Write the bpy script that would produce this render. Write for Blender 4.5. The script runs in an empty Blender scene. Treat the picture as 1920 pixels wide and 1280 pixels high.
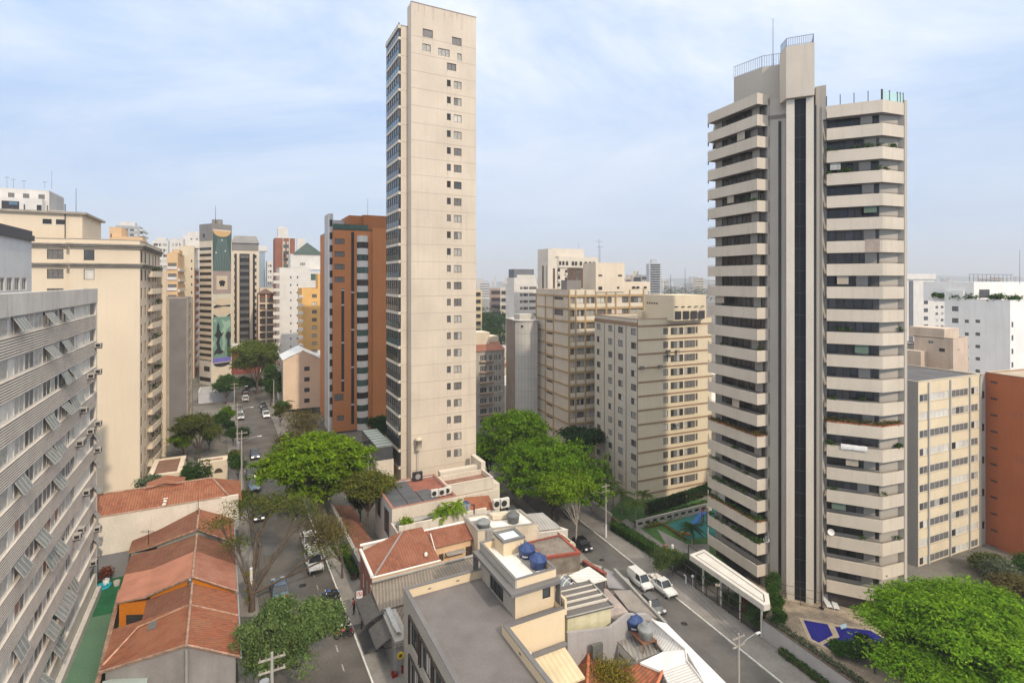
import bpy, math, random
import numpy as np
from mathutils import Vector, Matrix
R = math.radians
rnd = random.Random(7)
S = bpy.context.scene
COL = S.collection
# ---------------------------------------------------------------- camera
F, HZ, CX, H = 1000.0, 526.0, 960.0, 36.0      # focal length and horizon in photo pixels, eye height
cam_d = bpy.data.cameras.new('camera'); cam = bpy.data.objects.new('camera', cam_d); COL.objects.link(cam)
cam.location = (0, 0, H); cam.rotation_euler = (R(90), 0, 0)
cam_d.sensor_width = 36; cam_d.lens = 36 * F / 1920
cam_d.shift_y = -(640 - HZ) / 1920
cam_d.clip_start = 0.5; cam_d.clip_end = 30000
S.camera = cam
# ---------------------------------------------------------------- light
SUN_AZ = math.atan2(0.58, -0.81)      # compass angle from +Y towards +X
SUN_EL = R(36)
sd = Vector((math.sin(SUN_AZ) * math.cos(SUN_EL), math.cos(SUN_AZ) * math.cos(SUN_EL), math.sin(SUN_EL)))
sun_d = bpy.data.lights.new('sun', 'SUN'); sun = bpy.data.objects.new('sun', sun_d); COL.objects.link(sun)
sun_d.energy = 2.3; sun_d.angle = R(1.5); sun_d.color = (1.0, 0.85, 0.66)
sun.rotation_euler = sd.to_track_quat('Z', 'Y').to_euler(); sun.location = (60, -80, 120)
W = bpy.data.worlds.new('World'); S.world = W; W.use_nodes = True
nt = W.node_tree; nt.nodes.clear()
def wn(t, **k):
 n = nt.nodes.new(t)
 for a, v in k.items(): setattr(n, a, v)
 return n
sky = wn('ShaderNodeTexSky', sky_type='NISHITA', sun_disc=False, sun_elevation=SUN_EL, sun_rotation=SUN_AZ,
   air_density=1.0, dust_density=1.2, ozone_density=2.0, altitude=700)
tc = wn('ShaderNodeTexCoord')
mp = wn('ShaderNodeMapping'); mp.inputs['Scale'].default_value = (1.0, 1.0, 2.6)
nz = wn('ShaderNodeTexNoise'); nz.inputs['Scale'].default_value = 1.35; nz.inputs['Detail'].default_value = 7; nz.inputs['Roughness'].default_value = .61
nz.inputs['Distortion'].default_value = .5
sx = wn('ShaderNodeSeparateXYZ')
rmp = wn('ShaderNodeMapRange'); rmp.inputs['From Min'].default_value = .42; rmp.inputs['From Max'].default_value = .66
up = wn('ShaderNodeMapRange'); up.inputs['From Min'].default_value = .02; up.inputs['From Max'].default_value = .42
up.inputs['To Min'].default_value = .10; up.inputs['To Max'].default_value = 1.0
mul = wn('ShaderNodeMath', operation='MULTIPLY')
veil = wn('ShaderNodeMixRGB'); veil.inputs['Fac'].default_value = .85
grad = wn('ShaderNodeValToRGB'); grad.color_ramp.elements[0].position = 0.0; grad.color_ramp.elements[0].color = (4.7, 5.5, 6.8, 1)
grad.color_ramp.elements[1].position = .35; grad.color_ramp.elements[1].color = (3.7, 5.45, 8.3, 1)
for ps, cc in ((.5, (5.5, 6.6, 8.6, 1)), (.8, (23.0, 21.3, 18.6, 1))): grad.color_ramp.elements.new(ps).color = cc      # overhead sky brightened out of view, added as fill light
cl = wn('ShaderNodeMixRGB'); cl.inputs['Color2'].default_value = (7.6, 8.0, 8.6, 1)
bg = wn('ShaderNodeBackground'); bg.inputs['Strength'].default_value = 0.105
out = wn('ShaderNodeOutputWorld')
L = nt.links.new
L(tc.outputs['Generated'], mp.inputs['Vector']); L(mp.outputs['Vector'], nz.inputs['Vector'])
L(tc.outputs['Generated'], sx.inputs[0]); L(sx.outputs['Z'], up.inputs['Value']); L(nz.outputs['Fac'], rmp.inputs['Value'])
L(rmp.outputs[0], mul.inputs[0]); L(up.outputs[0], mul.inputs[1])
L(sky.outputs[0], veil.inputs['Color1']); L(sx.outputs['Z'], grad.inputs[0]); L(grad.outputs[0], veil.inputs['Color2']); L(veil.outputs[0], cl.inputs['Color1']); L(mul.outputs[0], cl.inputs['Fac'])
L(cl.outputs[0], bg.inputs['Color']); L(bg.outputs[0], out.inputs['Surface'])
S.view_settings.view_transform = 'Standard'; S.view_settings.look = 'None'
S.view_settings.exposure = 0.33; S.view_settings.gamma = 1.0
S.render.engine = 'CYCLES'
S.cycles.max_bounces = 6; S.cycles.diffuse_bounces = 3; S.cycles.glossy_bounces = 3; S.cycles.transmission_bounces = 4
S.cycles.volume_bounces = 0
S.cycles.use_denoising = True
S.cycles.caustics_reflective = False; S.cycles.caustics_refractive = False
# ---------------------------------------------------------------- geometry helpers
def G(px, py, z=0.0):
 """the point at height z that the photograph shows at pixel px, py"""
 Y = F * (H - z) / (py - HZ); return Vector(((px - CX) / F * Y, Y, z))
def D(px, Y): return Vector(((px - CX) / F * Y, Y))
def ZP(py, Y): return H - (py - HZ) * Y / F
def along(P, d, px):
 k = (px - CX) / F; return (k * P[1] - P[0]) / (d[0] - k * d[1])
E = Vector((.887, .461)); DD = Vector((-.461, .887))         # the town's grid: across and away
ER = Vector((.918, .397)); DR = Vector((-.397, .918))        # grid of the lower side
DL = Vector((-.478, .878)); EL = Vector((.878, .478))        # the upper street
ZR = -9.0
def V3(p, z): return Vector((p[0], p[1], z))
class MB:
 def __init__(s): s.v = []; s.f = []; s.m = []; s.sm = []
 def poly(s, pts, m=0, smooth=False):
  b = len(s.v); s.v.extend(tuple(p) for p in pts); s.f.append(tuple(range(b, b + len(pts)))); s.m.append(m); s.sm.append(smooth)
 def grid(s, rows, m=0, closed=False, smooth=True):
  b = len(s.v); n = len(rows[0])
  for r in rows: s.v.extend(tuple(p) for p in r)
  for i in range(len(rows) - 1):
   for j in range(n if closed else n - 1):
    k = (j + 1) % n
    s.f.append((b + i*n + j, b + i*n + k, b + (i+1)*n + k, b + (i+1)*n + j)); s.m.append(m); s.sm.append(smooth)
 def box(s, o, a, b, c, m=0):
  o, a, b, c = map(Vector, (o, a, b, c))
  if a.cross(b).dot(c) < 0: a, b = b, a
  p = [o, o+a, o+a+b, o+b, o+c, o+a+c, o+a+b+c, o+b+c]
  for q in ((0,3,2,1), (4,5,6,7), (0,1,5,4), (1,2,6,5), (2,3,7,6), (3,0,4,7)): s.poly([p[i] for i in q], m)
 def abox(s, x0, x1, y0, y1, z0, z1, m=0): s.box((x0,y0,z0), (x1-x0,0,0), (0,y1-y0,0), (0,0,z1-z0), m)
 def fbox(s, P, d, u0, u1, w0, w1, z0, z1, m=0):
  """box in a face's frame: u along d, w outwards from the face"""
  n = Vector((d[1], -d[0])); d = Vector(d[:2]); P = Vector(P[:2])
  o = P + d*u0 + n*w0
  s.box(V3(o, z0), V3(d*(u1-u0), 0), V3(n*(w1-w0), 0), (0,0,z1-z0), m)
 def prism(s, poly, z0, z1, m=0, mt=None, bottom=False):
  n = len(poly)
  for i in range(n):
   a, b = poly[i], poly[(i+1) % n]
   s.poly([V3(a,z0), V3(b,z0), V3(b,z1), V3(a,z1)], m)
  s.poly([V3(p,z1) for p in poly], m if mt is None else mt)
  if bottom: s.poly([V3(p,z0) for p in reversed(poly)], m)
 def tube(s, p0, p1, r0, r1=None, n=8, m=0, cap=True):
  p0, p1 = Vector(p0), Vector(p1); r1 = r0 if r1 is None else r1
  ax = (p1-p0).normalized(); t = Vector((1,0,0)) if abs(ax.x) < .9 else Vector((0,1,0))
  a = ax.cross(t).normalized(); b = ax.cross(a)
  r = [[p + (a*math.cos(2*math.pi*i/n) + b*math.sin(2*math.pi*i/n))*q for i in range(n)] for p, q in ((p0,r0), (p1,r1))]
  s.grid(r, m, True)
  if cap: s.poly(list(r[0]), m); s.poly(list(reversed(r[1])), m)
 def path(s, pts, rad, n=6, m=0):
  pts = [Vector(p) for p in pts]; rows = []
  for i, p in enumerate(pts):
   ax = (pts[min(i+1,len(pts)-1)] - pts[max(i-1,0)]).normalized()
   t = Vector((1,0,0)) if abs(ax.x) < .8 else Vector((0,1,0))
   a = ax.cross(t).normalized(); b = ax.cross(a); q = rad[i] if hasattr(rad, '__len__') else rad
   rows.append([p + (a*math.cos(2*math.pi*j/n) + b*math.sin(2*math.pi*j/n))*q for j in range(n)])
  s.grid(rows, m, True)
  s.poly(rows[0], m); s.poly(list(reversed(rows[-1])), m)
 def lathe(s, c, prof, n=16, m=0):
  c = Vector(c); rows = [[c + Vector((r*math.cos(2*math.pi*i/n), r*math.sin(2*math.pi*i/n), z)) for i in range(n)] for r, z in prof]
  s.grid(rows, m, True)
  if prof[-1][0] > .01: s.poly(rows[-1], m)
  if prof[0][0] > .01: s.poly(list(reversed(rows[0])), m)
 def mesh(s, name, mats, off=(0,0,0)):
  me = bpy.data.meshes.new(name)
  v = np.array(s.v, dtype=np.float64).reshape(-1,3) - np.array(tuple(off))
  me.from_pydata(v.tolist(), [], s.f)
  for m in (mats if isinstance(mats, (list, tuple)) else [mats]): me.materials.append(m)
  me.polygons.foreach_set('material_index', s.m); me.polygons.foreach_set('use_smooth', s.sm)
  uv = me.uv_layers.new(name='UVMap'); buf = []
  vv = v.tolist()
  for f in s.f:
   p0 = Vector(vv[f[0]]); n = Vector((0,0,0))
   for i in range(1, len(f)-1):
    n += (Vector(vv[f[i]])-p0).cross(Vector(vv[f[i+1]])-p0)
   if n.length < 1e-12 or abs(n.z) > .995*n.length: h, u = Vector((1,0,0)), Vector((0,1,0))
   else:
    n.normalize(); h = Vector((0,0,1)).cross(n).normalized(); u = n.cross(h)
   for i in f:
    p = Vector(vv[i]); buf.append(p.dot(h)); buf.append(p.dot(u))
  uv.data.foreach_set('uv', buf); me.update(); return me
 def build(s, name, mats, parent=None, off=None, smooth_weld=False):
  """vertices are given in the scene's coordinates; a child's mesh is stored from its thing's base"""
  if off is None:
   off = Vector((0,0,0)); q = parent
   while q is not None: off = off + q.location; q = q.parent
  o = bpy.data.objects.new(name, s.mesh(name, mats, off)); COL.objects.link(o)
  if parent is not None: o.parent = parent
  return o
def tag(o, label=None, cat=None, group=None, kind=None):
 if label: o['label'] = label
 if cat: o['category'] = cat
 if group: o['group'] = group
 if kind: o['kind'] = kind
 return o
def thing(name, loc, label, cat, group=None, rz=0):
 o = bpy.data.objects.new(name, None); COL.objects.link(o)
 o.location = loc; o.rotation_euler = (0,0,rz); o.empty_display_size = .5
 return tag(o, label, cat, group)
def solo(name, mb, mats, label, cat, group=None, kind=None):
 """a thing that is one mesh: its origin at its base centre"""
 v = np.array(s_v(mb)); c = (v.min(0)+v.max(0))/2; c[2] = v[:,2].min()
 o = mb.build(name, mats, None, off=tuple(c)); o.location = tuple(c)
 return tag(o, label, cat, group, kind)
def s_v(mb): return mb.v
def struct(name, mb, mats, kind='structure'):
 o = mb.build(name, mats); o['kind'] = kind; return o
def copy_tree(o, parent=None):
 c = o.copy(); COL.objects.link(c)
 if parent is not None: c.parent = parent
 for ch in list(o.children): copy_tree(ch, c)
 return c
# ---------------------------------------------------------------- materials
MATS = {}
def nodes(name):
 m = bpy.data.materials.new(name); m.use_nodes = True; t = m.node_tree
 b = t.nodes['Principled BSDF']; return m, t, b
def mat(name, col, rough=.8, var=.12, scale=.35, streak=0., stain=(.2,.19,.17), fine=.06, metal=0., spec=.3, bump=0., bscale=8., gloss=None):
 """painted or cast surface: broad tone variation, fine grain, rain streaks"""
 if name in MATS: return MATS[name]
 m, t, b = nodes(name); N = t.nodes.new; Lk = t.links.new
 b.inputs['Roughness'].default_value = rough; b.inputs['Metallic'].default_value = metal; b.inputs['Specular IOR Level'].default_value = spec
 g = N('ShaderNodeNewGeometry')
 n1 = N('ShaderNodeTexNoise'); n1.inputs['Scale'].default_value = scale; n1.inputs['Detail'].default_value = 4
 n2 = N('ShaderNodeTexNoise'); n2.inputs['Scale'].default_value = 5.; n2.inputs['Detail'].default_value = 4
 Lk(g.outputs['Position'], n1.inputs['Vector']); Lk(g.outputs['Position'], n2.inputs['Vector'])
 a = N('ShaderNodeMapRange'); a.inputs['From Min'].default_value = .3; a.inputs['From Max'].default_value = .7
 a.inputs['To Min'].default_value = 1-var; a.inputs['To Max'].default_value = 1+var
 Lk(n1.outputs['Fac'], a.inputs['Value'])
 c = N('ShaderNodeMapRange'); c.inputs['From Min'].default_value = .3; c.inputs['From Max'].default_value = .7
 c.inputs['To Min'].default_value = 1-fine; c.inputs['To Max'].default_value = 1+fine
 Lk(n2.outputs['Fac'], c.inputs['Value'])
 p = N('ShaderNodeMath'); p.operation = 'MULTIPLY'; Lk(a.outputs[0], p.inputs[0]); Lk(c.outputs[0], p.inputs[1])
 x = N('ShaderNodeVectorMath'); x.operation = 'SCALE'; x.inputs[0].default_value = col; Lk(p.outputs[0], x.inputs['Scale'])
 last = x.outputs[0]
 if streak > 0:
  mpn = N('ShaderNodeMapping'); mpn.inputs['Scale'].default_value = (1.6, 1.6, .09)
  n3 = N('ShaderNodeTexNoise'); n3.inputs['Scale'].default_value = 1.; n3.inputs['Detail'].default_value = 5; n3.inputs['Roughness'].default_value = .6
  Lk(g.outputs['Position'], mpn.inputs['Vector']); Lk(mpn.outputs[0], n3.inputs['Vector'])
  q = N('ShaderNodeMapRange'); q.inputs['From Min'].default_value = .5; q.inputs['From Max'].default_value = .78
  q.inputs['To Min'].default_value = 0; q.inputs['To Max'].default_value = streak
  Lk(n3.outputs['Fac'], q.inputs['Value'])
  mx = N('ShaderNodeMixRGB'); mx.inputs['Color2'].default_value = (*stain, 1)
  Lk(last, mx.inputs['Color1']); Lk(q.outputs[0], mx.inputs['Fac']); last = mx.outputs[0]
 Lk(last, b.inputs['Base Color'])
 if bump > 0:
  bn = N('ShaderNodeBump'); bn.inputs['Strength'].default_value = bump; bn.inputs['Distance'].default_value = .05
  n4 = N('ShaderNodeTexNoise'); n4.inputs['Scale'].default_value = bscale; n4.inputs['Detail'].default_value = 5
  Lk(g.outputs['Position'], n4.inputs['Vector']); Lk(n4.outputs['Fac'], bn.inputs['Height']); Lk(bn.outputs[0], b.inputs['Normal'])
 MATS[name] = m; return m
def glassmat(name, col=(.048,.052,.056), rough=.12, var=.6, spec=.6):
 """window glass over a dark room, each pane a little different"""
 if name in MATS: return MATS[name]
 m, t, b = nodes(name); N = t.nodes.new; Lk = t.links.new
 b.inputs['Roughness'].default_value = rough; b.inputs['Specular IOR Level'].default_value = spec
 oi = N('ShaderNodeObjectInfo'); g = N('ShaderNodeNewGeometry')
 n1 = N('ShaderNodeTexNoise'); n1.inputs['Scale'].default_value = .55; n1.inputs['Detail'].default_value = 2
 Lk(g.outputs['Position'], n1.inputs['Vector'])
 ad = N('ShaderNodeMath'); ad.operation = 'ADD'; Lk(oi.outputs['Random'], ad.inputs[0]); Lk(n1.outputs['Fac'], ad.inputs[1])
 a = N('ShaderNodeMapRange'); a.inputs['From Min'].default_value = .3; a.inputs['From Max'].default_value = 1.7
 a.inputs['To Min'].default_value = 1-var; a.inputs['To Max'].default_value = 1+var*1.5
 Lk(ad.outputs[0], a.inputs['Value'])
 x = N('ShaderNodeVectorMath'); x.operation = 'SCALE'; x.inputs[0].default_value = col; Lk(a.outputs[0], x.inputs['Scale'])
 Lk(x.outputs[0], b.inputs['Base Color']); MATS[name] = m; return m
def tilemat(name, c1, c2, c3, rib=.24, row=.42, depth=.05, lichen=.35, dirt_trough=(.10,.085,.07)):
 """clay tiles: ribs down the slope, courses across, each tile its own tone"""
 if name in MATS: return MATS[name]
 m, t, b = nodes(name); N = t.nodes.new; Lk = t.links.new
 b.inputs['Roughness'].default_value = .85; b.inputs['Specular IOR Level'].default_value = .2
 uv = N('ShaderNodeUVMap'); uv.uv_map = 'UVMap'; sp = N('ShaderNodeSeparateXYZ'); Lk(uv.outputs[0], sp.inputs[0])
 def math_(op, a, bb=None):
  n = N('ShaderNodeMath'); n.operation = op
  for i, q in enumerate((a, bb)):
   if q is None: continue
   if isinstance(q, (int, float)): n.inputs[i].default_value = q
   else: Lk(q, n.inputs[i])
  return n.outputs[0]
 u = math_('DIVIDE', sp.outputs[0], rib); v = math_('DIVIDE', sp.outputs[1], row)
 fu = math_('FRACT', u); fv = math_('FRACT', v)
 bu = math_('ABSOLUTE', math_('SINE', math_('MULTIPLY', u, math.pi)))
 hgt = math_('ADD', math_('MULTIPLY', bu, .8), math_('MULTIPLY', math_('SUBTRACT', 1., fv), .35))
 cb = N('ShaderNodeCombineXYZ'); Lk(math_('FLOOR', u), cb.inputs[0]); Lk(math_('FLOOR', v), cb.inputs[1])
 wnn = N('ShaderNodeTexWhiteNoise'); wnn.noise_dimensions = '2D'; Lk(cb.outputs[0], wnn.inputs['Vector'])
 g = N('ShaderNodeNewGeometry'); n1 = N('ShaderNodeTexNoise'); n1.inputs['Scale'].default_value = .5; n1.inputs['Detail'].default_value = 6; n1.inputs['Roughness'].default_value = .65
 Lk(g.outputs['Position'], n1.inputs['Vector'])
 m1 = N('ShaderNodeMixRGB'); m1.inputs['Color1'].default_value = (*c1,1); m1.inputs['Color2'].default_value = (*c2,1); Lk(wnn.outputs['Value'], m1.inputs['Fac'])
 r1 = N('ShaderNodeMapRange'); r1.inputs['From Min'].default_value = .42; r1.inputs['From Max'].default_value = .68; Lk(n1.outputs['Fac'], r1.inputs['Value'])
 m2 = N('ShaderNodeMixRGB'); m2.inputs['Color2'].default_value = (*c3,1); Lk(m1.outputs[0], m2.inputs['Color1']); Lk(r1.outputs[0], m2.inputs['Fac'])
 n2 = N('ShaderNodeTexNoise'); n2.inputs['Scale'].default_value = 2.4; n2.inputs['Detail'].default_value = 6; Lk(g.outputs['Position'], n2.inputs['Vector'])
 r2 = N('ShaderNodeMapRange'); r2.inputs['From Min'].default_value = .5; r2.inputs['From Max'].default_value = .75; r2.inputs['To Max'].default_value = lichen; Lk(n2.outputs['Fac'], r2.inputs['Value'])
 m3 = N('ShaderNodeMixRGB'); m3.inputs['Color2'].default_value = (*dirt_trough,1); Lk(m2.outputs[0], m3.inputs['Color1']); Lk(r2.outputs[0], m3.inputs['Fac'])
 # darker towards the troughs between the ribs
 r3 = N('ShaderNodeMapRange'); r3.inputs['From Min'].default_value = .0; r3.inputs['From Max'].default_value = .6; r3.inputs['To Min'].default_value = .85; r3.inputs['To Max'].default_value = 0; Lk(bu, r3.inputs['Value'])
 m4 = N('ShaderNodeMixRGB'); m4.inputs['Color2'].default_value = (*dirt_trough,1); Lk(m3.outputs[0], m4.inputs['Color1']); Lk(r3.outputs[0], m4.inputs['Fac'])
 Lk(m4.outputs[0], b.inputs['Base Color'])
 bn = N('ShaderNodeBump'); bn.inputs['Strength'].default_value = 1.; bn.inputs['Distance'].default_value = depth; Lk(hgt, bn.inputs['Height']); Lk(bn.outputs[0], b.inputs['Normal'])
 MATS[name] = m; return m
def ribmat(name, col, rib=.3, depth=.04, rough=.6, metal=0., var=.15, axis=0, stain=(.15,.12,.1), streak=.3, line=.4):
 """corrugated or ribbed sheet"""
 if name in MATS: return MATS[name]
 m, t, b = nodes(name); N = t.nodes.new; Lk = t.links.new
 b.inputs['Roughness'].default_value = rough; b.inputs['Metallic'].default_value = metal; b.inputs['Specular IOR Level'].default_value = .25
 uv = N('ShaderNodeUVMap'); uv.uv_map = 'UVMap'; sp = N('ShaderNodeSeparateXYZ'); Lk(uv.outputs[0], sp.inputs[0])
 mu = N('ShaderNodeMath'); mu.operation = 'MULTIPLY'; mu.inputs[1].default_value = 2*math.pi/rib; Lk(sp.outputs[axis], mu.inputs[0])
 sn = N('ShaderNodeMath'); sn.operation = 'SINE'; Lk(mu.outputs[0], sn.inputs[0])
 g = N('ShaderNodeNewGeometry'); n1 = N('ShaderNodeTexNoise'); n1.inputs['Scale'].default_value = .6; n1.inputs['Detail'].default_value = 6
 Lk(g.outputs['Position'], n1.inputs['Vector'])
 a = N('ShaderNodeMapRange'); a.inputs['From Min'].default_value = .3; a.inputs['From Max'].default_value = .7; a.inputs['To Min'].default_value = 1-var; a.inputs['To Max'].default_value = 1+var
 Lk(n1.outputs['Fac'], a.inputs['Value'])
 x = N('ShaderNodeVectorMath'); x.operation = 'SCALE'; x.inputs[0].default_value = col; Lk(a.outputs[0], x.inputs['Scale'])
 r2 = N('ShaderNodeMapRange'); r2.inputs['From Min'].default_value = .55; r2.inputs['From Max'].default_value = .8; r2.inputs['To Max'].default_value = streak
 n2 = N('ShaderNodeTexNoise'); n2.inputs['Scale'].default_value = 1.9; n2.inputs['Detail'].default_value = 7; Lk(g.outputs['Position'], n2.inputs['Vector']); Lk(n2.outputs['Fac'], r2.inputs['Value'])
 m3 = N('ShaderNodeMixRGB'); m3.inputs['Color2'].default_value = (*stain,1); Lk(x.outputs[0], m3.inputs['Color1']); Lk(r2.outputs[0], m3.inputs['Fac'])
 r3 = N('ShaderNodeMapRange'); r3.inputs['From Min'].default_value = -1; r3.inputs['From Max'].default_value = -.3; r3.inputs['To Min'].default_value = line; r3.inputs['To Max'].default_value = 0; Lk(sn.outputs[0], r3.inputs['Value'])
 m4 = N('ShaderNodeMixRGB'); m4.inputs['Color2'].default_value = (*stain,1); Lk(m3.outputs[0], m4.inputs['Color1']); Lk(r3.outputs[0], m4.inputs['Fac'])
 Lk(m4.outputs[0], b.inputs['Base Color'])
 bn = N('ShaderNodeBump'); bn.inputs['Strength'].default_value = .9; bn.inputs['Distance'].default_value = depth; Lk(sn.outputs[0], bn.inputs['Height']); Lk(bn.outputs[0], b.inputs['Normal'])
 MATS[name] = m; return m
def leafmat(name, c1, c2, c3=None, trans=.35):
 if name in MATS: return MATS[name]
 m = bpy.data.materials.new(name); m.use_nodes = True; t = m.node_tree; t.nodes.clear(); N = t.nodes.new; Lk = t.links.new
 g = N('ShaderNodeNewGeometry'); n1 = N('ShaderNodeTexNoise'); n1.inputs['Scale'].default_value = .8; n1.inputs['Detail'].default_value = 5; n1.inputs['Roughness'].default_value = .75
 Lk(g.outputs['Position'], n1.inputs['Vector'])
 r = N('ShaderNodeMapRange'); r.inputs['From Min'].default_value = .33; r.inputs['From Max'].default_value = .67; Lk(n1.outputs['Fac'], r.inputs['Value'])
 mx = N('ShaderNodeMixRGB'); mx.inputs['Color1'].default_value = (*c1,1); mx.inputs['Color2'].default_value = (*c2,1); Lk(r.outputs[0], mx.inputs['Fac'])
 last = mx.outputs[0]
 n2 = N('ShaderNodeTexWhiteNoise'); n2.noise_dimensions = '1D'; Lk(g.outputs['Random Per Island'], n2.inputs['W'])
 r2 = N('ShaderNodeMapRange'); r2.inputs['To Min'].default_value = .6; r2.inputs['To Max'].default_value = 1.4; Lk(n2.outputs['Value'], r2.inputs['Value'])
 sc = N('ShaderNodeVectorMath'); sc.operation = 'SCALE'; Lk(last, sc.inputs[0]); Lk(r2.outputs[0], sc.inputs['Scale']); last = sc.outputs[0]
 df = N('ShaderNodeBsdfDiffuse'); tr = N('ShaderNodeBsdfTranslucent'); ms = N('ShaderNodeMixShader'); ms.inputs[0].default_value = trans
 o = N('ShaderNodeOutputMaterial')
 Lk(last, df.inputs['Color']); Lk(last, tr.inputs['Color']); Lk(df.outputs[0], ms.inputs[1]); Lk(tr.outputs[0], ms.inputs[2]); Lk(ms.outputs[0], o.inputs['Surface'])
 MATS[name] = m; return m
white = mat('white_paint', (.72,.70,.66), .7, .05, streak=.15)
offwhite = mat('offwhite_render', (.62,.58,.52), .8, .08, streak=.35, stain=(.25,.22,.19))
concrete = mat('concrete', (.30,.29,.27), .85, .15, streak=.4, stain=(.13,.12,.11), bump=.1)
darkmetal = mat('dark_metal', (.03,.03,.033), .45, .1)
greymetal = mat('grey_metal', (.35,.36,.37), .45, .1, metal=.4)
steel = mat('galvanised_steel', (.45,.46,.47), .4, .12, metal=.6)
blackrub = mat('black_rubber', (.02,.02,.02), .8, .1)
frame_w = mat('pale_window_frame', (.60,.58,.54), .5, .05)
frame_b = mat('brown_window_frame', (.07,.05,.04), .5, .1)
frame_d = mat('dark_window_frame', (.03,.03,.03), .45, .1)
glass = glassmat('window_glass')
glass_g = glassmat('green_window_glass', (.04,.085,.075))
glass_b = glassmat('blue_window_glass', (.05,.10,.14))
glass_br = glassmat('smoked_glass', (.034,.029,.028), .15, .4, .4)
curtain = mat('pale_curtain', (.36,.35,.32), .6, .25, scale=3., spec=.5)
curtain_d = mat('grey_curtain', (.14,.135,.13), .5, .3, scale=3., spec=.5)
shutter = ribmat('white_shutter', (.62,.60,.55), .12, .01, .6, axis=1, streak=.1, line=.2)
shutter_g = ribmat('grey_shutter', (.33,.33,.32), .12, .01, .6, axis=1, streak=.1, line=.25)
# ---------------------------------------------------------------- buildings
WIN = {}
def win_mesh(w, h, style, fm, gm):
 key = (round(w,2), round(h,2), style, fm.name, gm.name)
 if key in WIN: return WIN[key]
 b = MB(); t = min(.07, w*.09); d = .07
 n = 1 if style.startswith('one') else 3 if style.startswith('three') else 4 if style.startswith('four') else 2
 b.abox(-w/2, w/2, -d, 0, 0, t, 0); b.abox(-w/2, w/2, -d, 0, h-t, h, 0)
 b.abox(-w/2, -w/2+t, -d, 0, t, h-t, 0); b.abox(w/2-t, w/2, -d, 0, t, h-t, 0)
 cw = (w-2*t)/n
 for i in range(n):
  x0 = -w/2+t+cw*i
  if i: b.abox(x0-t*.4, x0+t*.4, -d*.8, 0, t, h-t, 0)
  k = style.split('_')[1] if '_' in style else 'glass'
  if k == 'mix': k = ('glass', 'curtain', 'dim')[(i*2+int(w*10)) % 3]
  if k == 'half' and i == 0: k = 'glass'
  if k == 'open': k = 'glass' if i else 'hole'
  if k == 'barred':
   for q in range(1, 4): b.abox(x0, x0+cw, -d, -d*.5, t+(h-2*t)*q/4-.02, t+(h-2*t)*q/4+.02, 0)
   k = 'glass'
  mi = dict(glass=1, curtain=2, dim=3, shut=4, half=4, hole=5, dshut=6).get(k, 1)
  b.poly([(x0,-d*.4,t), (x0+cw,-d*.4,t), (x0+cw,-d*.4,h-t), (x0,-d*.4,h-t)], mi)
 WIN[key] = b.mesh('window', [fm, gm, curtain, curtain_d, shutter, glass_br, shutter_g]); return WIN[key]
def place_window(me, P, d, u, z, rec, parent, name='window'):
 d = Vector(d[:2]); n = Vector((d[1], -d[0])); p = Vector(P[:2]) + d*u - n*rec
 o = bpy.data.objects.new(name, me); COL.objects.link(o); o.parent = parent
 o.location = V3(p, z) - parent.location; o.rotation_euler = (0, 0, math.atan2(d[1], d[0])); return o
def wall_face(b, P, d, Wd, z0, z1, ops, rec, m=0, mr=None):
 d = Vector(d[:2]); P = Vector(P[:2]); n = Vector((d[1], -d[0])); mr = m if mr is None else mr
 us = sorted({0, Wd, *[round(x,4) for o in ops for x in o[:2]]}); zs = sorted({z0, z1, *[round(x,4) for o in ops for x in o[2:4]]})
 us = [u for u in us if -1e-6 <= u <= Wd+1e-6]; zs = [z for z in zs if z0-1e-6 <= z <= z1+1e-6]
 def inside(u, z): return any(o[0] < u < o[1] and o[2] < z < o[3] for o in ops)
 q = lambda u, z, w=0: V3(P + d*u - n*w, z)
 for j in range(len(zs)-1):
  zc = (zs[j]+zs[j+1])/2; st = None
  row = [o for o in ops if o[2] < zc < o[3]]
  for i in range(len(us)):
   free = i < len(us)-1 and not any(o[0] < (us[i]+us[i+1])/2 < o[1] for o in row)
   if free and st is None: st = us[i]
   if not free and st is not None:
    b.poly([q(st,zs[j]), q(us[i],zs[j]), q(us[i],zs[j+1]), q(st,zs[j+1])], m); st = None
 for o in ops:
  a, c, za, zb = o[:4]
  b.poly([q(a,za), q(c,za), q(c,za,rec), q(a,za,rec)], mr); b.poly([q(a,zb,rec), q(c,zb,rec), q(c,zb), q(a,zb)], mr)
  b.poly([q(a,za,rec), q(a,zb,rec), q(a,zb), q(a,za)], mr); b.poly([q(c,za), q(c,zb), q(c,zb,rec), q(c,za,rec)], mr)
def inset(poly, w):
 n = len(poly); r = []
 for i in range(n):
  p0, p1, p2 = Vector(poly[i-1]), Vector(poly[i]), Vector(poly[(i+1) % n])
  a = (p1-p0).normalized(); c = (p2-p1).normalized()
  na, nc = Vector((-a.y, a.x)), Vector((-c.y, c.x)); q = (na+nc)
  q = q / max(.2, (1+na.dot(nc))); r.append(p1+q*w)
 return r
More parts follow.
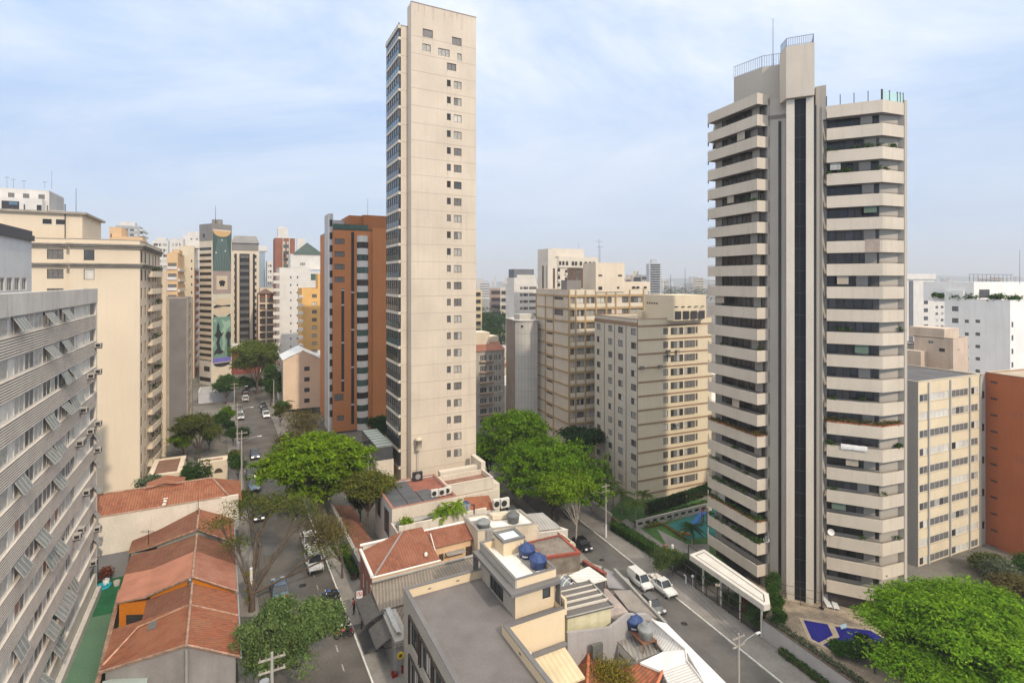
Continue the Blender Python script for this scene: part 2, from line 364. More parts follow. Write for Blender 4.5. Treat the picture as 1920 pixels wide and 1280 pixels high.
def building(name, label, cat, poly, z0, z1, faces=None, wall=white, roof=concrete, par=.8, cap=None, group=None, rec=.14,
    fm=frame_w, gm=glass, capw=.12, maxwin=100, wins=True, alt=()):
 """poly runs counter-clockwise; faces maps an edge number to a list of openings (u0, u1, z0, z1, window style)"""
 faces = faces or {}
 poly = [Vector(p[:2]) for p in poly]
 t = thing(name, V3(poly[0], z0), label, cat, group); b = MB(); n = len(poly); allw = []
 for i in range(n):
  p, q = poly[i], poly[(i+1) % n]; Wd = (q-p).length; d = (q-p)/Wd
  ops = [o for o in faces.get(i, []) if o[0] > .02 and o[1] < Wd-.02 and o[2] > z0 and o[3] < z1]
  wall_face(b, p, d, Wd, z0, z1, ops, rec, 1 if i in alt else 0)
  for o in ops: allw.append((p, d, o))
 b.build('wall', wall, t)
 r = MB(); ins = inset(poly, .22)
 zr = z1-par
 r.poly([V3(p, zr) for p in ins], 0)
 for i in range(n):
  a, c = ins[i], ins[(i+1) % n]; r.poly([V3(c,zr), V3(a,zr), V3(a,z1), V3(c,z1)], 1)
 rf = r.build('roof', [roof, wall if not isinstance(wall, (list, tuple)) else wall[0]], t)
 c_ = MB(); ot = inset(poly, -.05); ii = inset(poly, .27)
 for i in range(n):
  j = (i+1) % n
  c_.poly([V3(ot[i],z1+capw), V3(ot[j],z1+capw), V3(ii[j],z1+capw), V3(ii[i],z1+capw)])
  c_.poly([V3(ot[i],z1+.003), V3(ot[j],z1+.003), V3(ot[j],z1+capw), V3(ot[i],z1+capw)])
  c_.poly([V3(ii[j],z1+.003), V3(ii[i],z1+.003), V3(ii[i],z1+capw), V3(ii[j],z1+capw)])
  c_.poly([V3(ot[j],z1+.003), V3(ot[i],z1+.003), V3(ii[i],z1+.003), V3(ii[j],z1+.003)])
 c_.build('coping', cap or wall, t)
 if wins: put_windows(t, allw, rec, fm, gm, maxwin)
 t['z1'] = z1
 return t
def put_windows(t, allw, rec, fm, gm, maxwin=100, name='window'):
 rest = MB()
 for k, (p, d, o) in enumerate(allw):
  st = o[4] if len(o) > 4 else 'two'
  me = win_mesh(o[1]-o[0]-.01, o[3]-o[2]-.01, st, o[5] if len(o) > 5 else fm, gm)
  if k < maxwin: place_window(me, p, d, (o[0]+o[1])/2, o[2]+.005, rec-.001, t, name)
  else:
   mw = Matrix.Translation(V3(Vector(p[:2])+Vector(d)*((o[0]+o[1])/2)-Vector((d[1],-d[0]))*(rec-.001), o[2]+.005)) @ Matrix.Rotation(math.atan2(d[1], d[0]), 4, 'Z')
   bs = len(rest.v); rest.v.extend(tuple(mw @ v.co) for v in me.vertices)
   for f in me.polygons: rest.f.append(tuple(bs+i for i in f.vertices)); rest.m.append(f.material_index); rest.sm.append(False)
 if rest.f:
  o = rest.build(name, [fm, gm, curtain, curtain_d, shutter, glass_br, shutter_g], t); o['kind'] = 'stuff'
STY = ['two', 'two_curtain', 'two_mix', 'two_shut', 'two_half', 'two_dim', 'two']
def pick(rs, pool): return rs.choice(pool)
def cols(ucols, rows, pool, rs=rnd, skip=0.0):
 """openings for columns [(u0,u1)] and rows [(z0,z1)]"""
 return [(a, c, za, zb, pick(rs, pool)) for za, zb in rows for a, c in ucols if rs.random() >= skip]
def levels(ztop, pitch, n, h): return [(ztop-pitch*i-h, ztop-pitch*i) for i in range(n)]
def front(C, d, px0, px1):
 """u range on the face from C along d between two photo columns"""
 return tuple(sorted((along(C, d, px0), along(C, d, px1))))
def part(t, name, mats, fn):
 b = MB(); fn(b); n = len(b.f)
 if name in SPLIT and n > 6 and n % 6 == 0 and n <= 600:
  for i in range(0, n, 6):
   q = MB(); q.v = [b.v[j] for f in b.f[i:i+6] for j in f]; q.f = [(4*k,4*k+1,4*k+2,4*k+3) for k in range(6)]; q.m = b.m[i:i+6]; q.sm = [False]*6; o = q.build(name, mats, t)
  return o
 return b.build(name, mats, t)
SPLIT = set('balcony side_balcony window side_window vent front_panel terrace_window lift_window roof_annex_window roof_house_window ground_floor_opening pier dark_strip front_band edge_window podium_window window_surround glazing pipe strip_spandrel base_wall rear_parapet white_bay lift_head upper_block upper_wall edge_fin'.split())
# ---------------------------------------------------------------- plants
def leaves(lobes, size, seed, up=.5, clump=26, spread=.45, shell=.5, droop=0.):
 """leaf-sized faces in clumps through ellipsoid lobes (cx,cy,cz,rx,ry,rz,clumps)"""
 g = np.random.default_rng(seed); P = []; Nn = []
 for cx, cy, cz, rx, ry, rz, k in lobes:
  d = g.normal(size=(k,3)); d /= np.linalg.norm(d, axis=1)[:,None]
  d[:,2] = np.where(d[:,2] < -.35, -d[:,2], d[:,2])
  rad = shell + (1-shell)*g.random(k)**.6
  rad *= 1 + .16*np.sin(d[:,0]*5+seed)*np.cos(d[:,1]*4+seed*2)
  c = d*rad[:,None]
  q = np.repeat(c, clump, axis=0)*np.array([rx,ry,rz]) + np.array([cx,cy,cz])
  off = g.normal(size=q.shape)*np.array([spread,spread,spread*.55])
  off[:,2] -= droop*np.hypot(off[:,0], off[:,1])
  P.append(q+off); Nn.append(np.repeat(d, clump, axis=0)*.6+np.array([0,0,up])+g.normal(size=q.shape)*.55)
 P = np.concatenate(P); Nn = np.concatenate(Nn); Nn /= np.linalg.norm(Nn, axis=1)[:,None]
 a = np.cross(Nn, g.normal(size=P.shape)); a /= np.linalg.norm(a, axis=1)[:,None]; c = np.cross(Nn, a)
 s = size*(.6+.8*g.random(len(P)))[:,None]
 v = np.stack([P+a*s, P+c*s*.45, P-a*s, P-c*s*.45], axis=1).reshape(-1,3)
 return v
def leaf_obj(name, v, mtl, parent, off):
 n = len(v)//4; me = bpy.data.meshes.new(name); me.vertices.add(len(v)); me.loops.add(len(v)); me.polygons.add(n)
 me.vertices.foreach_set('co', (v-np.array(tuple(off))).astype(np.float32).ravel())
 me.loops.foreach_set('vertex_index', np.arange(len(v), dtype=np.int32))
 me.polygons.foreach_set('loop_start', np.arange(0, len(v), 4, dtype=np.int32)); me.polygons.foreach_set('loop_total', np.full(n, 4, dtype=np.int32))
 me.materials.append(mtl); me.update(calc_edges=True)
 o = bpy.data.objects.new(name, me); COL.objects.link(o)
 if parent is not None: o.parent = parent
 return o
bark = mat('bark', (.10,.075,.055), .9, .3, 2., fine=.3, bump=.4, bscale=6)
bark_p = mat('pale_bark', (.32,.29,.25), .9, .3, 2., fine=.2, bump=.3, bscale=6)
def tree(name, label, base, lobes, size, mtl, seed, trunk_r=.28, fork=.45, bk=None, up=.5, clump=26, spread=.45, shell=.45, group=None, droop=0., limbs=True, cat='tree', lean=(0,0)):
 """lobes are given from the base"""
 base = Vector(base); t = thing(name, base, label, cat, group)
 lb = [(base.x+a, base.y+b_, base.z+c, rx, ry, rz, k) for a, b_, c, rx, ry, rz, k in lobes]
 leaf_obj('crown', leaves(lb, size, seed, up, clump, spread, shell, droop), mtl, t, base)
 b = MB(); g = random.Random(seed)
 zc = min(c-rz*.3 for a, b_, c, rx, ry, rz, k in lobes); zf = max(.6, zc*fork)
 f = base+Vector((lean[0], lean[1], zf))
 b.path([base-Vector((0,0,.1)), base+Vector((lean[0]*.4+g.uniform(-.1,.1), lean[1]*.4, zf*.5)), f], [trunk_r*1.25, trunk_r, trunk_r*.85], 8)
 if limbs:
  for a, b_, c, rx, ry, rz, k in lobes:
   e = base+Vector((a, b_, c-rz*.1)); m1 = f.lerp(e, .5)+Vector((g.uniform(-1,1), g.uniform(-1,1), g.uniform(-.6,.8)))*max(.4, (e-f).length*.14)
   b.path([f-Vector((0,0,.2)), m1, e], [trunk_r*.6, trunk_r*.38, trunk_r*.16], 6)
   for q in range(4):
    e2 = e+Vector((g.uniform(-1,1)*rx*.75, g.uniform(-1,1)*ry*.75, g.uniform(-.1,.7)*rz))
    b.path([m1.lerp(e, .4+.12*q), e.lerp(e2, .5)+Vector((0,0,-.15)), e2], [trunk_r*.25, trunk_r*.15, .03], 5)
 b.build('trunk', bk or bark, t); return t
def shrub(name, label, base, lobes, size, mtl, seed, group=None, cat='shrub', **k):
 return tree(name, label, base, lobes, size, mtl, seed, trunk_r=.06, group=group, cat=cat, **k)
def hedge_run(name, label, a, c, wd, ht, mtl, seed, dens=26, size=.09, group=None, cat='hedge'):
 a, c = Vector(a), Vector(c); g = np.random.default_rng(seed); Ln = (c-a).length; n = int(Ln*dens*ht*wd*4)
 t = g.random(n); d = (c-a)/Ln; nr = Vector((d.y,-d.x,0)).normalized()
 base = a; th = thing(name, base, label, cat, group)
 x = (g.random(n)-.5)*wd; z = g.random(n)*ht; k = g.integers(0, 3, n)
 x = np.where(k == 0, wd*.5*np.sign(x)*(.85+.25*g.random(n)), x); z = np.where(k == 1, ht*(.9+.14*g.random(n)), z)
 P = np.array(a)[None,:]+np.outer(t*Ln, np.array(d))+np.outer(x, np.array(nr))+np.outer(z, [0,0,1])
 P = np.repeat(P, 4, axis=0)+g.normal(size=(4*n,3))*.07
 Nn = g.normal(size=P.shape)+np.array([0,0,.8]); Nn /= np.linalg.norm(Nn, axis=1)[:,None]
 aa = np.cross(Nn, g.normal(size=P.shape)); aa /= np.linalg.norm(aa, axis=1)[:,None]; cc = np.cross(Nn, aa); s = size*(.6+.8*g.random(len(P)))[:,None]
 v = np.stack([P+aa*s, P+cc*s*.5, P-aa*s, P-cc*s*.5], axis=1).reshape(-1,3)
 leaf_obj('foliage', v, mtl, th, base)
 b = MB(); q = wd*.32
 b.box(a-nr*q, d*Ln, nr*2*q, (0,0,ht*.8)); b.build('stems', bark, th); return th
def palm(name, label, base, hgt, nf, ln, mtl, seed, group=None, r=.13):
 base = Vector(base); t = thing(name, base, label, 'palm', group); g = random.Random(seed)
 b = MB(); top = base+Vector((g.uniform(-.3,.3), g.uniform(-.3,.3), hgt))
 b.path([base-Vector((0,0,.1)), base.lerp(top,.5)+Vector((.1,0,0)), top], [r*1.3, r, r*.8], 8); b.build('trunk', bark_p, t)
 vs = []
 for i in range(nf):
  a = 2*math.pi*i/nf+g.uniform(-.25,.25); el = g.uniform(.15,1.15); L_ = ln*g.uniform(.8,1.1)
  pts = []
  for q in range(9):
   s = q/8; pts.append(top+Vector((math.cos(a)*L_*s*math.cos(el*(1-s*.8)), math.sin(a)*L_*s*math.cos(el*(1-s*.8)), L_*(s*math.sin(el)-.75*s*s))))
  side = Vector((-math.sin(a), math.cos(a), 0))
  for q in range(8):
   for w in range(3):
    p = pts[q].lerp(pts[q+1], w/3); fw = (pts[q+1]-pts[q]).normalized()
    for sg in (-1, 1):
     l2 = L_*.24*math.sin(math.pi*min(.97, (q+w/3+1.2)/10)); tip = p+side*sg*l2+fw*l2*.45-Vector((0,0,l2*.35))
     vs += [p, p+fw*.07, tip, p-fw*.05]
 leaf_obj('fronds', np.array([tuple(v) for v in vs]), mtl, t, base); return t
bright = leafmat('bright_green_leaf', (.075,.165,.010), (.235,.335,.018), trans=.4)
lime = leafmat('lime_green_leaf', (.075,.19,.012), (.215,.36,.026), trans=.4)
fresh = leafmat('fresh_green_leaf', (.06,.155,.010), (.18,.30,.016), trans=.4)
midgreen = leafmat('mid_green_leaf', (.035,.085,.018), (.075,.13,.03))
dark = leafmat('dark_green_leaf', (.018,.05,.014), (.04,.08,.02))
olive = leafmat('olive_leaf', (.07,.095,.022), (.13,.145,.032))
brownleaf = leafmat('dry_olive_leaf', (.11,.09,.035), (.15,.13,.04))
greyleaf = leafmat('grey_green_leaf', (.10,.13,.08), (.16,.19,.11))
hedgeleaf = leafmat('hedge_leaf', (.03,.085,.012), (.07,.14,.02))
palmleaf = leafmat('palm_leaf', (.05,.09,.02), (.11,.13,.03))
yellowleaf = leafmat('yellow_shrub_leaf', (.20,.20,.015), (.26,.25,.02))
redleaf = leafmat('red_leaf', (.16,.045,.03), (.20,.07,.035))
# ---------------------------------------------------------------- the ground, the two streets, pavements
KR = lambda y: -12.56-.548*(y-47.7)         # kerb of the upper street (its far side from the camera's left)
KL = lambda y: KR(y)-9.3
RR = lambda y: 28.2-.432*(y-64.0)           # kerb of the lower street
RL = lambda y: RR(y)-6.4
def zg(x, y):
 yy = min(y, 170.); a, b = KR(yy)+3.0, RL(yy)-1.9
 if y > 170: a -= .5*(y-170); b -= .5*(y-170)
 t = max(0., min(1., (x-a)/(b-a))); return ZR*t
asphalt = mat('asphalt', (.118,.112,.105), .9, .22, .3, fine=.12, bump=.15, bscale=14.)
asphalt_r = mat('worn_asphalt', (.112,.103,.093), .9, .24, .3, fine=.12, bump=.15, bscale=14.)
paving = mat('pavement_concrete', (.23,.215,.20), .9, .16, .5, fine=.12)
paving_d = mat('dark_pavement', (.085,.083,.082), .9, .15, .6, fine=.1)
earth = mat('city_ground', (.16,.15,.13), .95, .25, .12, fine=.2)
kerbpaint = mat('kerb_paint', (.66,.64,.60), .8, .18, 1.2, fine=.15)
roadpaint = mat('road_paint', (.34,.33,.31), .85, .25, 1.5, fine=.2)
turf_g = mat('artificial_turf', (.018,.12,.05), .95, .2, .6, fine=.25)
court_g = mat('green_court_paint', (.10,.19,.12), .85, .14, .25, fine=.1)
ys = [10,25,30,35,40,45,50,55,60,65,70,75,80,85,90,95,100,105,110,120,130,140,150,170,200,260,350,500,800,1400,2500,4500,9000]
b = MB(); rows = []
for y in ys:
 a, c = KR(min(y,170))+3.0-(.5*(y-170) if y > 170 else 0), RL(min(y,170))-1.9-(.5*(y-170) if y > 170 else 0)
 wd = max(120, y*1.7)
 xs = [a-wd, a-wd*.3, a-20, a] + [a+(c-a)*i/6 for i in range(1,6)] + [c, c+20, c+wd*.3, c+wd]
 rows.append([(x, y, zg(x,y)-.06) for x in xs])
b.grid(rows[::1], 0); b.f = [tuple(reversed(f)) if True else f for f in b.f]
# make the sheet face up
g0 = b.f[0]; p = [Vector(b.v[i]) for i in g0]
if (p[1]-p[0]).cross(p[2]-p[0]).z < 0: b.f = [tuple(reversed(f)) for f in b.f]
struct('ground', b, earth)
def strip(name, fa, fb, y0, y1, z, m, kind='structure', n=1):
 b = MB()
 for i in range(n):
  a, c = y0+(y1-y0)*i/n, y0+(y1-y0)*(i+1)/n
  b.poly([(fa(a),a,z), (fb(a),a,z), (fb(c),c,z), (fa(c),c,z)])
 return struct(name, b, m, kind)
strip('road', KL, KR, 22, 172, 0., asphalt_r)
b = MB()          # side street that opens towards the centre of the block
a0 = Vector((KR(112), 112)); b.poly([V3(a0, .004), V3(a0+E*24, .004), V3(a0+E*24+DL*9, .004), V3(a0+DL*9, .004)])
a1 = Vector((KL(158), 158)); b.poly([V3(a1-E*30, .004), V3(a1+E*40, .004), V3(a1+E*40+DL*8, .004), V3(a1-E*30+DL*8, .004)])
struct('road_crossing', b, asphalt_r)
strip('road', RL, RR, 40, 190, ZR, asphalt)
def walk(name, fa, fb, y0, y1, z, m):
 b = MB()
 p = [Vector((fa(y0),y0)), Vector((fb(y0),y0)), Vector((fb(y1),y1)), Vector((fa(y1),y1))]
 b.prism(p, z-.06, z+.13); return struct(name, b, m)
walk('pavement', lambda y: KR(y)+.16, lambda y: KR(y)+3.2, 22, 111.5, 0, paving)
walk('pavement', lambda y: KR(y)+.16, lambda y: KR(y)+3.2, 121.5, 157, 0, paving)
walk('pavement', lambda y: KL(y)-2.6, lambda y: KL(y)-.16, 22, 157, 0, paving)
walk('pavement', lambda y: RL(y)-1.9, lambda y: RL(y)-.16, 40, 190, ZR, paving)
walk('pavement', lambda y: RR(y)+.16, lambda y: RR(y)+4.6, 40, 190, ZR, paving)
def kerb(fa, y0, y1, z, s, m):
 b = MB(); p = [Vector((fa(y0),y0)), Vector((fa(y0)+.17*s,y0)), Vector((fa(y1)+.17*s,y1)), Vector((fa(y1),y1))]
 if s < 0: p.reverse()
 b.prism(p, z-.05, z+.145); return struct('kerb', b, m)
kerb(KR, 22, 111.5, 0, 1, kerbpaint); kerb(KR, 121.5, 157, 0, 1, paving); kerb(KL, 22, 157, 0, -1, paving)
kerb(RR, 40, 190, ZR, 1, kerbpaint); kerb(RL, 40, 190, ZR, -1, paving)
b = MB()          # dashes that mark the parking lane, and drain strips
for i in range(24):
 y = 44+i*2.6
 x = KR(y)-2.1; b.poly([(x-.06,y,.006), (x+.06,y,.006), (x+.06-.548*.9,y+.9,.006), (x-.06-.548*.9,y+.9,.006)])
for y in (99, 100.6): b.poly([(KL(y)+.4,y,.006), (KR(y)-.4,y,.006), (KR(y+.4)-.4,y+.4,.006), (KL(y+.4)+.4,y+.4,.006)])
struct('road_markings', b, roadpaint)
b = MB()          # patched strips of asphalt
patch = mat('asphalt_patch', (.115,.110,.108), .95, .2, .4)
for (y0, y1, f0, f1) in ((52,66,.30,.62), (70,78,.1,.4), (86,97,.5,.75), (125,140,.3,.55)):
 b.poly([(KL(y0)+9.3*f0,y0,.003), (KL(y0)+9.3*f1,y0,.003), (KL(y1)+9.3*f1,y1,.003), (KL(y1)+9.3*f0,y1,.003)])
for (y0, y1, f0, f1) in ((62,80,.1,.35), (84,93,.45,.8)):
 b.poly([(RL(y0)+6.4*f0,y0,ZR+.003), (RL(y0)+6.4*f1,y0,ZR+.003), (RL(y1)+6.4*f1,y1,ZR+.003), (RL(y1)+6.4*f0,y1,ZR+.003)])
g = random.Random(17)
for i in range(9):
 y = g.uniform(50,110); f = g.uniform(.1,.8); w = g.uniform(.6,1.6); l = g.uniform(1.2,5); b.poly([(KL(y)+9.3*f,y,.0035), (KL(y)+9.3*f+w,y,.0035), (KL(y+l)+9.3*f+w,y+l,.0035), (KL(y+l)+9.3*f,y+l,.0035)])
struct('road_patches', b, patch)
for i, (fx, y, z) in enumerate(((KL(63)+5.5,63,0),(KL(88)+4,88,0),(RL(70)+3.4,70,ZR),(RL(86)+2.2,86,ZR),(KR(54)-3.2,54,0))):
 b = MB(); b.lathe((fx,y,z+.002), [(.42,0),(.42,.008),(.01,.01)], 16); solo('manhole_cover', b, darkmetal, 'round iron manhole cover '+['in the upper street by the pale blue car','far up the upper street','in the lower street past the white roofs','in the lower street by the black car','in the upper street by the motorcycles'][i], 'manhole cover', 'manhole covers in the streets')
b = MB(); y0, y1 = 51.2, 55.6     # dark patch of pavement by the awnings
b.poly([(KR(y0)+.3,y0,.136), (KR(y0)+2.6,y0+.8,.136), (KR(y1)+2.6,y1+.8,.136), (KR(y1)+.3,y1,.136)]); struct('pavement_patch', b, paving_d)
b = MB()          # drive and forecourt, lower left corner of the street
q = [Vector((KL(y)-.2, y)) for y in (50.5, 57)]
b.poly([(q[0].x-2.3,q[0].y,.137), (q[0].x,q[0].y,.137), (q[1].x,q[1].y,.137), (q[1].x-2.3,q[1].y,.137)]); struct('driveway', b, paving_d)
# yard between the ribbed slab and the tiled houses
C1 = Vector((-47.9, 61.4)); D1 = Vector((-.468, .884))
b = MB(); b.poly([V3(C1-D1*6+Vector((-2,0)),.02), V3(C1-D1*6+Vector((9,5)),.02), V3(C1+Vector((9,9)),.02), V3(C1+D1*4-Vector((2,0)),.02)]); struct('turf', b, turf_g)
b = MB(); b.poly([V3(C1-D1*34+Vector((-3,0)),.012), V3(C1-D1*34+Vector((11,4)),.012), V3(C1-D1*6+Vector((9.5,5.2)),.012), V3(C1-D1*6-Vector((2,0)),.012)]); struct('yard', b, court_g)
# ---------------------------------------------------------------- ribbed slab by the yard
ribs = mat('ribbed_spandrel', (.70,.63,.545), .65, .10, .5, streak=.15, stain=(.22,.2,.19))
slabwall = mat('slab_render', (.60,.55,.48), .8, .1, streak=.3, stain=(.24,.22,.19))
graystone = mat('pale_concrete', (.54,.51,.465), .85, .12, streak=.35, stain=(.22,.21,.19))
panelw = mat('white_panel', (.66,.65,.63), .6, .05)
gravel = mat('gravel_roof', (.34,.29,.23), .95, .2, 1.5, fine=.25)
nE = Vector((.884, .468))
def slab():
 t = thing('apartment_slab', V3(C1, 0), 'long grey apartment slab with ribbed bands and tilted window sashes over a green yard', 'building', 'apartment buildings along the streets')
 L_ = 36.; P0 = C1-D1*L_; PT, N = 2.95, 11; z0 = 33.5      # face runs from near to far so its outward side is the yard
 # body set behind the bands
 b = MB(); q = [P0-nE*.35, C1-nE*.35, C1-nE*16, P0-nE*16]
 for i in range(1, 4): b.poly([V3(q[i],0), V3(q[(i+1)%4],0), V3(q[(i+1)%4],33.4), V3(q[i],33.4)])
 b.fbox(P0, D1, L_-.45, L_, -.35, .12, 0, 34.9)
 b.fbox(P0, D1, 0, L_, -.36, .1, 0, z0-PT*N+.2, 0)
 b.poly([V3(q[0],0), V3(q[1],0), V3(q[1],33.4), V3(q[0],33.4)])
 b.build('wall', slabwall, t)
 b = MB(); b.fbox(P0, D1, 0, L_+.02, -.5, .16, z0, 35.1); b.build('parapet', graystone, t)
 b = MB(); b.poly([V3(P0-nE*.5,34.6), V3(C1-nE*.5,34.6), V3(C1-nE*16,34.6), V3(P0-nE*16,34.6)]);
 for k in range(5): b.fbox(P0, D1, 4+k*7, 4.3+k*7, -14, -1, 34.6, 34.72)
 b.build('roof', gravel, t)
 b = MB(); b.fbox(P0, D1, 0, L_-.2, .1, .55, 0, .9); b.build('plinth', graystone, t)
 rs = random.Random(3); wins = []
 for k in range(N):
  zt = z0-PT*k; zb = zt-1.4
  s = MB(); nr = 8; hh = PT-1.4; rows = []
  for i in range(nr):
   za = zb-hh*i/nr; zc = zb-hh*(i+1)/nr; h2 = za-zc
   for w, z in ((.10, za), (.10, za-h2*.62), (-.02, za-h2*.64), (-.02, zc+.003)): rows.append((w, z))
  pts = [[V3(P0+nE*w, z), V3(C1-D1*.5+nE*w, z)] for w, z in rows]
  for i in range(len(pts)-1): s.poly([pts[i+1][0], pts[i+1][1], pts[i][1], pts[i][0]], 1 if i % 4 else 0)
  s.fbox(P0, D1, 0, L_-.5, -.3, .12, zb-.06, zb-.002)
  s.poly([pts[0][1], V3(C1-D1*.5-nE*.3, zb), V3(C1-D1*.5-nE*.3, zb-hh), pts[-1][1]]); s.build('ribbed_band', [ribs, mat('rib_groove', (.22,.21,.20), .8, .15)], t)
  # window strip, from the far corner towards the camera
  u = L_-.55;
  def cell(w, st, tag_='window'):
   nonlocal u
   wins.append((P0-nE*.12, D1, (u-w, u-.04, zb+.02, zt-.02, st)));  u -= w
  while u > 3:
   cell(2.2, 'one_dim'); cell(2.0, 'one_shut'); cell(3.4, 'one_shut' if rs.random() < .7 else 'two_shut'); cell(1.2, 'one_shut')
   for w in (1.6,1.7,2.3,2.3,2.3): cell(w, pick(rs, ['two_curtain','two_curtain','two_mix','two_glass','two_dim']))
   for w in (2.2,2.2,2.2): cell(w, pick(rs, ['two_curtain','two_mix','two_dim','two_curtain']))
   cell(1.2, 'one_shut'); cell(1.9, pick(rs, ['one_shut','one_curtain']))
 wins.sort(key=lambda w: -(w[2][0]))
 put_windows(t, wins, 0., frame_w, glass, 100)
 # tilted sashes
 sash = MB(); sw, sh = 2.0, 1.2
 for i in range(4): sash.abox(-sw/2+sw*i/3-.05, -sw/2+sw*i/3+.05, -.02, .02, -sh, 0, 0)
 for z in (-sh, -.05): sash.abox(-sw/2, sw/2, -.02, .02, z, z+.05, 0)
 sash.poly([(-sw/2,0,-sh), (sw/2,0,-sh), (sw/2,0,0), (-sw/2,0,0)], 1)
 sashm = mat('milky_sash_glass', (.20,.215,.205), .6, .2, 2., spec=.2); sashf = mat('sash_frame', (.36,.35,.33), .6, .1)
 me = sash.mesh('open_sash', [sashf, sashm])
 n = 0
 for k in range(N):
  zt = z0-PT*k
  for u in (10.6, 13.5, 15.8, 18.2, 20.8, 25.5):
   if rs.random() < (.42 if u < 19 else .28) and not (k == 0 and u < 12):
    o = bpy.data.objects.new('open_sash', me); COL.objects.link(o); o.parent = t
    o.location = V3(P0+D1*(L_-u-rs.uniform(-.2,.3))+nE*.02, zt-.08)-t.location
    o.rotation_euler = (R(-rs.uniform(22,40)), 0, math.atan2(D1.y, D1.x)); n += 1
 # small sashes at the corner
 for k in (5,6,7,8,9):
  o = bpy.data.objects.new('open_sash', me); COL.objects.link(o); o.parent = t; o.scale = (.45,1,.8)
  o.location = V3(P0+D1*(L_-.95)+nE*.02, z0-PT*k-.1)-t.location; o.rotation_euler = (R(-35), 0, math.atan2(D1.y, D1.x))
 for (k, u) in ((1,.9),(2,1.0),(2,4.4),(3,7.7),(4,1.),(4,4.6),(4,8.5),(4,9.3),(5,1.2),(6,6.5),(7,8.9),(7,10.4),(8,1.4),(9,3.3)):
  aircon(P0+D1*(L_-u), D1, z0-PT*k-1.4-.75, t)
 return t
AC_ME = {}
def aircon(P, d, z, parent, w=.7, depth=.55, h=.5):
 if 'w' not in AC_ME:
  b = MB(); b.abox(-.35,.35,-.6,0,0,.5,0)
  for i in range(6): b.abox(-.3,.3,-.615,-.605,.06+.07*i,.09+.07*i,1)
  b.abox(-.3,-.27,-.6,.0,-.12,0,1); b.abox(.27,.3,-.6,.0,-.12,0,1)
  b.poly([(-.352,-.5,.08),(-.352,-.1,.08),(-.352,-.1,.42),(-.352,-.5,.42)],1); b.poly([(.352,-.1,.08),(.352,-.5,.08),(.352,-.5,.42),(.352,-.1,.42)],1)
  AC_ME['w'] = b.mesh('air_conditioner', [mat('aircon_shell', (.40,.37,.33), .6, .15), darkmetal])
 o = bpy.data.objects.new('air_conditioner', AC_ME['w']); COL.objects.link(o)
 d = Vector(d[:2]); n = Vector((d[1], -d[0])); o.location = V3(Vector(P[:2])+n*.1, z)-(parent.location if parent else Vector((0,0,0)))
 o.rotation_euler = (0,0,math.atan2(d[1], d[0])); o.parent = parent; return o
SLAB = slab()
def antenna(x, y, z, h=3.5, label=None, yagi=True, group='rooftop antennas'):
 b = MB(); b.tube((x,y,z), (x,y,z+h), .045, .03, 6)
 if yagi:
  b.tube((x-.9,y,z+h*.9), (x+.9,y,z+h*.9), .025, n=5)
  for i in range(5): b.tube((x-.8+.4*i,y-.4,z+h*.9), (x-.8+.4*i,y+.4,z+h*.9), .018, n=4)
 return solo('antenna', b, darkmetal, label, 'antenna', group)
# block that rises behind the slab's roof
P_ = Vector((-52.6, 58.4)); q = P_-D1*16
t = building('rooftop_block', 'plain white block with a dark roof edge standing behind the gravel roof', 'building', [q, P_, P_-nE*9, q-nE*9], 30, 40.9,
   {0: [(13.2-i*2.1-1.5+1.2, 13.2-i*2.1+1.2, 35.0, 36.3, 'two_dim') for i in range(4)]}, wall=mat('pale_blue_white', (.50,.52,.54), .8, .06, streak=.1), roof=concrete, cap=darkmetal, capw=.5)
part(t, 'roof_edge', darkmetal, lambda b: b.fbox(q, D1, 0, 16.05, -.1, .25, 40.3, 40.89))
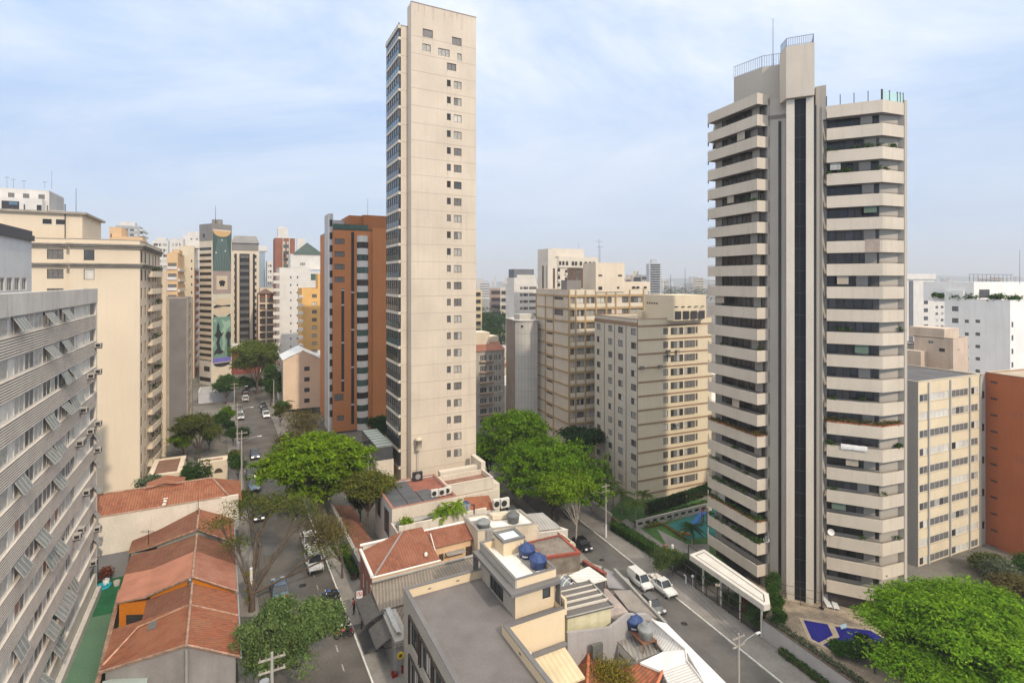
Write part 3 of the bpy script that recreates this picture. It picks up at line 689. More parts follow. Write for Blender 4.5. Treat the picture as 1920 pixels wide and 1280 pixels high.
# ---------------------------------------------------------------- cream tower with cornices
cream = mat('cream_render', (.65,.55,.42), .85, .05, .12, streak=.14, stain=(.42,.34,.24), fine=.03)
cornice = mat('grey_cornice', (.30,.27,.23), .85, .2, 1., streak=.3)
C2 = Vector((-61.9, 88.7))
def cream_tower():
 zt = 42.6; P3 = 3.1
 A = C2-E*9.2; Bp = A+DD*1.1; Cc = Bp-E*9
 poly = [Cc, Bp, A, C2, C2+DD*27, C2+DD*27-E*18]
 fr = []; u1 = front(Bp, -E, 88, 119);
 u1 = (9-u1[1], 9-u1[0]); u2 = (9.2+along(C2, E, 157), 9.2+along(C2, E, 177))
 lv = [40.95-P3*i for i in range(13)]
 w0 = [(u1[0], u1[1], z-1.55, z, 'three_dim') for z in lv];
 w2 = [(u2[0], u2[1], z-1.7, z, 'one_shut' if i else 'two_glass') for i, z in enumerate(lv)]
 uu = lambda a, c: front(C2, DD, a, c)
 sd_ = []
 for z in lv:
  for a, c in ((264,266), (271.2,273)):
   p = uu(a, c); sd_.append((p[0], p[0]+1.7, z-1.9, z+.0, 'one_hole'))
  for a, c in ((279,282), (286,288), (291,293)):
   p = uu(a, c); sd_.append((p[0], p[0]+1.3, z-2.1, z, 'two_dim'))
  p = uu(296.5, 298); sd_.append((p[0], p[0]+.9, z-1.7, z, 'one_dim'))
 t = building('cream_apartment_tower', 'tall cream apartment tower with grey cornices and curved balconies down its street side', 'building', poly, 0, zt, {0: w0, 2: w2, 3: sd_}, cream, gravel, par=.5, cap=cornice, group='apartment buildings along the streets', fm=frame_b, maxwin=100)
 # cornices wrap the corner
 for zz, dz, w in ((41.2, .75, .75), (38.15, .65, .7)):
  b = MB()
  for i, k in enumerate((0, .35, .7)):
   ww = w*(.4+.6*k/.7); za = zz+dz*k
   b.fbox(A, E, -.4, 9.2+ww, 0, ww, za, za+dz*.28)
   b.fbox(C2, DD, 0, 27, 0, ww, za+.002, za+dz*.28-.002)
   b.fbox(Cc, E, 0, 8.6, 0, ww, za, za+dz*.28)
  b.build('cornice', cornice, t)
 # curved balconies, each with its rail
 p0, p1 = uu(275.5, 294)
 bm_, rl_ = MB(), MB(); n = 10
 def curve(off, z): return [V3(C2+DD*(p0+(p1-p0)*i/n)+E*(off*(.55+.45*math.sin(math.pi*i/n))), z) for i in range(n+1)]
 for fmi in range(12):
  z = 37.2-3.1*fmi
  bb = MB(); o1 = curve(1.5, z-.55); o2 = curve(1.5, z+.5); i1 = curve(0, z-.55); i2 = curve(1.32, z+.5)
  bb.grid([o1, o2, i2, curve(1.32, z-.3), curve(0, z-.3)], 0, smooth=False); bb.grid([i1, o1], 0, smooth=False)
  bb.poly([i1[0], o1[0], o2[0], i2[0]]); bb.poly([o1[-1], i1[-1], V3(C2+DD*p1, z+.5), o2[-1]])
  o = bb.build('balcony', cream, t)
  rr = MB(); rr.path([p+Vector((0,0,.55)) for p in o2], .03, 4)
  for k in range(0, n+1): rr.tube(o2[k], o2[k]+Vector((0,0,.55)), .02, n=4)
  rr.build('railing', darkmetal, o)
  if fmi in (0, 2, 4, 6, 7, 9, 10):
   v = leaves([(*(C2+DD*(p0+(p1-p0)*random.Random(fmi).uniform(.1,.6))+E*.9), z+.8, .5,.5,.6, 14)], .16, fmi, clump=8, spread=.25)
   leaf_obj('balcony_plant', v, midgreen, o, t.location)
 b = MB(); b.fbox(C2, DD, p1+.5, p1+1.1, 0, 1.5, 0, 38); b.build('pilaster', cream, t)
 # set-back top storey
 K = C2-E*8.6+DD*5.; z1 = 47.0
 b = MB(); b.prism([K-E*16, K, K+DD*14, K+DD*14-E*16], zt-.3, z1); b.build('top_storey', cream, t)
 b = MB(); b.prism([K-E*16.6-DD*.6, K+E*.6-DD*.6, K+E*.6+DD*14.6, K+DD*14.6-E*16.6], z1+.002, z1+.35, bottom=True); b.build('top_cornice', cornice, t)
 for px in (80, 105):
  u = along(K, E, px); b = MB(); b.fbox(K, E, u, u+1.15, .01, .05, z1-1.75, z1-.95, 1); b.fbox(K, E, u-.08, u+1.23, .005, .03, z1-1.83, z1-.87, 0); b.build('vent', [frame_w, darkmetal], t)
 b = MB(); b.tube(V3(K-E*2.2-DD*.3, zt), V3(K-E*2.2-DD*.3, z1+1.6), .07); b.build('drainpipe', darkmetal, t)
 return t
CREAM = cream_tower()
antenna(-75.2, 92., 46.9, 5., 'slim dark aerial on the cream tower nearest the white block', yagi=False)
# ---------------------------------------------------------------- brown and grey blind block beyond the cream tower
tanb = mat('tan_brick', (.40,.34,.27), .9, .12, .5, fine=.15); greyr = mat('grey_render', (.19,.18,.18), .9, .1)
C3 = Vector((-72.2, 118.)); zt = ZP(560, 118)
t = building('blind_block', 'narrow blind block, half tan brick and half dark grey, behind the cream tower', 'building', [C3-E*14, C3-E*3.05, C3, C3+DD*16, C3+DD*16-E*14], 0, zt, {}, tanb, concrete, par=.4, cap=greyr, group='apartment buildings along the streets')
part(t, 'grey_wall', greyr, lambda b: b.fbox(C3, E, -3.05, .02, 0, .1, 0, zt-.02))
part(t, 'pale_pier', cornice, lambda b: (b.fbox(C3, DD, 2, 4.2, 0, .35, 0, zt-.03), b.fbox(C3, DD, 12.8, 15.9, 0, .4, 0, zt-.03), [b.fbox(C3, DD, 4.5, 12.5, 0, .2, zt-3*i-1.9, zt-3*i-1.0) for i in range(10)]))
# ---------------------------------------------------------------- white walled house with the long tile roof
tile = tilemat('clay_tile', (.34,.115,.055), (.23,.075,.04), (.36,.15,.08), .30, .48)
tile_p = tilemat('pink_clay_tile', (.38,.15,.095), (.30,.115,.07), (.42,.20,.14), .26, .6, depth=.03, lichen=.3)
tile_d = tilemat('old_clay_tile', (.24,.088,.05), (.18,.066,.04), (.27,.125,.07), .24, .42, lichen=.55)
tile_o = tilemat('orange_clay_tile', (.36,.115,.055), (.26,.078,.04), (.33,.14,.07), .28, .45, lichen=.6)
ridge_c = mat('ridge_mortar', (.34,.22,.16), .9, .3, 1.5, fine=.3)
party = mat('worn_white_wall', (.66,.61,.53), .9, .10, .35, streak=.4, stain=(.40,.34,.26), fine=.06)
greywall = mat('grey_yard_wall', (.20,.20,.21), .9, .12)
Pw = Vector((-49.8, 63.8))
def white_house():
 Ln = 14.2+1; s = Pw-E*3
 t = thing('tiled_house', V3(s, 0), 'long tile roofed house with a tall worn white party wall, below the cream tower', 'house', 'tile roofed houses')
 Q = s+E*(Ln+3)
 b = MB(); n = Vector((E.y,-E.x)); b.prism([s, Q, Q+DD*.35, s+DD*.35], 3.0, 7.6);
 b.prism([Q+DD*.36-E*.3, Q+DD*8, Q+DD*8-E*.3, Q+DD*.36-E*.6], 0, 6.6); b.prism([s+DD*8, Q+DD*8-E*.35, Q+DD*8.3-E*.35, s+DD*8.3], 0, 6.5)
 b.build('wall', party, t)
 b = MB(); b.prism([s, Q, Q+DD*.36, s+DD*.36], 0, 2.995); b.build('grey_wall', greywall, t)
 b = MB(); r = DD*4.2
 b.poly([V3(s+DD*.2,7.63), V3(Q-E*1.2+DD*.2,7.63), V3(Q-E*3.2+r,9.0), V3(s+r,9.0)]); b.poly([V3(s+r,9.0), V3(Q-E*3.2+r,9.0), V3(Q+E*.3+DD*8.5,6.6), V3(s+DD*8.5,6.6)])
 b.poly([V3(Q-E*1.2+DD*.2,7.63), V3(Q+E*.4+DD*.3,6.7), V3(Q+E*.3+DD*8.5,6.6), V3(Q-E*3.2+r,9.0)])
 m_ = s+E*9.5+r
 b.poly([V3(m_-E*2.2-DD*.5,8.88), V3(m_-DD*.4,9.35), V3(m_+DD*3,9.35), V3(m_-E*2.2+DD*3,8.7)]); b.poly([V3(m_-DD*.4,9.35), V3(m_+E*2.2-DD*.5,8.88), V3(m_+E*2.2+DD*3,8.7), V3(m_+DD*3,9.35)])
 b.build('roof', tile, t)
 b = MB(); b.path([V3(s+r,9.03), V3(Q-E*3.2+r,9.03)], .12, 6); b.path([V3(Q-E*3.2+r,9.03), V3(Q-E*1.2+DD*.2,7.7)], .12, 6)
 b.fbox(s, E, 0, 16.2, -.3, .06, 7.602, 7.68); b.build('ridge', ridge_c, t)
 b = MB()
 for i in range(7): b.poly([V3(s+E*(9.6+.12*(i%2))+DD*(.4+.55*i), 7.72+.18*i), V3(s+E*(10.0+.1*(i%3))+DD*(.4+.55*i), 7.72+.18*i), V3(s+E*10.0+DD*(.75+.55*i), 7.83+.18*i), V3(s+E*9.7+DD*(.75+.55*i), 7.83+.18*i)])
 b.build('roof_patch', white, t); return t
white_house()
# ---------------------------------------------------------------- row of low houses that share one ridge line
def row_house(name, label, yf, yn, zr, ze, uL, zl, mR, mL, wallm, ext=None):
 """ridge point at depth y on the common line; right eave at the street, left eave uL to the other side"""
 rid = lambda y: Vector((-26.8-.545*(y-43.9), y)); e = Vector((.97,.24)); eL = Vector((.995,.05))
 f, n = rid(yf), rid(yn); t = thing(name, V3(n, 0), label, 'house', 'tile roofed houses')
 uR = 4.05
 fR, nR, fL, nL = f+e*uR, n+e*uR, f-eL*uL, n-eL*uL
 b = MB(); ov = .0
 b.poly([V3(n,zr), V3(nR,ze), V3(fR,ze), V3(f,zr)], 0)
 b.poly([V3(f,zr), V3(fL,zl), V3(nL,zl), V3(n,zr)], 1)
 if ext:
  ue, zx = ext; fX, nX = f-eL*ue, n-eL*ue; b.poly([V3(fL,zl), V3(fX,zx), V3(nX,zx), V3(nL,zl)], 1)
  for a, c, za, zc in ((nX,nL,zx,zl), (fX,nX,zx,zx), (fL,fX,zl,zx)): b.poly([V3(a,za-.16), V3(c,zc-.16), V3(c,zc), V3(a,za)], 2)
  x_ = MB(); q = [nX+eL*.3+DL*.25, nL+DL*.25, fL-DL*.1, fX+eL*.3-DL*.1]; x_.prism(q, 0, zx-.17); x_.build('back_wall', wallm, t)
  if zx < 4: x_ = MB(); x_.fbox(q[0], eL, .6, 2.6, .0, .05, zx-1.6, zx-.6, 0); x_.fbox(q[0], eL, .7, 2.5, .045, .06, zx-1.5, zx-.7, 1); x_.build('window', [white, glass], t)
 # thickness at the edges
 for a, c, za, zc in ((n,nR,zr,ze), (nL,n,zl,zr), (nR,fR,ze,ze), (fL,nL,zl,zl), (fR,f,ze,zr), (f,fL,zr,zl)):
  b.poly([V3(a,za-.16), V3(c,zc-.16), V3(c,zc), V3(a,za)], 2)
 b.build('roof', [mR, mL, ridge_c], t)
 w = MB(); i_ = .25
 q = [n-eL*(uL-.4)+DL*i_, n+DL*i_, nR-e*.35+DL*i_, fR-e*.35-DL*.1, f-DL*.1, f-eL*(uL-.4)-DL*.1]; zz = [zl, zr, ze+.1, ze+.1, zr, zl]
 for i in range(6):
  j = (i+1) % 6; w.poly([V3(q[i],0), V3(q[j],0), V3(q[j],zz[j]-.2), V3(q[i],zz[i]-.2)])
 w.build('wall', wallm, t)
 r = MB(); r.path([V3(f,zr+.04), V3(n-DL*.1,zr+.04)], .13, 6)
 r.path([V3(n-DL*.02,zr+.03), V3(nR-DL*.02,ze+.03)], .09, 5); r.path([V3(n-DL*.02,zr+.03), V3(nL-DL*.02,zl+.03)], .09, 5)
 r.build('ridge', ridge_c, t)
 g = MB(); g.tube(V3(nR+e*.08,ze-.1), V3(fR+e*.08,ze-.1), .09, n=6); g.build('gutter', greymetal, t); return t, n, f, nL, fL
brick_g = mat('grey_green_render', (.30,.33,.31), .9, .12); orange_r = mat('orange_render', (.62,.20,.012), .85, .08); gable_g = mat('dirty_grey_render', (.27,.25,.24), .95, .14, .5, streak=.35, stain=(.14,.13,.12))
teal_r = mat('pale_teal_render', (.42,.50,.47), .85, .1)
row_house('tiled_house', 'old tile roofed house touching the tall white party wall', 69.3, 63.0, 6.6, 4.6, 5.0, 4.8, tile_o, tile_d, brick_g, (7.9, 4.1))
row_house('tiled_house', 'narrow dark tile roofed house stepped down below its two neighbours in the row', 62.9, 58.2, 6.1, 4.3, 4.8, 4.5, tile_d, tile_d, brick_g, (7.6, 3.8))
HC, nC, fC, nLC, fLC = row_house('tiled_house', 'pink tile roofed house whose long ribbed slope ends over an orange wall', 58.1, 53.0, 6.6, 4.6, 4.5, 4.75, tile_p, ribmat('pink_ribbed_tile', (.53,.24,.16), .36, .05, .8, stain=(.3,.12,.08), line=.5), orange_r, (7.4, 4.25))
row_house('tiled_house', 'weathered tile roofed house stepped down between the pink roof and the nearest roof', 52.9, 49.4, 6.0, 4.4, 4.4, 4.5, tile_o, tile_d, brick_g)
HN, nN, fN, nLN, fLN = row_house('tiled_house', 'nearest tile roofed house with a skylight, grey gable end and hipped back slope', 49.3, 43.9, 6.05, 4.4, 6.9, 4.05, tile_o, tile, gable_g)
# its details
b = MB(); p = fN-EL*2.9-DL*1.0; dn = 2/6.9
q = lambda u, v: V3(fN-Vector((.995,.05))*u-DL*v, 6.05-dn*u+.05)
b.poly([q(3.6,.7), q(3.6,2.1), q(2.9,2.1), q(2.9,.7)], 0)
for k in range(4): b.poly([q(3.62,.7+.45*k), q(3.62,.78+.45*k), q(2.88,.78+.45*k), q(2.88,.7+.45*k)], 1)
b.build('skylight', [mat('skylight_glass', (.16,.17,.17), .3, .2), greymetal], HN)
b = MB(); b.path([q(.6,.1)+Vector((0,0,.05)), q(4.5,1.2)+Vector((0,0,.02)), q(6.8,5.4)+Vector((0,0,.02))], .11, 5); b.build('hip_ridge', mat('pale_ridge_mortar', (.50,.30,.20), .9, .3, 2.), HN)
b = MB(); b.tube(V3(nN-DL*.02, 0), V3(nN-DL*.02, 5.7), .14); b.build('vent_pipe', concrete, HN)
# orange wall window, low extension walls
b = MB(); P_ = nC-Vector((.995,.05))*7.1+DL*.24; u0 = .7
b.fbox(P_, (.995,.05), u0, u0+1.9, .0, .05, 1.5, 2.9, 0); b.fbox(P_, (.995,.05), u0+.08, u0+1.82, .045, .06, 1.58, 2.82, 1)
for k in range(5): b.fbox(P_, (.995,.05), u0+.05, u0+1.85, .06, .09, 1.6+.25*k, 1.66+.25*k, 0)
b.build('window', [frame_b, glass], HC)
b = MB(); n2 = Vector((EL.y,-EL.x))
t = thing('garage_annex', V3(nN-EL*3, 0), 'grey flat roofed annex against the gable end of the nearest tile house', 'building')
b.prism([nN-EL*6.6-DL*12, nN+EL*3.7-DL*12, nN+EL*3.7-DL*.05, nN-EL*6.6-DL*.05], 0, 1.6); b.build('wall', gable_g, t)
t = thing('lean_to', V3(nLN-DL*3, 0), 'pale teal lean-to with a small dark opening at the back of the nearest tile house', 'building')
b = MB(); b.prism([nLN-DL*2.5+EL*.2, nLN-DL*2.5+EL*3.4, nLN+EL*3.4-DL*.1, nLN+EL*.2-DL*.1], 0, 3.3); b.build('wall', teal_r, t)
b = MB(); b.fbox(nLN-DL*2.5, EL, 1.7, 2.9, .02, .06, 1.6, 2.8, 0); b.build('window', [frame_d, glass], t)
b = MB(); P_ = nN-EL*9+DL*2
t = thing('yard_wall', V3(nLN-EL*.2, 0), 'low rendered wall with tile coping between the green yard and the houses', 'wall')
s0, s1 = nLN-EL*.3-DL*3, fLC-EL*3.2+DL*2
d_ = (s1-s0).normalized(); b.fbox(s0, d_, 0, (s1-s0).length, 0, .2, 0, 2.3); b.build('wall', concrete, t)
b = MB(); b.fbox(s0, d_, 0, (s1-s0).length, -.1, .28, 2.303, 2.42); b.build('coping', ridge_c, t)
# ---------------------------------------------------------------- mural tower
GB = 'apartment buildings along the streets'
stone = mat('beige_stone', (.60,.52,.41), .85, .08, .3, streak=.15)
greytop = mat('dark_grey_render', (.22,.21,.20), .85, .1)
def mural_tower():
 dR, dL = Vector((.5,.866)), Vector((-.866,.5)); C = D(397, 183.)
 wR = along(C, dR, 434.5); wL = along(C, dL, 374); zt = ZP(421, 183)
 A = C+dL*wL; Bq = C+dR*wR
 t = thing('mural_tower', V3(C, 0), 'slim tower with black and beige stripes and a tall abstract mural', 'building', GB)
 b = MB(); b.prism([A, C, Bq, Bq+dL*wL], 0, zt); b.build('wall', stone, t)
 s = MB(); dA = -dL; ptc = (ZP(466,183)-ZP(690,183))/19
 for i in range(20):
  z = ZP(466,183)-ptc*i; s.fbox(A, dA, .1, wL-.2, 0, .02, z-.5, z+.5)
 s.build('window_band', glass_br, t)
 s = MB(); s.fbox(A, dA, -.02, wL+.02, 0, .05, zt-5.5, zt+.4); s.fbox(C, dR, 0, .35, 0, .05, zt-5.5, zt+.4); s.fbox(C, dR, wR-.3, wR+.02, 0, .05, zt-5.5, zt+.4); s.fbox(C, dR, .35, wR-.3, 0, .045, zt-1.5, zt+.4); s.build('top_band', greytop, t)
 s = MB(); s.fbox(A, dA, 2.2, 3.3, .055, .08, zt-4.2, zt-3.0); s.build('vent', darkmetal, t)
 s = MB(); s.fbox(A, dA, .2, wL-.1, 0, .12, 0, 8.3); s.build('base_wall', offwhite, t); s = MB(); s.fbox(A, dA, 3, wL-1, .12, .16, 4.7, 6.4); s.fbox(A, dA, .4, wL-.4, .12, .16, 1.2, 2.6); s.build('window', glass_br, t)
 # the mural: flat paint, thin layers
 cols_ = dict(g=(.055,.095,.09), o=(.55,.36,.17), ta=(.30,.24,.22), be=(.52,.42,.30), k=(.025,.025,.03), cr=(.50,.48,.38), gr=(.14,.25,.20), lg=(.26,.38,.29), bl=(.15,.14,.42), ln=(.24,.30,.29), w=(.6,.6,.58))
 names = dict(g='mural_dark_green', o='mural_sun_orange', ta='mural_taupe', be='mural_beige', k='mural_black', cr='mural_cream', gr='mural_green', lg='mural_pale_green', bl='mural_blue', ln='mural_line_grey', w='mural_white')
 ms = {k: mat(names[k], v, .85, .06) for k, v in cols_.items()}; keys = list(ms); m = MB()
 n = Vector((dR.y,-dR.x)); W0, W1 = .3, wR-.25; Wm = W1-W0
 Z = lambda y: ZP(y, 185.5)
 def pt(x, y, l): return V3(C+dR*(W0+Wm*x)+n*(.03+.02*l), Z(y))
 def rect(x0,x1,y0,y1,k,l): m.poly([pt(x0,y1,l),pt(x1,y1,l),pt(x1,y0,l),pt(x0,y0,l)], keys.index(k))
 def pg(pts,k,l): m.poly([pt(x,y,l) for x,y in pts], keys.index(k))
 def ell(cx,cy,rx,ry,k,l,a0=0,a1=360,n_=18): pg([(cx+rx*math.cos(R(a0+(a1-a0)*i/n_)), cy+ry*math.sin(R(a0+(a1-a0)*i/n_))) for i in range(n_+1)],k,l)
 rect(0,1,434,508,'g',0); ell(.5,433,.48,11,'o',1,0,180)
 for i in range(11):
  a = (i-5)/5; pg([(.5+a*.22,447),(.5+a*.22+.01,447),(.5+a*.5+.012,507),(.5+a*.5-.004,507)],'ln',1)
 for x,y in ((.5,450),(.18,474),(.68,470)): ell(x,y,.035,1.4,'w',2)
 rect(0,1,508.2,551,'ta',0); rect(.2,.8,517,543,'be',1); rect(.25,.75,519,541,'cr',2); rect(.27,.73,520,540,'be',3)
 for i in range(5):
  a = R(90+72*i); ell(.5+.11*math.cos(a),530.5-4.2*math.sin(a),.07,3.,'k',4)
 ell(.5,530.5,.08,3.4,'k',4); ell(.5,524,.06,1.6,'be',5)
 rect(0,1,551.2,594,'cr',0); pg([(.05,574),(.2,571),(.5,573),(.95,571.5),(.95,576),(.6,574.5),(.3,578),(.05,577)],'k',1)
 ell(.5,565.5,.46,7,'be',1); ell(.5,583,.46,8.5,'be',1); pg([(.04,588),(.2,592),(.3,593.6),(.04,593.6)],'k',2); pg([(.96,588),(.8,592),(.7,593.6),(.96,593.6)],'k',2)
 rect(0,1,594.2,670,'gr',0); ell(.12,601,.08,2.4,'lg',1)
 pg([(.45,598),(.7,604),(.95,600),(.97,612),(.75,618),(.62,630),(.7,642),(.6,660),(.5,664),(.55,640),(.45,622),(.6,612)],'lg',1)
 pg([(.28,602),(.38,612),(.36,618),(.48,625),(.6,622),(.5,630),(.42,632),(.36,642),(.44,655),(.62,660),(.4,664),(.2,662),(.05,666),(.1,658),(.24,652),(.18,642),(.26,634),(.08,628),(.2,622),(.22,612)],'k',2)
 ell(.85,630,.15,8,'k',2); rect(.78,.92,634,669,'k',3); pg([(.0,640),(.12,636),(.08,648),(.0,652)],'lg',1)
 rect(0,1,670.2,679,'bl',0); ell(.5,680.3,.46,7.5,'k',1,0,180)
 m.build('mural', [ms[k] for k in keys], t)
 b = MB()
 for px in (403, 412): b.tube(V3(D(px,188), zt), V3(D(px,188), zt+2.2), .95, n=10)
 b.build('water_tank', greytop, t)
 b = MB(); b.tube(V3(D(404,187), zt), V3(D(404,187), zt+7), .1, .05, 5); b.build('mast', darkmetal, t); return t
mural_tower()
# ---------------------------------------------------------------- the towers round it
def simple(name, label, C, wL, wR, z0, zt, lspec, rspec, wall, dirL=None, dirR=E, dep=14, **k):
 """near corner C; wL of face towards the viewer's left of C along -dirR..., right face along dirR; spec: (ucols, ztop, pitch, n, h, pool)"""
 pass
def blk(name, label, pxs, Y, ytop, z0=-3, dirs=None, dep=14, cols_=None, pitch=3., wh=1.5, first=1.2, pool=STY, wall=white, roof=concrete, par=.6, cap=None, group=GB, fm=frame_d, gm=glass, maxwin=100, n=None, cat='building', ztop=None, d=E):
 """a block whose front runs along d between photo columns pxs at depth Y (left end); cols_ are photo columns of its windows"""
 A = D(pxs[0], Y); Wd = along(A, d, pxs[1]); Bq = A+d*Wd; nb = Vector((-d[1], d[0]))
 zt = ZP(ytop, Y) if ztop is None else ztop; ops = []
 nn = int((zt-first-z0-1)/pitch) if n is None else n
 for i in range(nn):
  z = zt-first-pitch*i
  for c in (cols_ or []):
   a, e_ = along(A, d, c[0]), along(A, d, c[1]); ops.append((a, e_, z-wh, z, pick(rnd, c[2] if len(c) > 2 else pool)))
 return building(name, label, cat, [A, Bq, Bq+nb*dep, A+nb*dep], z0, zt, {0: ops}, wall, roof, par, cap, group, fm=fm, gm=gm, maxwin=maxwin), A, Bq, zt, ops
peach = mat('peach_render', (.62,.42,.24), .85, .06); palecream = mat('pale_cream_render', (.60,.53,.41), .85, .06, streak=.1)
whiteb = mat('far_white_render', (.62,.60,.57), .85, .06, streak=.12); brickr = mat('red_brick', (.27,.115,.08), .9, .12)
darkbal = mat('dark_balcony_front', (.10,.10,.10), .6, .2, 1.)
# peach block with banded front
t, A, Bq, zt, _ = blk('apartment_building', 'peach block with white banded balconies on its front, beyond the cream tower', (313, 333), 170, 474, pitch=3.4, wh=1.5, first=3.2, cols_=[(315,331,['three_dim'])], wall=peach, dep=26, d=E)
P_ = Bq;
def side_lines(b, zt=zt, Bq=Bq):
 for i in range(14): b.fbox(Bq, DD, 1, 25, 0, .5, zt-3.2-3.4*i-2.6, zt-3.2-3.4*i-1.7)
part(t, 'balcony', offwhite, side_lines)
part(t, 'front_band', whiteb, lambda b: [b.fbox(A, E, .1, along(A,E,331.5), 0, .35, zt-3.4*i-1.8, zt-3.4*i-.9) for i in range(1,13)])
part(t, 'corner_strip', mat('pale_grey_render', (.45,.44,.43), .85, .08), lambda b: b.fbox(A, E, -3, -.003, -.2, .1, -3, zt-5))
part(t, 'upper_block', peach, lambda b: b.prism([A+DD*6+E*1, Bq+DD*6, Bq+DD*18, A+DD*18+E], zt-.5, zt+1.4))
t, A, Bq, zt, _ = blk('apartment_building', 'pale cream tower with one row of small dark windows, left neighbour of the mural tower', (336, 364), 195, 461, pitch=2.9, wh=.9, first=5, cols_=[(358,360.6,['one_glass'])], wall=palecream, dep=24)
part(t, 'side_face', brickr, lambda b: b.fbox(Bq, DD, 2, 24, 0, .3, -3, zt-9)); part(t, 'upper_block', whiteb, lambda b: b.prism([A+DD*3+E*2, A+DD*3+E*7, A+DD*10+E*7, A+DD*10+E*2], zt-.5, zt+2.6))
part(t, 'side_balcony', whiteb, lambda b: [b.fbox(Bq, DD, 2.5, 22, .3, 1.1, zt-9-3*i, zt-7.9-3*i) for i in range(13)])
t, A, Bq, zt, _ = blk('apartment_building', 'white stepped apartment block left of the mural tower with three rows of dark windows', (318, 347), 300, 447.5, pitch=3.4, wh=1.5, first=2.5, cols_=[(323,326),(329,333),(336,339)], wall=whiteb, n=7)
part(t, 'upper_block', whiteb, lambda b: (b.prism([A+E*6.6, Bq+E*7.5, Bq+E*7.5+DD*12, A+E*6.6+DD*12], zt-12, zt+2.6), b.prism([A+E*8.6, Bq+E*7.2, Bq+E*7.2+DD*10, A+E*8.6+DD*10], zt+2.6, zt+4.4)))
part(t, 'window', glass_br, lambda b: [b.fbox(A+E*6.6, E, u, u+1.0, .02, .06, zt-.8-3.4*k, zt+.5-3.4*k) for u in (3.4,6.2,8.4) for k in range(3)])
t, A, Bq, zt, _ = blk('apartment_building', 'white tower with dark window bands just above the cream tower cornice', (285, 315), 320, 451, pitch=3.3, wh=1.6, first=1.6, cols_=[(288,296),(298,304),(306,313)], wall=whiteb, n=9)
part(t, 'upper_block', whiteb, lambda b: b.prism([A+E*2.2, A+E*7.2, A+E*7.2+DD*8, A+E*2.2+DD*8], zt, zt+1.9))
t, A, Bq, zt, _ = blk('apartment_building', 'grey balconied tower over the cream tower roof', (217, 262), 350, 423, pitch=3.3, wh=1.4, first=1.8, cols_=[(220,228),(231,240),(244,258)], wall=mat('far_grey_render', (.34,.36,.38), .85, .08), n=9)
part(t, 'balcony', whiteb, lambda b: [b.fbox(Bq, DD, 0, 28, 0, 1.6, zt-3.3*k-3, zt-3.3*k-1.8) for k in range(9)])
part(t, 'upper_block', whiteb, lambda b: b.prism([A+E*1.5+DD*3, Bq-E*3+DD*3, Bq-E*3+DD*12, A+E*1.5+DD*12], zt, zt+3.))
t, A, Bq, zt, _ = blk('apartment_building', 'small peach rooftop block next to the cream tower cornice', (205, 228), 210, 426, first=2.5, cols_=[(207,209.5,['one_glass'])], wall=peach, n=1)
part(t, 'roof_slab', peach, lambda b: b.prism([A+E*1-DD*1, Bq+E*7-DD*1, Bq+E*7+DD*10, A+E+DD*10], zt-5.2, zt-3.6))
# white stepped rooftops above the cream tower
t, A, Bq, zt, ops = blk('apartment_building', 'white stepped apartment block with aerials, high behind the cream tower', (-40, 92), 200, 350, pitch=5.2, wh=1.8, first=1.6, cols_=[(15,27,['three_dim']),(43,55,['three_dim']),(72,84,['three_dim'])], wall=whiteb, n=1, dep=20)
part(t, 'grey_side', mat('side_grey_render', (.36,.35,.34), .85, .08), lambda b: b.fbox(Bq, DD, 0, 19.9, 0, .15, -3, zt-.3))
part(t, 'lower_tier', whiteb, lambda b: (b.prism([A-DD*4, A-DD*4+E*along(A-DD*4, E, 79), A+E*along(A-DD*4, E, 79), A], zt-14, zt-3.8), b.prism([Bq+E*.2, Bq+E*6, Bq+E*6+DD*12, Bq+E*.2+DD*12], zt-16, zt-7.6)))
part(t, 'window', glass_br, lambda b: [b.fbox(A-DD*4, E, along(A-DD*4, E, x0), along(A-DD*4, E, x1), .02, .08, zt-9.8, zt-5.2-q) for x0, x1, q in ((3,36,0),(44.5,47,1),(69,78,1),(88,90,1))])
part(t, 'balcony_glass', glass_b, lambda b: b.fbox(A-DD*4, E, along(A-DD*4, E, 17), along(A-DD*4, E, 33), .1, .14, zt-6.6, zt-5.4))
for i, (px, h) in enumerate(((13,4.5),(25,3.6),(45,3),(84,2.6))): antenna(*D(px, 203), zt, h, 'thin aerial on the white stepped block above the cream tower')
antenna(*D(97, 204), zt, 7, 'tall mast on the right end of the white stepped block', yagi=False)
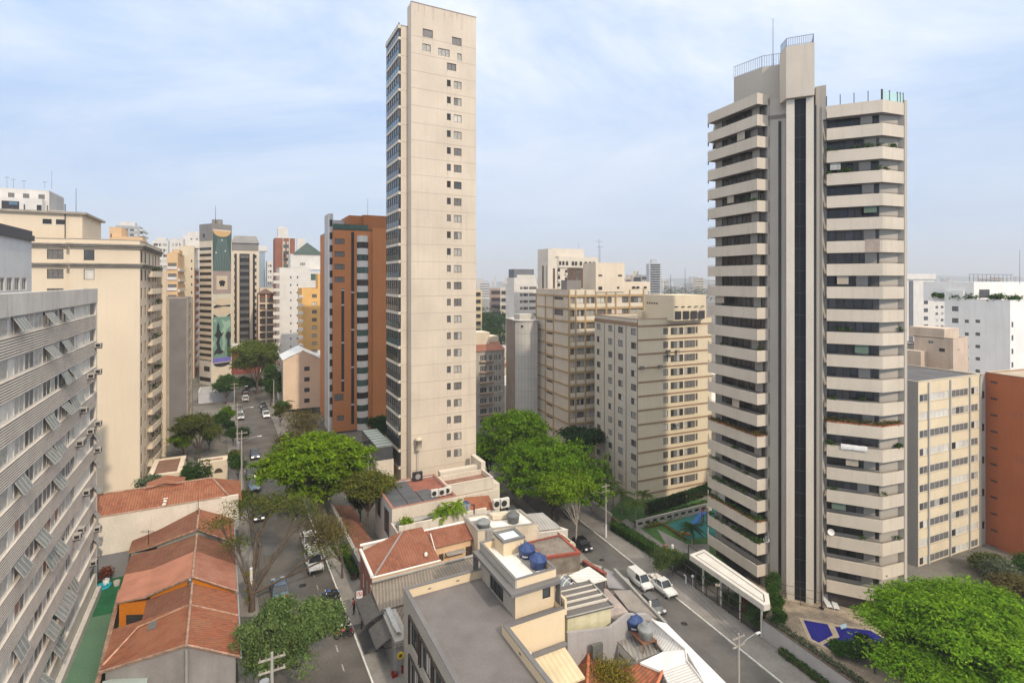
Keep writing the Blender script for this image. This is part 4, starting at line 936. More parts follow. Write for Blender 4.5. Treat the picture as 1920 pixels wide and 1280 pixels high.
# tower of dark balconies
t, A, Bq, zt, _ = blk('apartment_building', 'tower with a dark column of balconies between stone piers, right of the mural tower', (434, 486), 230, 470, pitch=3., wh=1.5, first=1.6, cols_=[(439,443,['one_glass']),(477,481,['one_glass'])], wall=stone, dep=18, par=.3)
part(t, 'balcony', darkbal, lambda b: [b.fbox(A, E, along(A,E,450), along(A,E,467), .0, 1.1, zt-3*i-3.2, zt-3*i-1.9) for i in range(16)])
part(t, 'glazing', glass_br, lambda b: (b.fbox(A, E, along(A,E,449), along(A,E,468), 0, .12, zt-50, zt-1.2), b.fbox(A, E, along(A,E,440), along(A,E,444), 0, .1, zt-50, zt-1.2), b.fbox(A, E, along(A,E,474), along(A,E,478), 0, .1, zt-50, zt-1.2)))
part(t, 'roof_terrace', greytop, lambda b: (b.poly([V3(A-DD*.5,zt+3.4), V3(Bq-DD*.5,zt+3.4), V3(Bq+DD*4-E*1,zt+6.8), V3(A+DD*4+E*1,zt+6.8)]), b.prism([A+E*.3, Bq-E*.3, Bq+DD*9, A+DD*9], zt+.2, zt+3.3), b.poly([V3(A+DD*4+E,zt+6.8), V3(Bq+DD*4-E,zt+6.8), V3(Bq+DD*12,zt+3.3), V3(A+DD*12,zt+3.3)]), b.poly([V3(A-DD*.5,zt+3.4),V3(A+DD*4+E,zt+6.8),V3(A+DD*12,zt+3.3)]), b.poly([V3(Bq-DD*.5,zt+3.4),V3(Bq+DD*12,zt+3.3),V3(Bq+DD*4-E,zt+6.8)])))
part(t, 'terrace_window', whiteb, lambda b: [b.fbox(A, E, 1.2+1.9*i, 2.4+1.9*i, -.28, -.2, zt+.8, zt+2.4) for i in range(5)])
t, A, Bq, zt, _ = blk('apartment_building', 'white and pale glass tower behind the tower of dark balconies', (440, 482), 300, 448, pitch=3.2, wh=1.2, first=2, cols_=[(443,452),(455,463),(466,476)], wall=whiteb, n=3)
part(t, 'upper_block', whiteb, lambda b: b.prism([A+E*1.5, A+E*7, A+E*7+DD*9, A+E*1.5+DD*9], zt, zt+1.6))
part(t, 'glass_wing', glassmat('pale_blue_glass', (.30,.38,.46), .25, .2), lambda b: b.fbox(A, E, along(A,E,482.2), along(A,E,497), -8, -.2, -3, zt-4))
part(t, 'wing_top', whiteb, lambda b: b.fbox(A, E, along(A,E,482.2), along(A,E,501), -9, .2, zt-6.5, zt-3.6))
blk('apartment_building', 'thin white tower seen in the gap left of the brick tower', (501, 511), 300, 490, pitch=3.2, wh=1.3, first=1.8, cols_=[(502.5,504.5),(506,509)], wall=whiteb, n=16)
# brick tower
t, A, Bq, zt, _ = blk('apartment_building', 'red brick tower with a white lift head, behind the green pyramid roof', (516, 553), 260, 446, pitch=3.2, wh=1.6, first=1.5, cols_=[(531,535),(537.5,541.5)], wall=brickr, n=12, dep=16)
part(t, 'lift_head', whiteb, lambda b: (b.fbox(A, E, along(A,E,521.5), along(A,E,540), -7, -1, zt, zt+5), b.fbox(A, E, along(A,E,523), along(A,E,535), -6.5, -2, zt+5, zt+5.8)))
part(t, 'white_bay', whiteb, lambda b: (b.fbox(A, E, along(A,E,530), along(A,E,531), 0, .4, -3, zt), b.fbox(A, E, along(A,E,541.7), along(A,E,543), 0, .4, -3, zt), b.fbox(A, E, -.2, along(A,E,553), 0, .2, zt, zt+.5)))
part(t, 'side_window', glass_g, lambda b: [b.fbox(A, E, along(A,E,531), along(A,E,541.5), .02, .12, zt-3.2*i-1.3, zt-3.2*i-.2) for i in range(1,10)])
# building with gable and stacked balconies
t, A, Bq, zt, _ = blk('apartment_building', 'small brown block with white framed balconies and a gable, beyond the street trees', (484, 514), 215, 552, pitch=2.9, wh=1.6, first=1.4, cols_=[(488,497,['three_dim']),(500,511,['three_dim'])], wall=brickr, dep=12, par=.2, z0=0)
part(t, 'balcony', stone, lambda b: [b.fbox(A, E, .2, along(A,E,513.5), 0, 1., zt-2.9*i-3.9, zt-2.9*i-3.3) for i in range(9)]); part(t, 'pier', stone, lambda b: [b.fbox(A, E, u, u+.5, 0, 1.02, 0, zt) for u in (0, along(A,E,497.6), along(A,E,513))])
part(t, 'gable_roof', mat('brown_roof', (.22,.15,.12), .9, .15), lambda b: (b.poly([V3(A-DD,zt+.3), V3(A+(Bq-A)/2-DD,zt+2.2), V3(A+(Bq-A)/2+DD*12,zt+2.2), V3(A+DD*12,zt+.3)]), b.poly([V3(A+(Bq-A)/2-DD,zt+2.2), V3(Bq-DD,zt+.3), V3(Bq+DD*12,zt+.3), V3(A+(Bq-A)/2+DD*12,zt+2.2)]), b.poly([V3(A-DD*.9,zt+.3),V3(Bq-DD*.9,zt+.3),V3(A+(Bq-A)/2-DD*.9,zt+2.2)])))
blk('apartment_building', 'pale block with a flat top behind the small gabled block', (487, 512), 240, 540, first=2, pitch=3, wh=1.2, cols_=[(490,495),(499,504)], wall=palecream, n=4)
# white building with green pyramid roof
t, A, Bq, zt, _ = blk('apartment_building', 'white building under a green pyramid roof with a column of tiny square windows', (524, 582), 200, 502, pitch=2.9, wh=.75, first=3.2, cols_=[(544,546.5,['one_glass']),(556.5,559,['one_glass'])], wall=whiteb, dep=18)
part(t, 'side_balcony', offwhite, lambda b: [b.fbox(A, -E, .0, 2.3, -3, -.4, zt-2.9*i-3, zt-2.9*i-1.9) for i in range(14)])
part(t, 'upper_block', whiteb, lambda b: (b.fbox(A, E, along(A,E,547), along(A,E,611), -16, -5, zt-.5, zt+5.5), b.fbox(A, E, along(A,E,579), along(A,E,618), -6, -.2, -3, zt-1.5)))
rA = A+DD*4.5
def pyr(b):
 q = [rA+E*along(rA,E,550), rA+E*along(rA,E,607), rA+E*along(rA,E,607)+DD*10, rA+E*along(rA,E,550)+DD*10]; c = sum(q, Vector((0,0)))/4
 for i in range(4): b.poly([V3(q[i],zt+5.5), V3(q[(i+1)%4],zt+5.5), V3(c,zt+10.4)])
part(t, 'pyramid_roof', mat('green_roof', (.055,.085,.075), .6, .12), pyr)
part(t, 'lift_head', whiteb, lambda b: b.fbox(A, E, along(A,E,563), along(A,E,579), -14, -12, zt+5.6, zt+12.2))
part(t, 'green_window', glass_g, lambda b: b.fbox(A, E, along(A,E,583), along(A,E,602), -.2, -.1, zt-4.6, zt-2.2))
part(t, 'vent', glass_br, lambda b: [b.fbox(A+DD*5, E, along(A+DD*5,E,563.5+i*3), along(A+DD*5,E,565+i*3), .02, .08, zt+1.2, zt+2.2) for i in range(3)])
# yellow block
yel = mat('yellow_ochre_render', (.68,.42,.16), .85, .05)
t, A, Bq, zt, _ = blk('apartment_building', 'yellow block with one column of square windows, above the tan house with the white roof', (566, 616), 170, 541, pitch=2.55, wh=1.15, first=1.8, cols_=[(585,594,['two_curtain','two_dim','two_shut']),(601,604.5,['one_glass'])], wall=yel, dep=12, par=.3)
part(t, 'balcony', offwhite, lambda b: [b.fbox(A, -E, 0, 1.2, -4, -.5, zt-2.55*i-3, zt-2.55*i-2.1) for i in range(11)])
part(t, 'upper_block', yel, lambda b: b.fbox(A, E, along(A,E,596.5), along(A,E,616), -6, -.5, zt, zt+4.7)); part(t, 'vent', glass_br, lambda b: (b.fbox(A, E, along(A,E,604), along(A,E,609), -.5, -.42, zt+2.4, zt+3.4), b.fbox(A, E, along(A,E,602), along(A,E,612), -.5, -.42, zt+.1, zt+.8)))
# red house and low roofs by the mural tower
def hip_house(name, label, C, d, w, dep, ze, zr, wallm, roofm, z0=0, group='houses beyond the street', wins=()):
 n = Vector((-d[1], d[0])); t = thing(name, V3(C, z0), label, 'house', group); q = [C, C+d*w, C+d*w+n*dep, C+n*dep]
 b = MB(); b.prism(q, z0, ze); b.build('wall', wallm, t); o = [C-d*.5-n*.5, C+d*(w+.5)-n*.5, C+d*(w+.5)+n*(dep+.5), C-d*.5+n*(dep+.5)]; r0, r1 = C+d*(min(w,dep)*.45)+n*dep/2, C+d*(w-min(w,dep)*.45)+n*dep/2
 b = MB(); ze += .02
 b.poly([V3(o[0],ze),V3(o[1],ze),V3(r1,zr),V3(r0,zr)]); b.poly([V3(o[1],ze),V3(o[2],ze),V3(r1,zr)]); b.poly([V3(o[2],ze),V3(o[3],ze),V3(r0,zr),V3(r1,zr)]); b.poly([V3(o[3],ze),V3(o[0],ze),V3(r0,zr)])
 b.build('roof', roofm, t)
 for (u0,u1,za,zb) in wins:
  b = MB(); b.fbox(C, d, u0, u1, .01, .06, za, zb, 1); b.fbox(C, d, u0-.08, u1+.08, .005, .03, za-.08, zb+.08, 0); b.build('window', [frame_w, glass_br], t)
 return t
hip_house('red_house', 'red walled house with a dark tile roof right of the mural tower', D(436, 205), E, 9, 9, 8.5, 11.5, mat('red_render', (.24,.06,.05), .85, .1), tile_d, wins=((2,3.2,5,6.8),(5,6.2,5,6.8),(2,3.2,1.5,3.2)))
hip_house('low_house', 'low tile roofed house between the tan house and the yellow block', D(523, 158), E, 9, 7, 11, 13.4, offwhite, tile_d)
# tan house with white gable roof
tan = mat('tan_render', (.70,.555,.425), .85, .05, streak=.12, stain=(.36,.26,.18)); tan_s = mat('grey_tan_render', (.38,.34,.29), .9, .1, streak=.2); wroof = mat('white_metal_roof', (.62,.64,.66), .5, .1)
A = D(531, 148.); Wd = along(A, E, 617); zt = ZP(676, 148)
t = building('tan_building', 'tan blank walled block with four small windows and a white gable roof', 'building', [A+DD*14, A, A+E*Wd, A+E*Wd+DD*14], 0, zt,
    {1: [(along(A,E,570.5), along(A,E,580.5), ZP(y+4,150), ZP(y-4,150), 'two_barred') for y in (692, 712, 732, 752)]}, tan, wroof, par=.15, fm=frame_d, maxwin=20, group=GB)
part(t, 'side_wall', tan_s, lambda b: b.fbox(A+DD*14, -DD, .0, 13.99, 0, .06, 0, zt-.01))
m_ = A+E*(Wd*.42)
part(t, 'gable_wall', tan, lambda b: (b.prism([A+DD*.02, A+E*Wd*.83, A+E*Wd*.83+DD*.3, A+DD*.3], zt-.2, zt+.1), b.poly([V3(A-DD*.02,zt+.05), V3(A+E*Wd*.78-DD*.02,zt+.05), V3(m_-DD*.02,zt+2.3)])))
part(t, 'gable_roof', wroof, lambda b: (b.poly([V3(A-DD*.2-E*.2,zt+.1), V3(m_-DD*.2,zt+2.6), V3(m_+DD*13,zt+2.6), V3(A+DD*13-E*.2,zt+.1)]), b.poly([V3(m_-DD*.2,zt+2.6), V3(A+E*Wd*.8-DD*.2,zt+.12), V3(A+E*Wd*.8+DD*13,zt+.12), V3(m_+DD*13,zt+2.6)]), b.poly([V3(A+E*Wd*.82-DD*.1,zt+.3), V3(A+E*Wd-DD*.1,zt+.15), V3(A+E*Wd+DD*8,zt+1.2), V3(A+E*Wd*.82+DD*8,zt+1.4)])))
# ---------------------------------------------------------------- orange brick tower
orange = mat('orange_brick', (.47,.19,.075), .9, .06, .2, streak=.12, stain=(.24,.09,.04), fine=.10); orange_d = mat('brown_roof_brick', (.36,.14,.055), .9, .08)
greys = mat('grey_white_pier', (.46,.46,.47), .8, .08, streak=.2)
A = D(625, 126.5); Wd = along(A, E, 731); zt = ZP(428, 126.5)-.3; u = lambda px: along(A, E, px)
ops = [(u(627.5), u(646), zt-2.1-3.03*i-1.3, zt-2.1-3.03*i, 'three_dim') for i in range(4)] + [(u(627), u(644), 7.4, 9.0, 'three_dim'), (u(632), u(645), 2.6, 3.8, 'three_dim')]
strip1, strip2 = (u(640), u(645.3)), (u(658.5), u(664))
t = building('orange_brick_tower', 'orange brick apartment tower with dark window strips and a white banded bay', 'building', [A+DD*22, A, A+E*Wd, A+E*Wd+DD*22], 0, zt, {1: ops}, orange, concrete, par=.8, cap=glass_g, group=GB, fm=frame_d, capw=.25)
part(t, 'dark_strip', glass_br, lambda b: (b.fbox(A, E, *strip1, -.01, .03, 9.5, ZP(541,127)), b.fbox(A, E, *strip2, -.01, .03, 1.5, zt-.4)))
part(t, 'strip_spandrel', greys, lambda b: ([b.fbox(A, E, *strip1, .03, .06, z, z+.35) for z in (12, 21, 30, ZP(542,127)-.4)], [b.fbox(A, E, *strip2, .03, .06, z, z+.35) for z in (6, 15, 24, 33)]))
bay = MB(); n_ = 10; p0, p1 = u(669.5), u(690); nE_ = Vector((E.y,-E.x))
def arc(z, off): return [V3(A+E*(p0+(p1-p0)*i/n_)+nE_*(off*math.sin(math.pi*i/n_)**.6), z) for i in range(n_+1)]
for i in range(16):
 z = zt-1.6-3.03*i; s = MB(); s.grid([arc(z-1.15,.95), arc(z+.35,.95)]); s.grid([arc(z+.35,.95), arc(z+.35,0)], smooth=False); s.grid([arc(z-1.15,0), arc(z-1.15,.95)], smooth=False); s.build('bay_band', whiteb, t)
 if z > 2.6:
  s = MB(); s.grid([arc(z-2.68,.82), arc(z-1.15,.82)], 0, smooth=False)
  for q in range(0, n_+1, 2):
   a = arc(z-2.68,.84)[q]; s.tube(a, a+Vector((0,0,1.5)), .05, n=4, m=1)
  s.build('bay_window', [glass_g if i % 3 else glass_br, frame_d], t)
fA = A+DD*1.2; f0_, f1_ = along(fA, E, 615.5), along(fA, E, 624.5)
part(t, 'edge_fin', greys, lambda b: b.fbox(fA, E, f0_, f1_, -6, 0, 0, zt+3.9))
part(t, 'edge_window', glass_br, lambda b: [b.fbox(fA, E, f0_+.3, f1_-.15, .01, .05, zt-3.03*i-2.2, zt-3.03*i-.6) for i in range(-1, 15)])
part(t, 'side_wing', orange, lambda b: b.fbox(A, E, u(698), u(731), 0, .5, 0, zt+.8))
part(t, 'roof_house', orange_d, lambda b: (b.fbox(A, E, u(658), u(700), -14, -2.5, zt-.4, zt+3.9), b.fbox(A, E, u(684), u(728), -15, -1.8, zt-.4, zt+4.1)))
part(t, 'roof_wall', greys, lambda b: b.fbox(A, E, u(627), u(663), -9, -8.6, zt, zt+3.2))
part(t, 'balcony_rail', glass_g, lambda b: b.fbox(A, E, u(624), u(690), .05, .12, zt+.2, zt+1.4))
antenna(*(A+E*u(703)+DD*8), zt+4, 5, 'slim aerial on the orange brick tower', yagi=False)
# ---------------------------------------------------------------- the tall pale tower
pale = mat('pale_tower_render', (.585,.505,.41), .85, .09, .16, streak=.32, stain=(.40,.33,.26), fine=.035)
pale_w = mat('pale_wall', (.60,.53,.44), .85, .07, .3, streak=.3, stain=(.36,.31,.26))
joint = mat('wall_joint', (.30,.25,.20), .9, .1)
def tall_tower():
 M = D(771, 93.); wM = along(M, E, 892.5); SB = M+DD*2.0; sw = 1.25; P3 = SB-E*sw; z1 = 84.6; z2 = 81.0; zb = -6
 Lf = along(P3, DD, 728)
 poly = [P3+DD*Lf, P3, SB, M, M+E*wM, M+E*wM+DD*14]
 u = lambda px: along(M, E, px); Yf = lambda uu: M.y+E.y*uu
 ops = []; pool = ['two_dim','two_dim','two_glass','two_mix','two_curtain','two_dim']; rs = random.Random(11)
 pitch = 3.035; us, ub = (u(838), u(845.2)), (u(851), u(865.3)); ztop = ZP(403, Yf(ub[0]))
 for k in range(-9, 15):
  z = ztop-pitch*k
  if k == -9:
   ops.append((u(838), u(855.4), z-1.25, z+.05, 'two_dim')); continue
  if z > z1-8: continue
  ops.append((*us, z-1.2, z, pick(rs, ['one_dim','one_glass','one_dim','one_hole']), frame_d)); ops.append((*ub, z-1.35, z, 'two_shut' if k == -6 else pick(rs, pool), frame_b))
 za, zb_ = ZP(56, 94.5), ZP(84, 94.5)
 ops += [(u(792.5), u(811.5), za-1.45, za, 'one_dim', frame_b), (u(847.5), u(865.5), za-1.75, za-.3, 'one_dim', frame_b), (u(792), u(807.5), zb_-1.25, zb_, 'two_curtain', frame_d), (u(821.5), u(843), zb_-1.5, zb_-.2, 'three_curtain', frame_d), (u(857.5), u(865.5), zb_-1.7, zb_-.45, 'one_curtain', frame_d)]
 t = thing('pale_tower', V3(M, 0), 'tallest tower, its blank pale wall holding two columns of small windows', 'building', GB)
 b = MB(); allw = []
 wall_face(b, M, E, wM, zb, z1, ops, .16)
 for i in (1, 2, 4):
  p, q = poly[i], poly[(i+1)%6]; Wd = (q-p).length; b.poly([V3(p,zb), V3(q,zb), V3(q, z1 if i == 2 else z2), V3(p, z1 if i == 2 else z2)])
 b.poly([V3(SB,z2), V3(SB,z1), V3(SB+DD*.4,z1), V3(SB+DD*.4,z2)]); b.poly([V3(M+E*wM,z2), V3(M+E*wM,z1), V3(M+E*wM+DD*2.4,z1), V3(M+E*wM+DD*2.4,z2)])
 b.poly([V3(M,z1), V3(M+E*wM,z1), V3(M+E*wM+DD*2.4,z1), V3(M+DD*2.4,z1)]); b.poly([V3(M+E*wM+DD*2.4,z2-1), V3(M+DD*2.4,z2-1), V3(M+DD*2.4,z1), V3(M+E*wM+DD*2.4,z1)]); b.poly([V3(P3,z2),V3(SB,z2),V3(SB+DD*Lf,z2),V3(P3+DD*Lf,z2)])
 b.poly([V3(P3+DD*Lf,zb), V3(M+E*wM+DD*14,zb), V3(M+E*wM+DD*14,z2), V3(P3+DD*Lf,z2)])
 b.build('wall', pale, t)
 for o in ops: allw.append((M, E, o))
 put_windows(t, allw, .159, frame_d, glass, 100)
 j = MB()
 k = 0; z = ztop+.55+pitch*11
 while z > 1:
  if z < z1-3: j.fbox(M, E, .0, wM, -.01, .006, z-.025, z+.025); j.fbox(P3, E, 0, sw, -.01, .006, z-.025, z+.025)
  z -= pitch
 j.build('wall_joint', joint, t)
 j = MB(); g = random.Random(3)
 for o in ops:
  for uu in (o[0]+.04, o[1]-.08):
   if g.random() < .7: j.fbox(M, E, uu, uu+g.uniform(.05,.12), -.01, .004, o[2]-g.uniform(.2,.9), o[2])
 for i in range(10): uu = g.uniform(.2, wM-.3); j.fbox(M, E, uu, uu+g.uniform(.06,.25), -.01, .004, z1-g.uniform(.5,3.5), z1)
 j.build('drip_stain', mat('rain_stain', (.47,.39,.31), .9, .15, 1.), t)
 j = MB(); j.fbox(M, E, -.05, wM+.05, -.35, .06, z1, z1+.12); j.fbox(P3, E, -.05, sw, -.3, .06, z2, z2+.12); j.build('coping', joint, t)
 # glazed balconies on the narrow side, one per floor
 d = -DD; Q = P3+DD*Lf; n = Vector((d.y,-d.x))
 s = MB(); s.poly([V3(Q,zb), V3(P3,zb), V3(P3,z2), V3(Q,z2)]); s.build('side_wall', pale, t)
 zf = ztop+.75+pitch*11
 for k in range(27):
  z = zf-pitch*k
  if z > z2: continue
  s = MB(); s.fbox(Q, d, .0, Lf-.1, .0, .42, z-.42, z+.06); bal = s.build('balcony', pale_w, t)
  s = MB(); gm_ = glass_b if k in (2,3,4,6,10,15,19) else glass
  s.fbox(Q, d, .05, Lf-.15, .25, .36, z+.07, z+1.2, 0); s.fbox(Q, d, .05, Lf-.15, .2, .3, z+1.2, z+2.58, 1)
  for i in range(7):
   uu = .08+(Lf-.3)*i/6; s.fbox(Q, d, uu-.03, uu+.03, .2, .38, z+.07, z+2.58, 2)
  s.fbox(Q, d, .05, Lf-.15, .36, .4, z+1.15, z+1.22, 2); s.build('balcony_glazing', [gm_, glass if k % 3 else curtain_d, frame_d], bal)
 s = MB(); s.fbox(Q, d, -.2, Lf, -.1, .5, z2-.5, z2+.1); s.build('balcony_frame', pale_w, t)
 # glazed terrace roof and low wing along the street
 s = MB(); G0 = Q+DD*4; s.fbox(G0, d, 0, Lf+3.6, 1.2, 4.2, -1, 4.6); s.build('podium', pale_w, t)
 s = MB(); s.fbox(G0, d, .3, Lf+3.4, 1.3, 4.1, 6.9, 7.0, 0)
 for i in range(8): s.fbox(G0, d, .3+(Lf+3)*i/7, .38+(Lf+3)*i/7, 1.3, 4.15, 4.6, 7.05, 1)
 s.fbox(G0, d, .3, Lf+3.4, 4.1, 4.16, 4.6, 6.9, 2); s.fbox(G0, d, Lf+3.35, Lf+3.4, 1.3, 4.1, 4.6, 6.9, 2)
 s.fbox(G0, d, .3, Lf+3.4, 4.16, 4.22, 6.8, 7.0, 1); s.fbox(G0, d, .3, Lf+3.4, 4.16, 4.22, 4.6, 4.8, 1); s.build('glazed_terrace', [glassmat('terrace_glass', (.22,.27,.26), .35, .3), frame_d, glass], t)
 s = MB()
 for i in range(4): s.fbox(G0, d, 1.2+2.8*i, 2.6+2.8*i, 4.21, 4.26, .8, 3.4)
 s.build('podium_window', glass, t)
 s = MB(); s.lathe(V3(M+E*1.1-DD*.8, 6.6), [(.5,0),(.55,1.6),(.62,1.6),(.62,1.9),(.3,2.1)], 10); s.tube(V3(M+E*1.1-DD*.8,2),V3(M+E*1.1-DD*.8,6.6),.09); s.build('vent_stack', stone, t)
 return t
tall_tower()
# ---------------------------------------------------------------- the block between the two streets
GH = 'low buildings between the streets'
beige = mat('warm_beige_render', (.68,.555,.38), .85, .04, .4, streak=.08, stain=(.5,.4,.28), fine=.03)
beige_shade = mat('shaded_beige_render', (.42,.39,.34), .85, .06, .4, streak=.12)  # greyer beige copy: shade of the street side put into the colour
coping_g = mat('grey_coping', (.16,.155,.155), .7, .1)
membrane = mat('grey_roof_membrane', (.165,.152,.15), .85, .16, .4, fine=.08)
whitefl = mat('white_roof_coating', (.74,.70,.65), .85, .14, .8, streak=0., fine=.12)
tankb = mat('blue_tank_plastic', (.035,.065,.18), .45, .1, 1.); tankg = mat('grey_tank_cement', (.23,.24,.24), .8, .15, 1.5)
def water_tank(name, c, r, h, m, label, group='rooftop water tanks', ribs_=True, lug=True, parent=None):
 t = thing(name, c, label, 'water tank', group)
 b = MB(); c = Vector(c); b.lathe(c, [(r*.86,0),(r*.9,.02),(r*.95,h*.35),(r*.97,h*.36),(r*1.,h*.62),(r*1.02,h*.64)], 20); b.build('tank', m, t)
 b = MB(); b.lathe(c, [(r*1.06,h*.6),(r*1.06,h*.7),(r*.98,h*.74),(r*.55,h*.9),(r*.5,h),(r*.3,h*1.02),(r*.28,h*.97)], 20)
 if lug:
  for i in range(6):
   a = i*math.pi/3+.3; p = c+Vector((math.cos(a)*r*.95, math.sin(a)*r*.95, h*.66)); b.tube(p, p+Vector((0,0,h*.24)), .05, .03, 5)
 b.build('lid', m, t)
 if ribs_:
  b = MB()
  for i in range(5):
   a0 = math.atan2(-.9,-.2)+(-.36+.15*i); a1 = a0+.10
   f = lambda a, z: c+Vector((math.cos(a)*r*.985, math.sin(a)*r*.985, z))
   b.poly([f(a0,h*.18), f(a1,h*.18), f(a1,h*.32), f(a0,h*.32)])
  b.build('marking', white, t)
 return t
O = Vector((-9.85, 48.5)); dn = -DD               # back left corner of the modern house; v runs towards the camera
UV = lambda u, v: O+E*u+dn*v
def modern_house():
 t = thing('modern_house', V3(O, 0), 'modern beige house with a wide grey flat roof and blue tanks on its roof room', 'house', GH)
 zr, zp = 7.2, 8.0
 b = MB()
 # street side with window openings (outward = -E), runs from the back corner towards the camera
 wo = []
 for i in range(4):
  for za, zb in ((.7,3.2),(4.2,6.6)): wo.append((2.0+3.2*i, 4.7+3.2*i, za, zb))
 wall_face(b, O, dn, 26, -3, zp, wo, .25, 0)
 q = [UV(0,26), UV(6,26), UV(6,8.6), UV(11.8,8.6), UV(11.8,0), UV(0,0)]
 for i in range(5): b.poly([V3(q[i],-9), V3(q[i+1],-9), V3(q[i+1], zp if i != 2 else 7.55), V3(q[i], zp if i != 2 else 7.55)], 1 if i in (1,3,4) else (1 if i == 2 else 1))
 # inner faces of the parapets
 def par(a, c, z, th=.3):
  d = (c-a).normalized(); n = Vector((-d.y, d.x))
  b.poly([V3(c+n*th,zr), V3(a+n*th,zr), V3(a+n*th,z), V3(c+n*th,z)], 1)
 par(UV(0,0), UV(0,26), zp); par(UV(11.8,0), UV(0,0), zp); par(UV(6,26), UV(6,8.6), zp); par(UV(11.8,8.6), UV(11.8,0), 7.75)
 b.build('wall', [beige_shade, beige], t)
 b = MB(); b.poly([V3(UV(.2,26),zr), V3(UV(5.8,26),zr), V3(UV(5.8,.2),zr), V3(UV(.2,.2),zr)]); b.poly([V3(UV(5.8,8.5),zr), V3(UV(11.7,8.5),zr), V3(UV(11.7,.2),zr), V3(UV(5.8,.2),zr)]); b.build('roof', membrane, t)
 b = MB()
 def cop(a, c, z, th=.34, ext=0.):
  d = (c-a).normalized(); n = Vector((-d.y, d.x)); b.box(V3(a-d*ext-n*.05,z), V3(d*((c-a).length+2*ext),0), V3(n*(th+.05),0), (0,0,.07))
 cop(UV(0,.4), UV(0,26), zp+.004); cop(UV(11.4,0), UV(0,0), zp+.004, ext=.05); cop(UV(6,26), UV(6,8.9), zp+.004); cop(UV(6,8.6), UV(11.8,8.6), 7.56); b.build('coping', coping_g, t)
 b = MB()
 for (u0,u1,za,zb) in wo:
  n = Vector((dn.y,-dn.x));
  b.fbox(O, dn, u0-.12, u1+.12, .0, .16, zb, zb+.14, 0); b.fbox(O, dn, u0-.12, u0, .0, .16, za, zb, 0); b.fbox(O, dn, u1, u1+.12, .0, .16, za, zb, 0)
 b.build('window_surround', frame_b, t)
 for k, (u0,u1,za,zb) in enumerate(wo):
  place_window(win_mesh(u1-u0, zb-za, 'four_glass' if k % 3 else 'four_half', frame_d, glass), O, dn, (u0+u1)/2, za, .22, t)
 b = MB()
 for u in (2.2, 5.0): b.fbox(UV(0,0)-DD*.3, E, u, u+.3, -.005, .02, 7.5, 7.62)
 for v in (11.6,): b.box(V3(UV(5.68,v),7.5), V3(dn*.3,0), V3(-E*.02,0), (0,0,.14))
 b.build('scupper', coping_g, t)
 # roof room
 u0, u1, v0, v1 = 7.57, 11.6, .1, 7.4; zs, zt = 9.55, 10.55
 b = MB(); A, Bq, Cq, Dq = UV(u0,v0), UV(u0,v1), UV(u1,v1), UV(u1,v0)
 dw = [(2.2, 5.0, zr+.05, zr+2.1)]; wall_face(b, A, dn, v1-v0, zr-.05, zs, dw, .15, 1)
 wall_face(b, Bq, E, u1-u0, zr-.05, zs, [(2.7,3.5,zr+.95,zr+2.0)], .12, 0)
 b.poly([V3(Cq,zr), V3(Dq,zr), V3(Dq,zs), V3(Cq,zs)], 0); b.poly([V3(Dq,zr), V3(A,zr), V3(A,zs), V3(Dq,zs)], 0); b.build('roof_room_wall', [beige, beige_shade], t)
 place_window(win_mesh(2.8, 2.05, 'three_glass', frame_d, glass), A, dn, 3.6, zr+.05, .14, t, 'door'); place_window(win_mesh(.8, 1.05, 'one_glass', frame_d, glass), Bq, E, 3.1, zr+.95, .1, t)
 b = MB(); w = .75
 b.prism([UV(u0-w,v0-.1), UV(u0-w,v1+w), UV(u1+.15,v1+w), UV(u1+.15,v0-.1)], zs, zs+.28, bottom=True); b.fbox(UV(u1,v1), E, .0, .12, .05, .72, zr, zs-.002); b.fbox(UV(u0-w+.02,v0), dn, -.1, .05, -.5, 0, zr+.3, zs-.002); b.build('roof_slab', coping_g, t)
 b = MB(); a_, b_, c_, d_ = UV(u0-.05,v0), UV(u0-.05,v1+.1), UV(u1,v1+.1), UV(u1,v0); ring = [a_,b_,c_,d_]
 for i in range(4):
  p, q2 = ring[i], ring[(i+1)%4]; dd = (q2-p).normalized(); n = Vector((dd.y,-dd.x))
  b.fbox(p, dd, .16 if i % 2 else 0, (q2-p).length-(.16 if i % 2 else 0), -.16, 0, zs+.282, zt, 1 if i in (0,) else 0)
 b.build('roof_room_parapet', [beige, beige_shade], t)
 b = MB()
 for i in range(4):
  p, q2 = ring[i], ring[(i+1)%4]; dd = (q2-p).normalized(); b.fbox(p, dd, .21 if i % 2 else -.04, (q2-p).length-(.21 if i % 2 else -.04), -.21, .05, zt+.003, zt+.06)
 b.build('roof_room_coping', coping_g, t)
 b = MB(); b.poly([V3(p,zs+.3) for p in ring]); b.build('roof_room_floor', whitefl, t)
 # hatch house with a glass lid
 b = MB(); h = [UV(9.0,.3), UV(9.0,2.3), UV(11.2,2.3), UV(11.2,.3)]; b.prism(h, zs+.31, zt+.55); b.build('hatch_house', beige, t)
 b = MB()
 for i in range(4):
  p, q2 = h[i], h[(i+1)%4]; dd = (q2-p).normalized(); b.fbox(p, dd, .2 if i % 2 else -.1, (q2-p).length-(.2 if i % 2 else -.1), -.2, .1, zt+.553, zt+.75)
 b.build('hatch_coping', coping_g, t)
 b = MB(); b.poly([V3(p,zt+.62) for p in inset(h,.21)]); b.build('skylight', mat('bright_skylight', (.62,.68,.72), .12, .15, spec=.8), t)
 b = MB(); b.fbox(UV(10.1,6.9), DD, -.2, 4.0, .0, 1.5, zs+.31, zs+.42); b.build('tank_plinth', concrete, t)
 c1, c2 = UV(10.85,3.5), UV(10.85,5.6)
 water_tank('water_tank', V3(c1, zs+.43), .76, 1.15, tankb, 'blue plastic tank nearer the hatch house on the modern roof room')
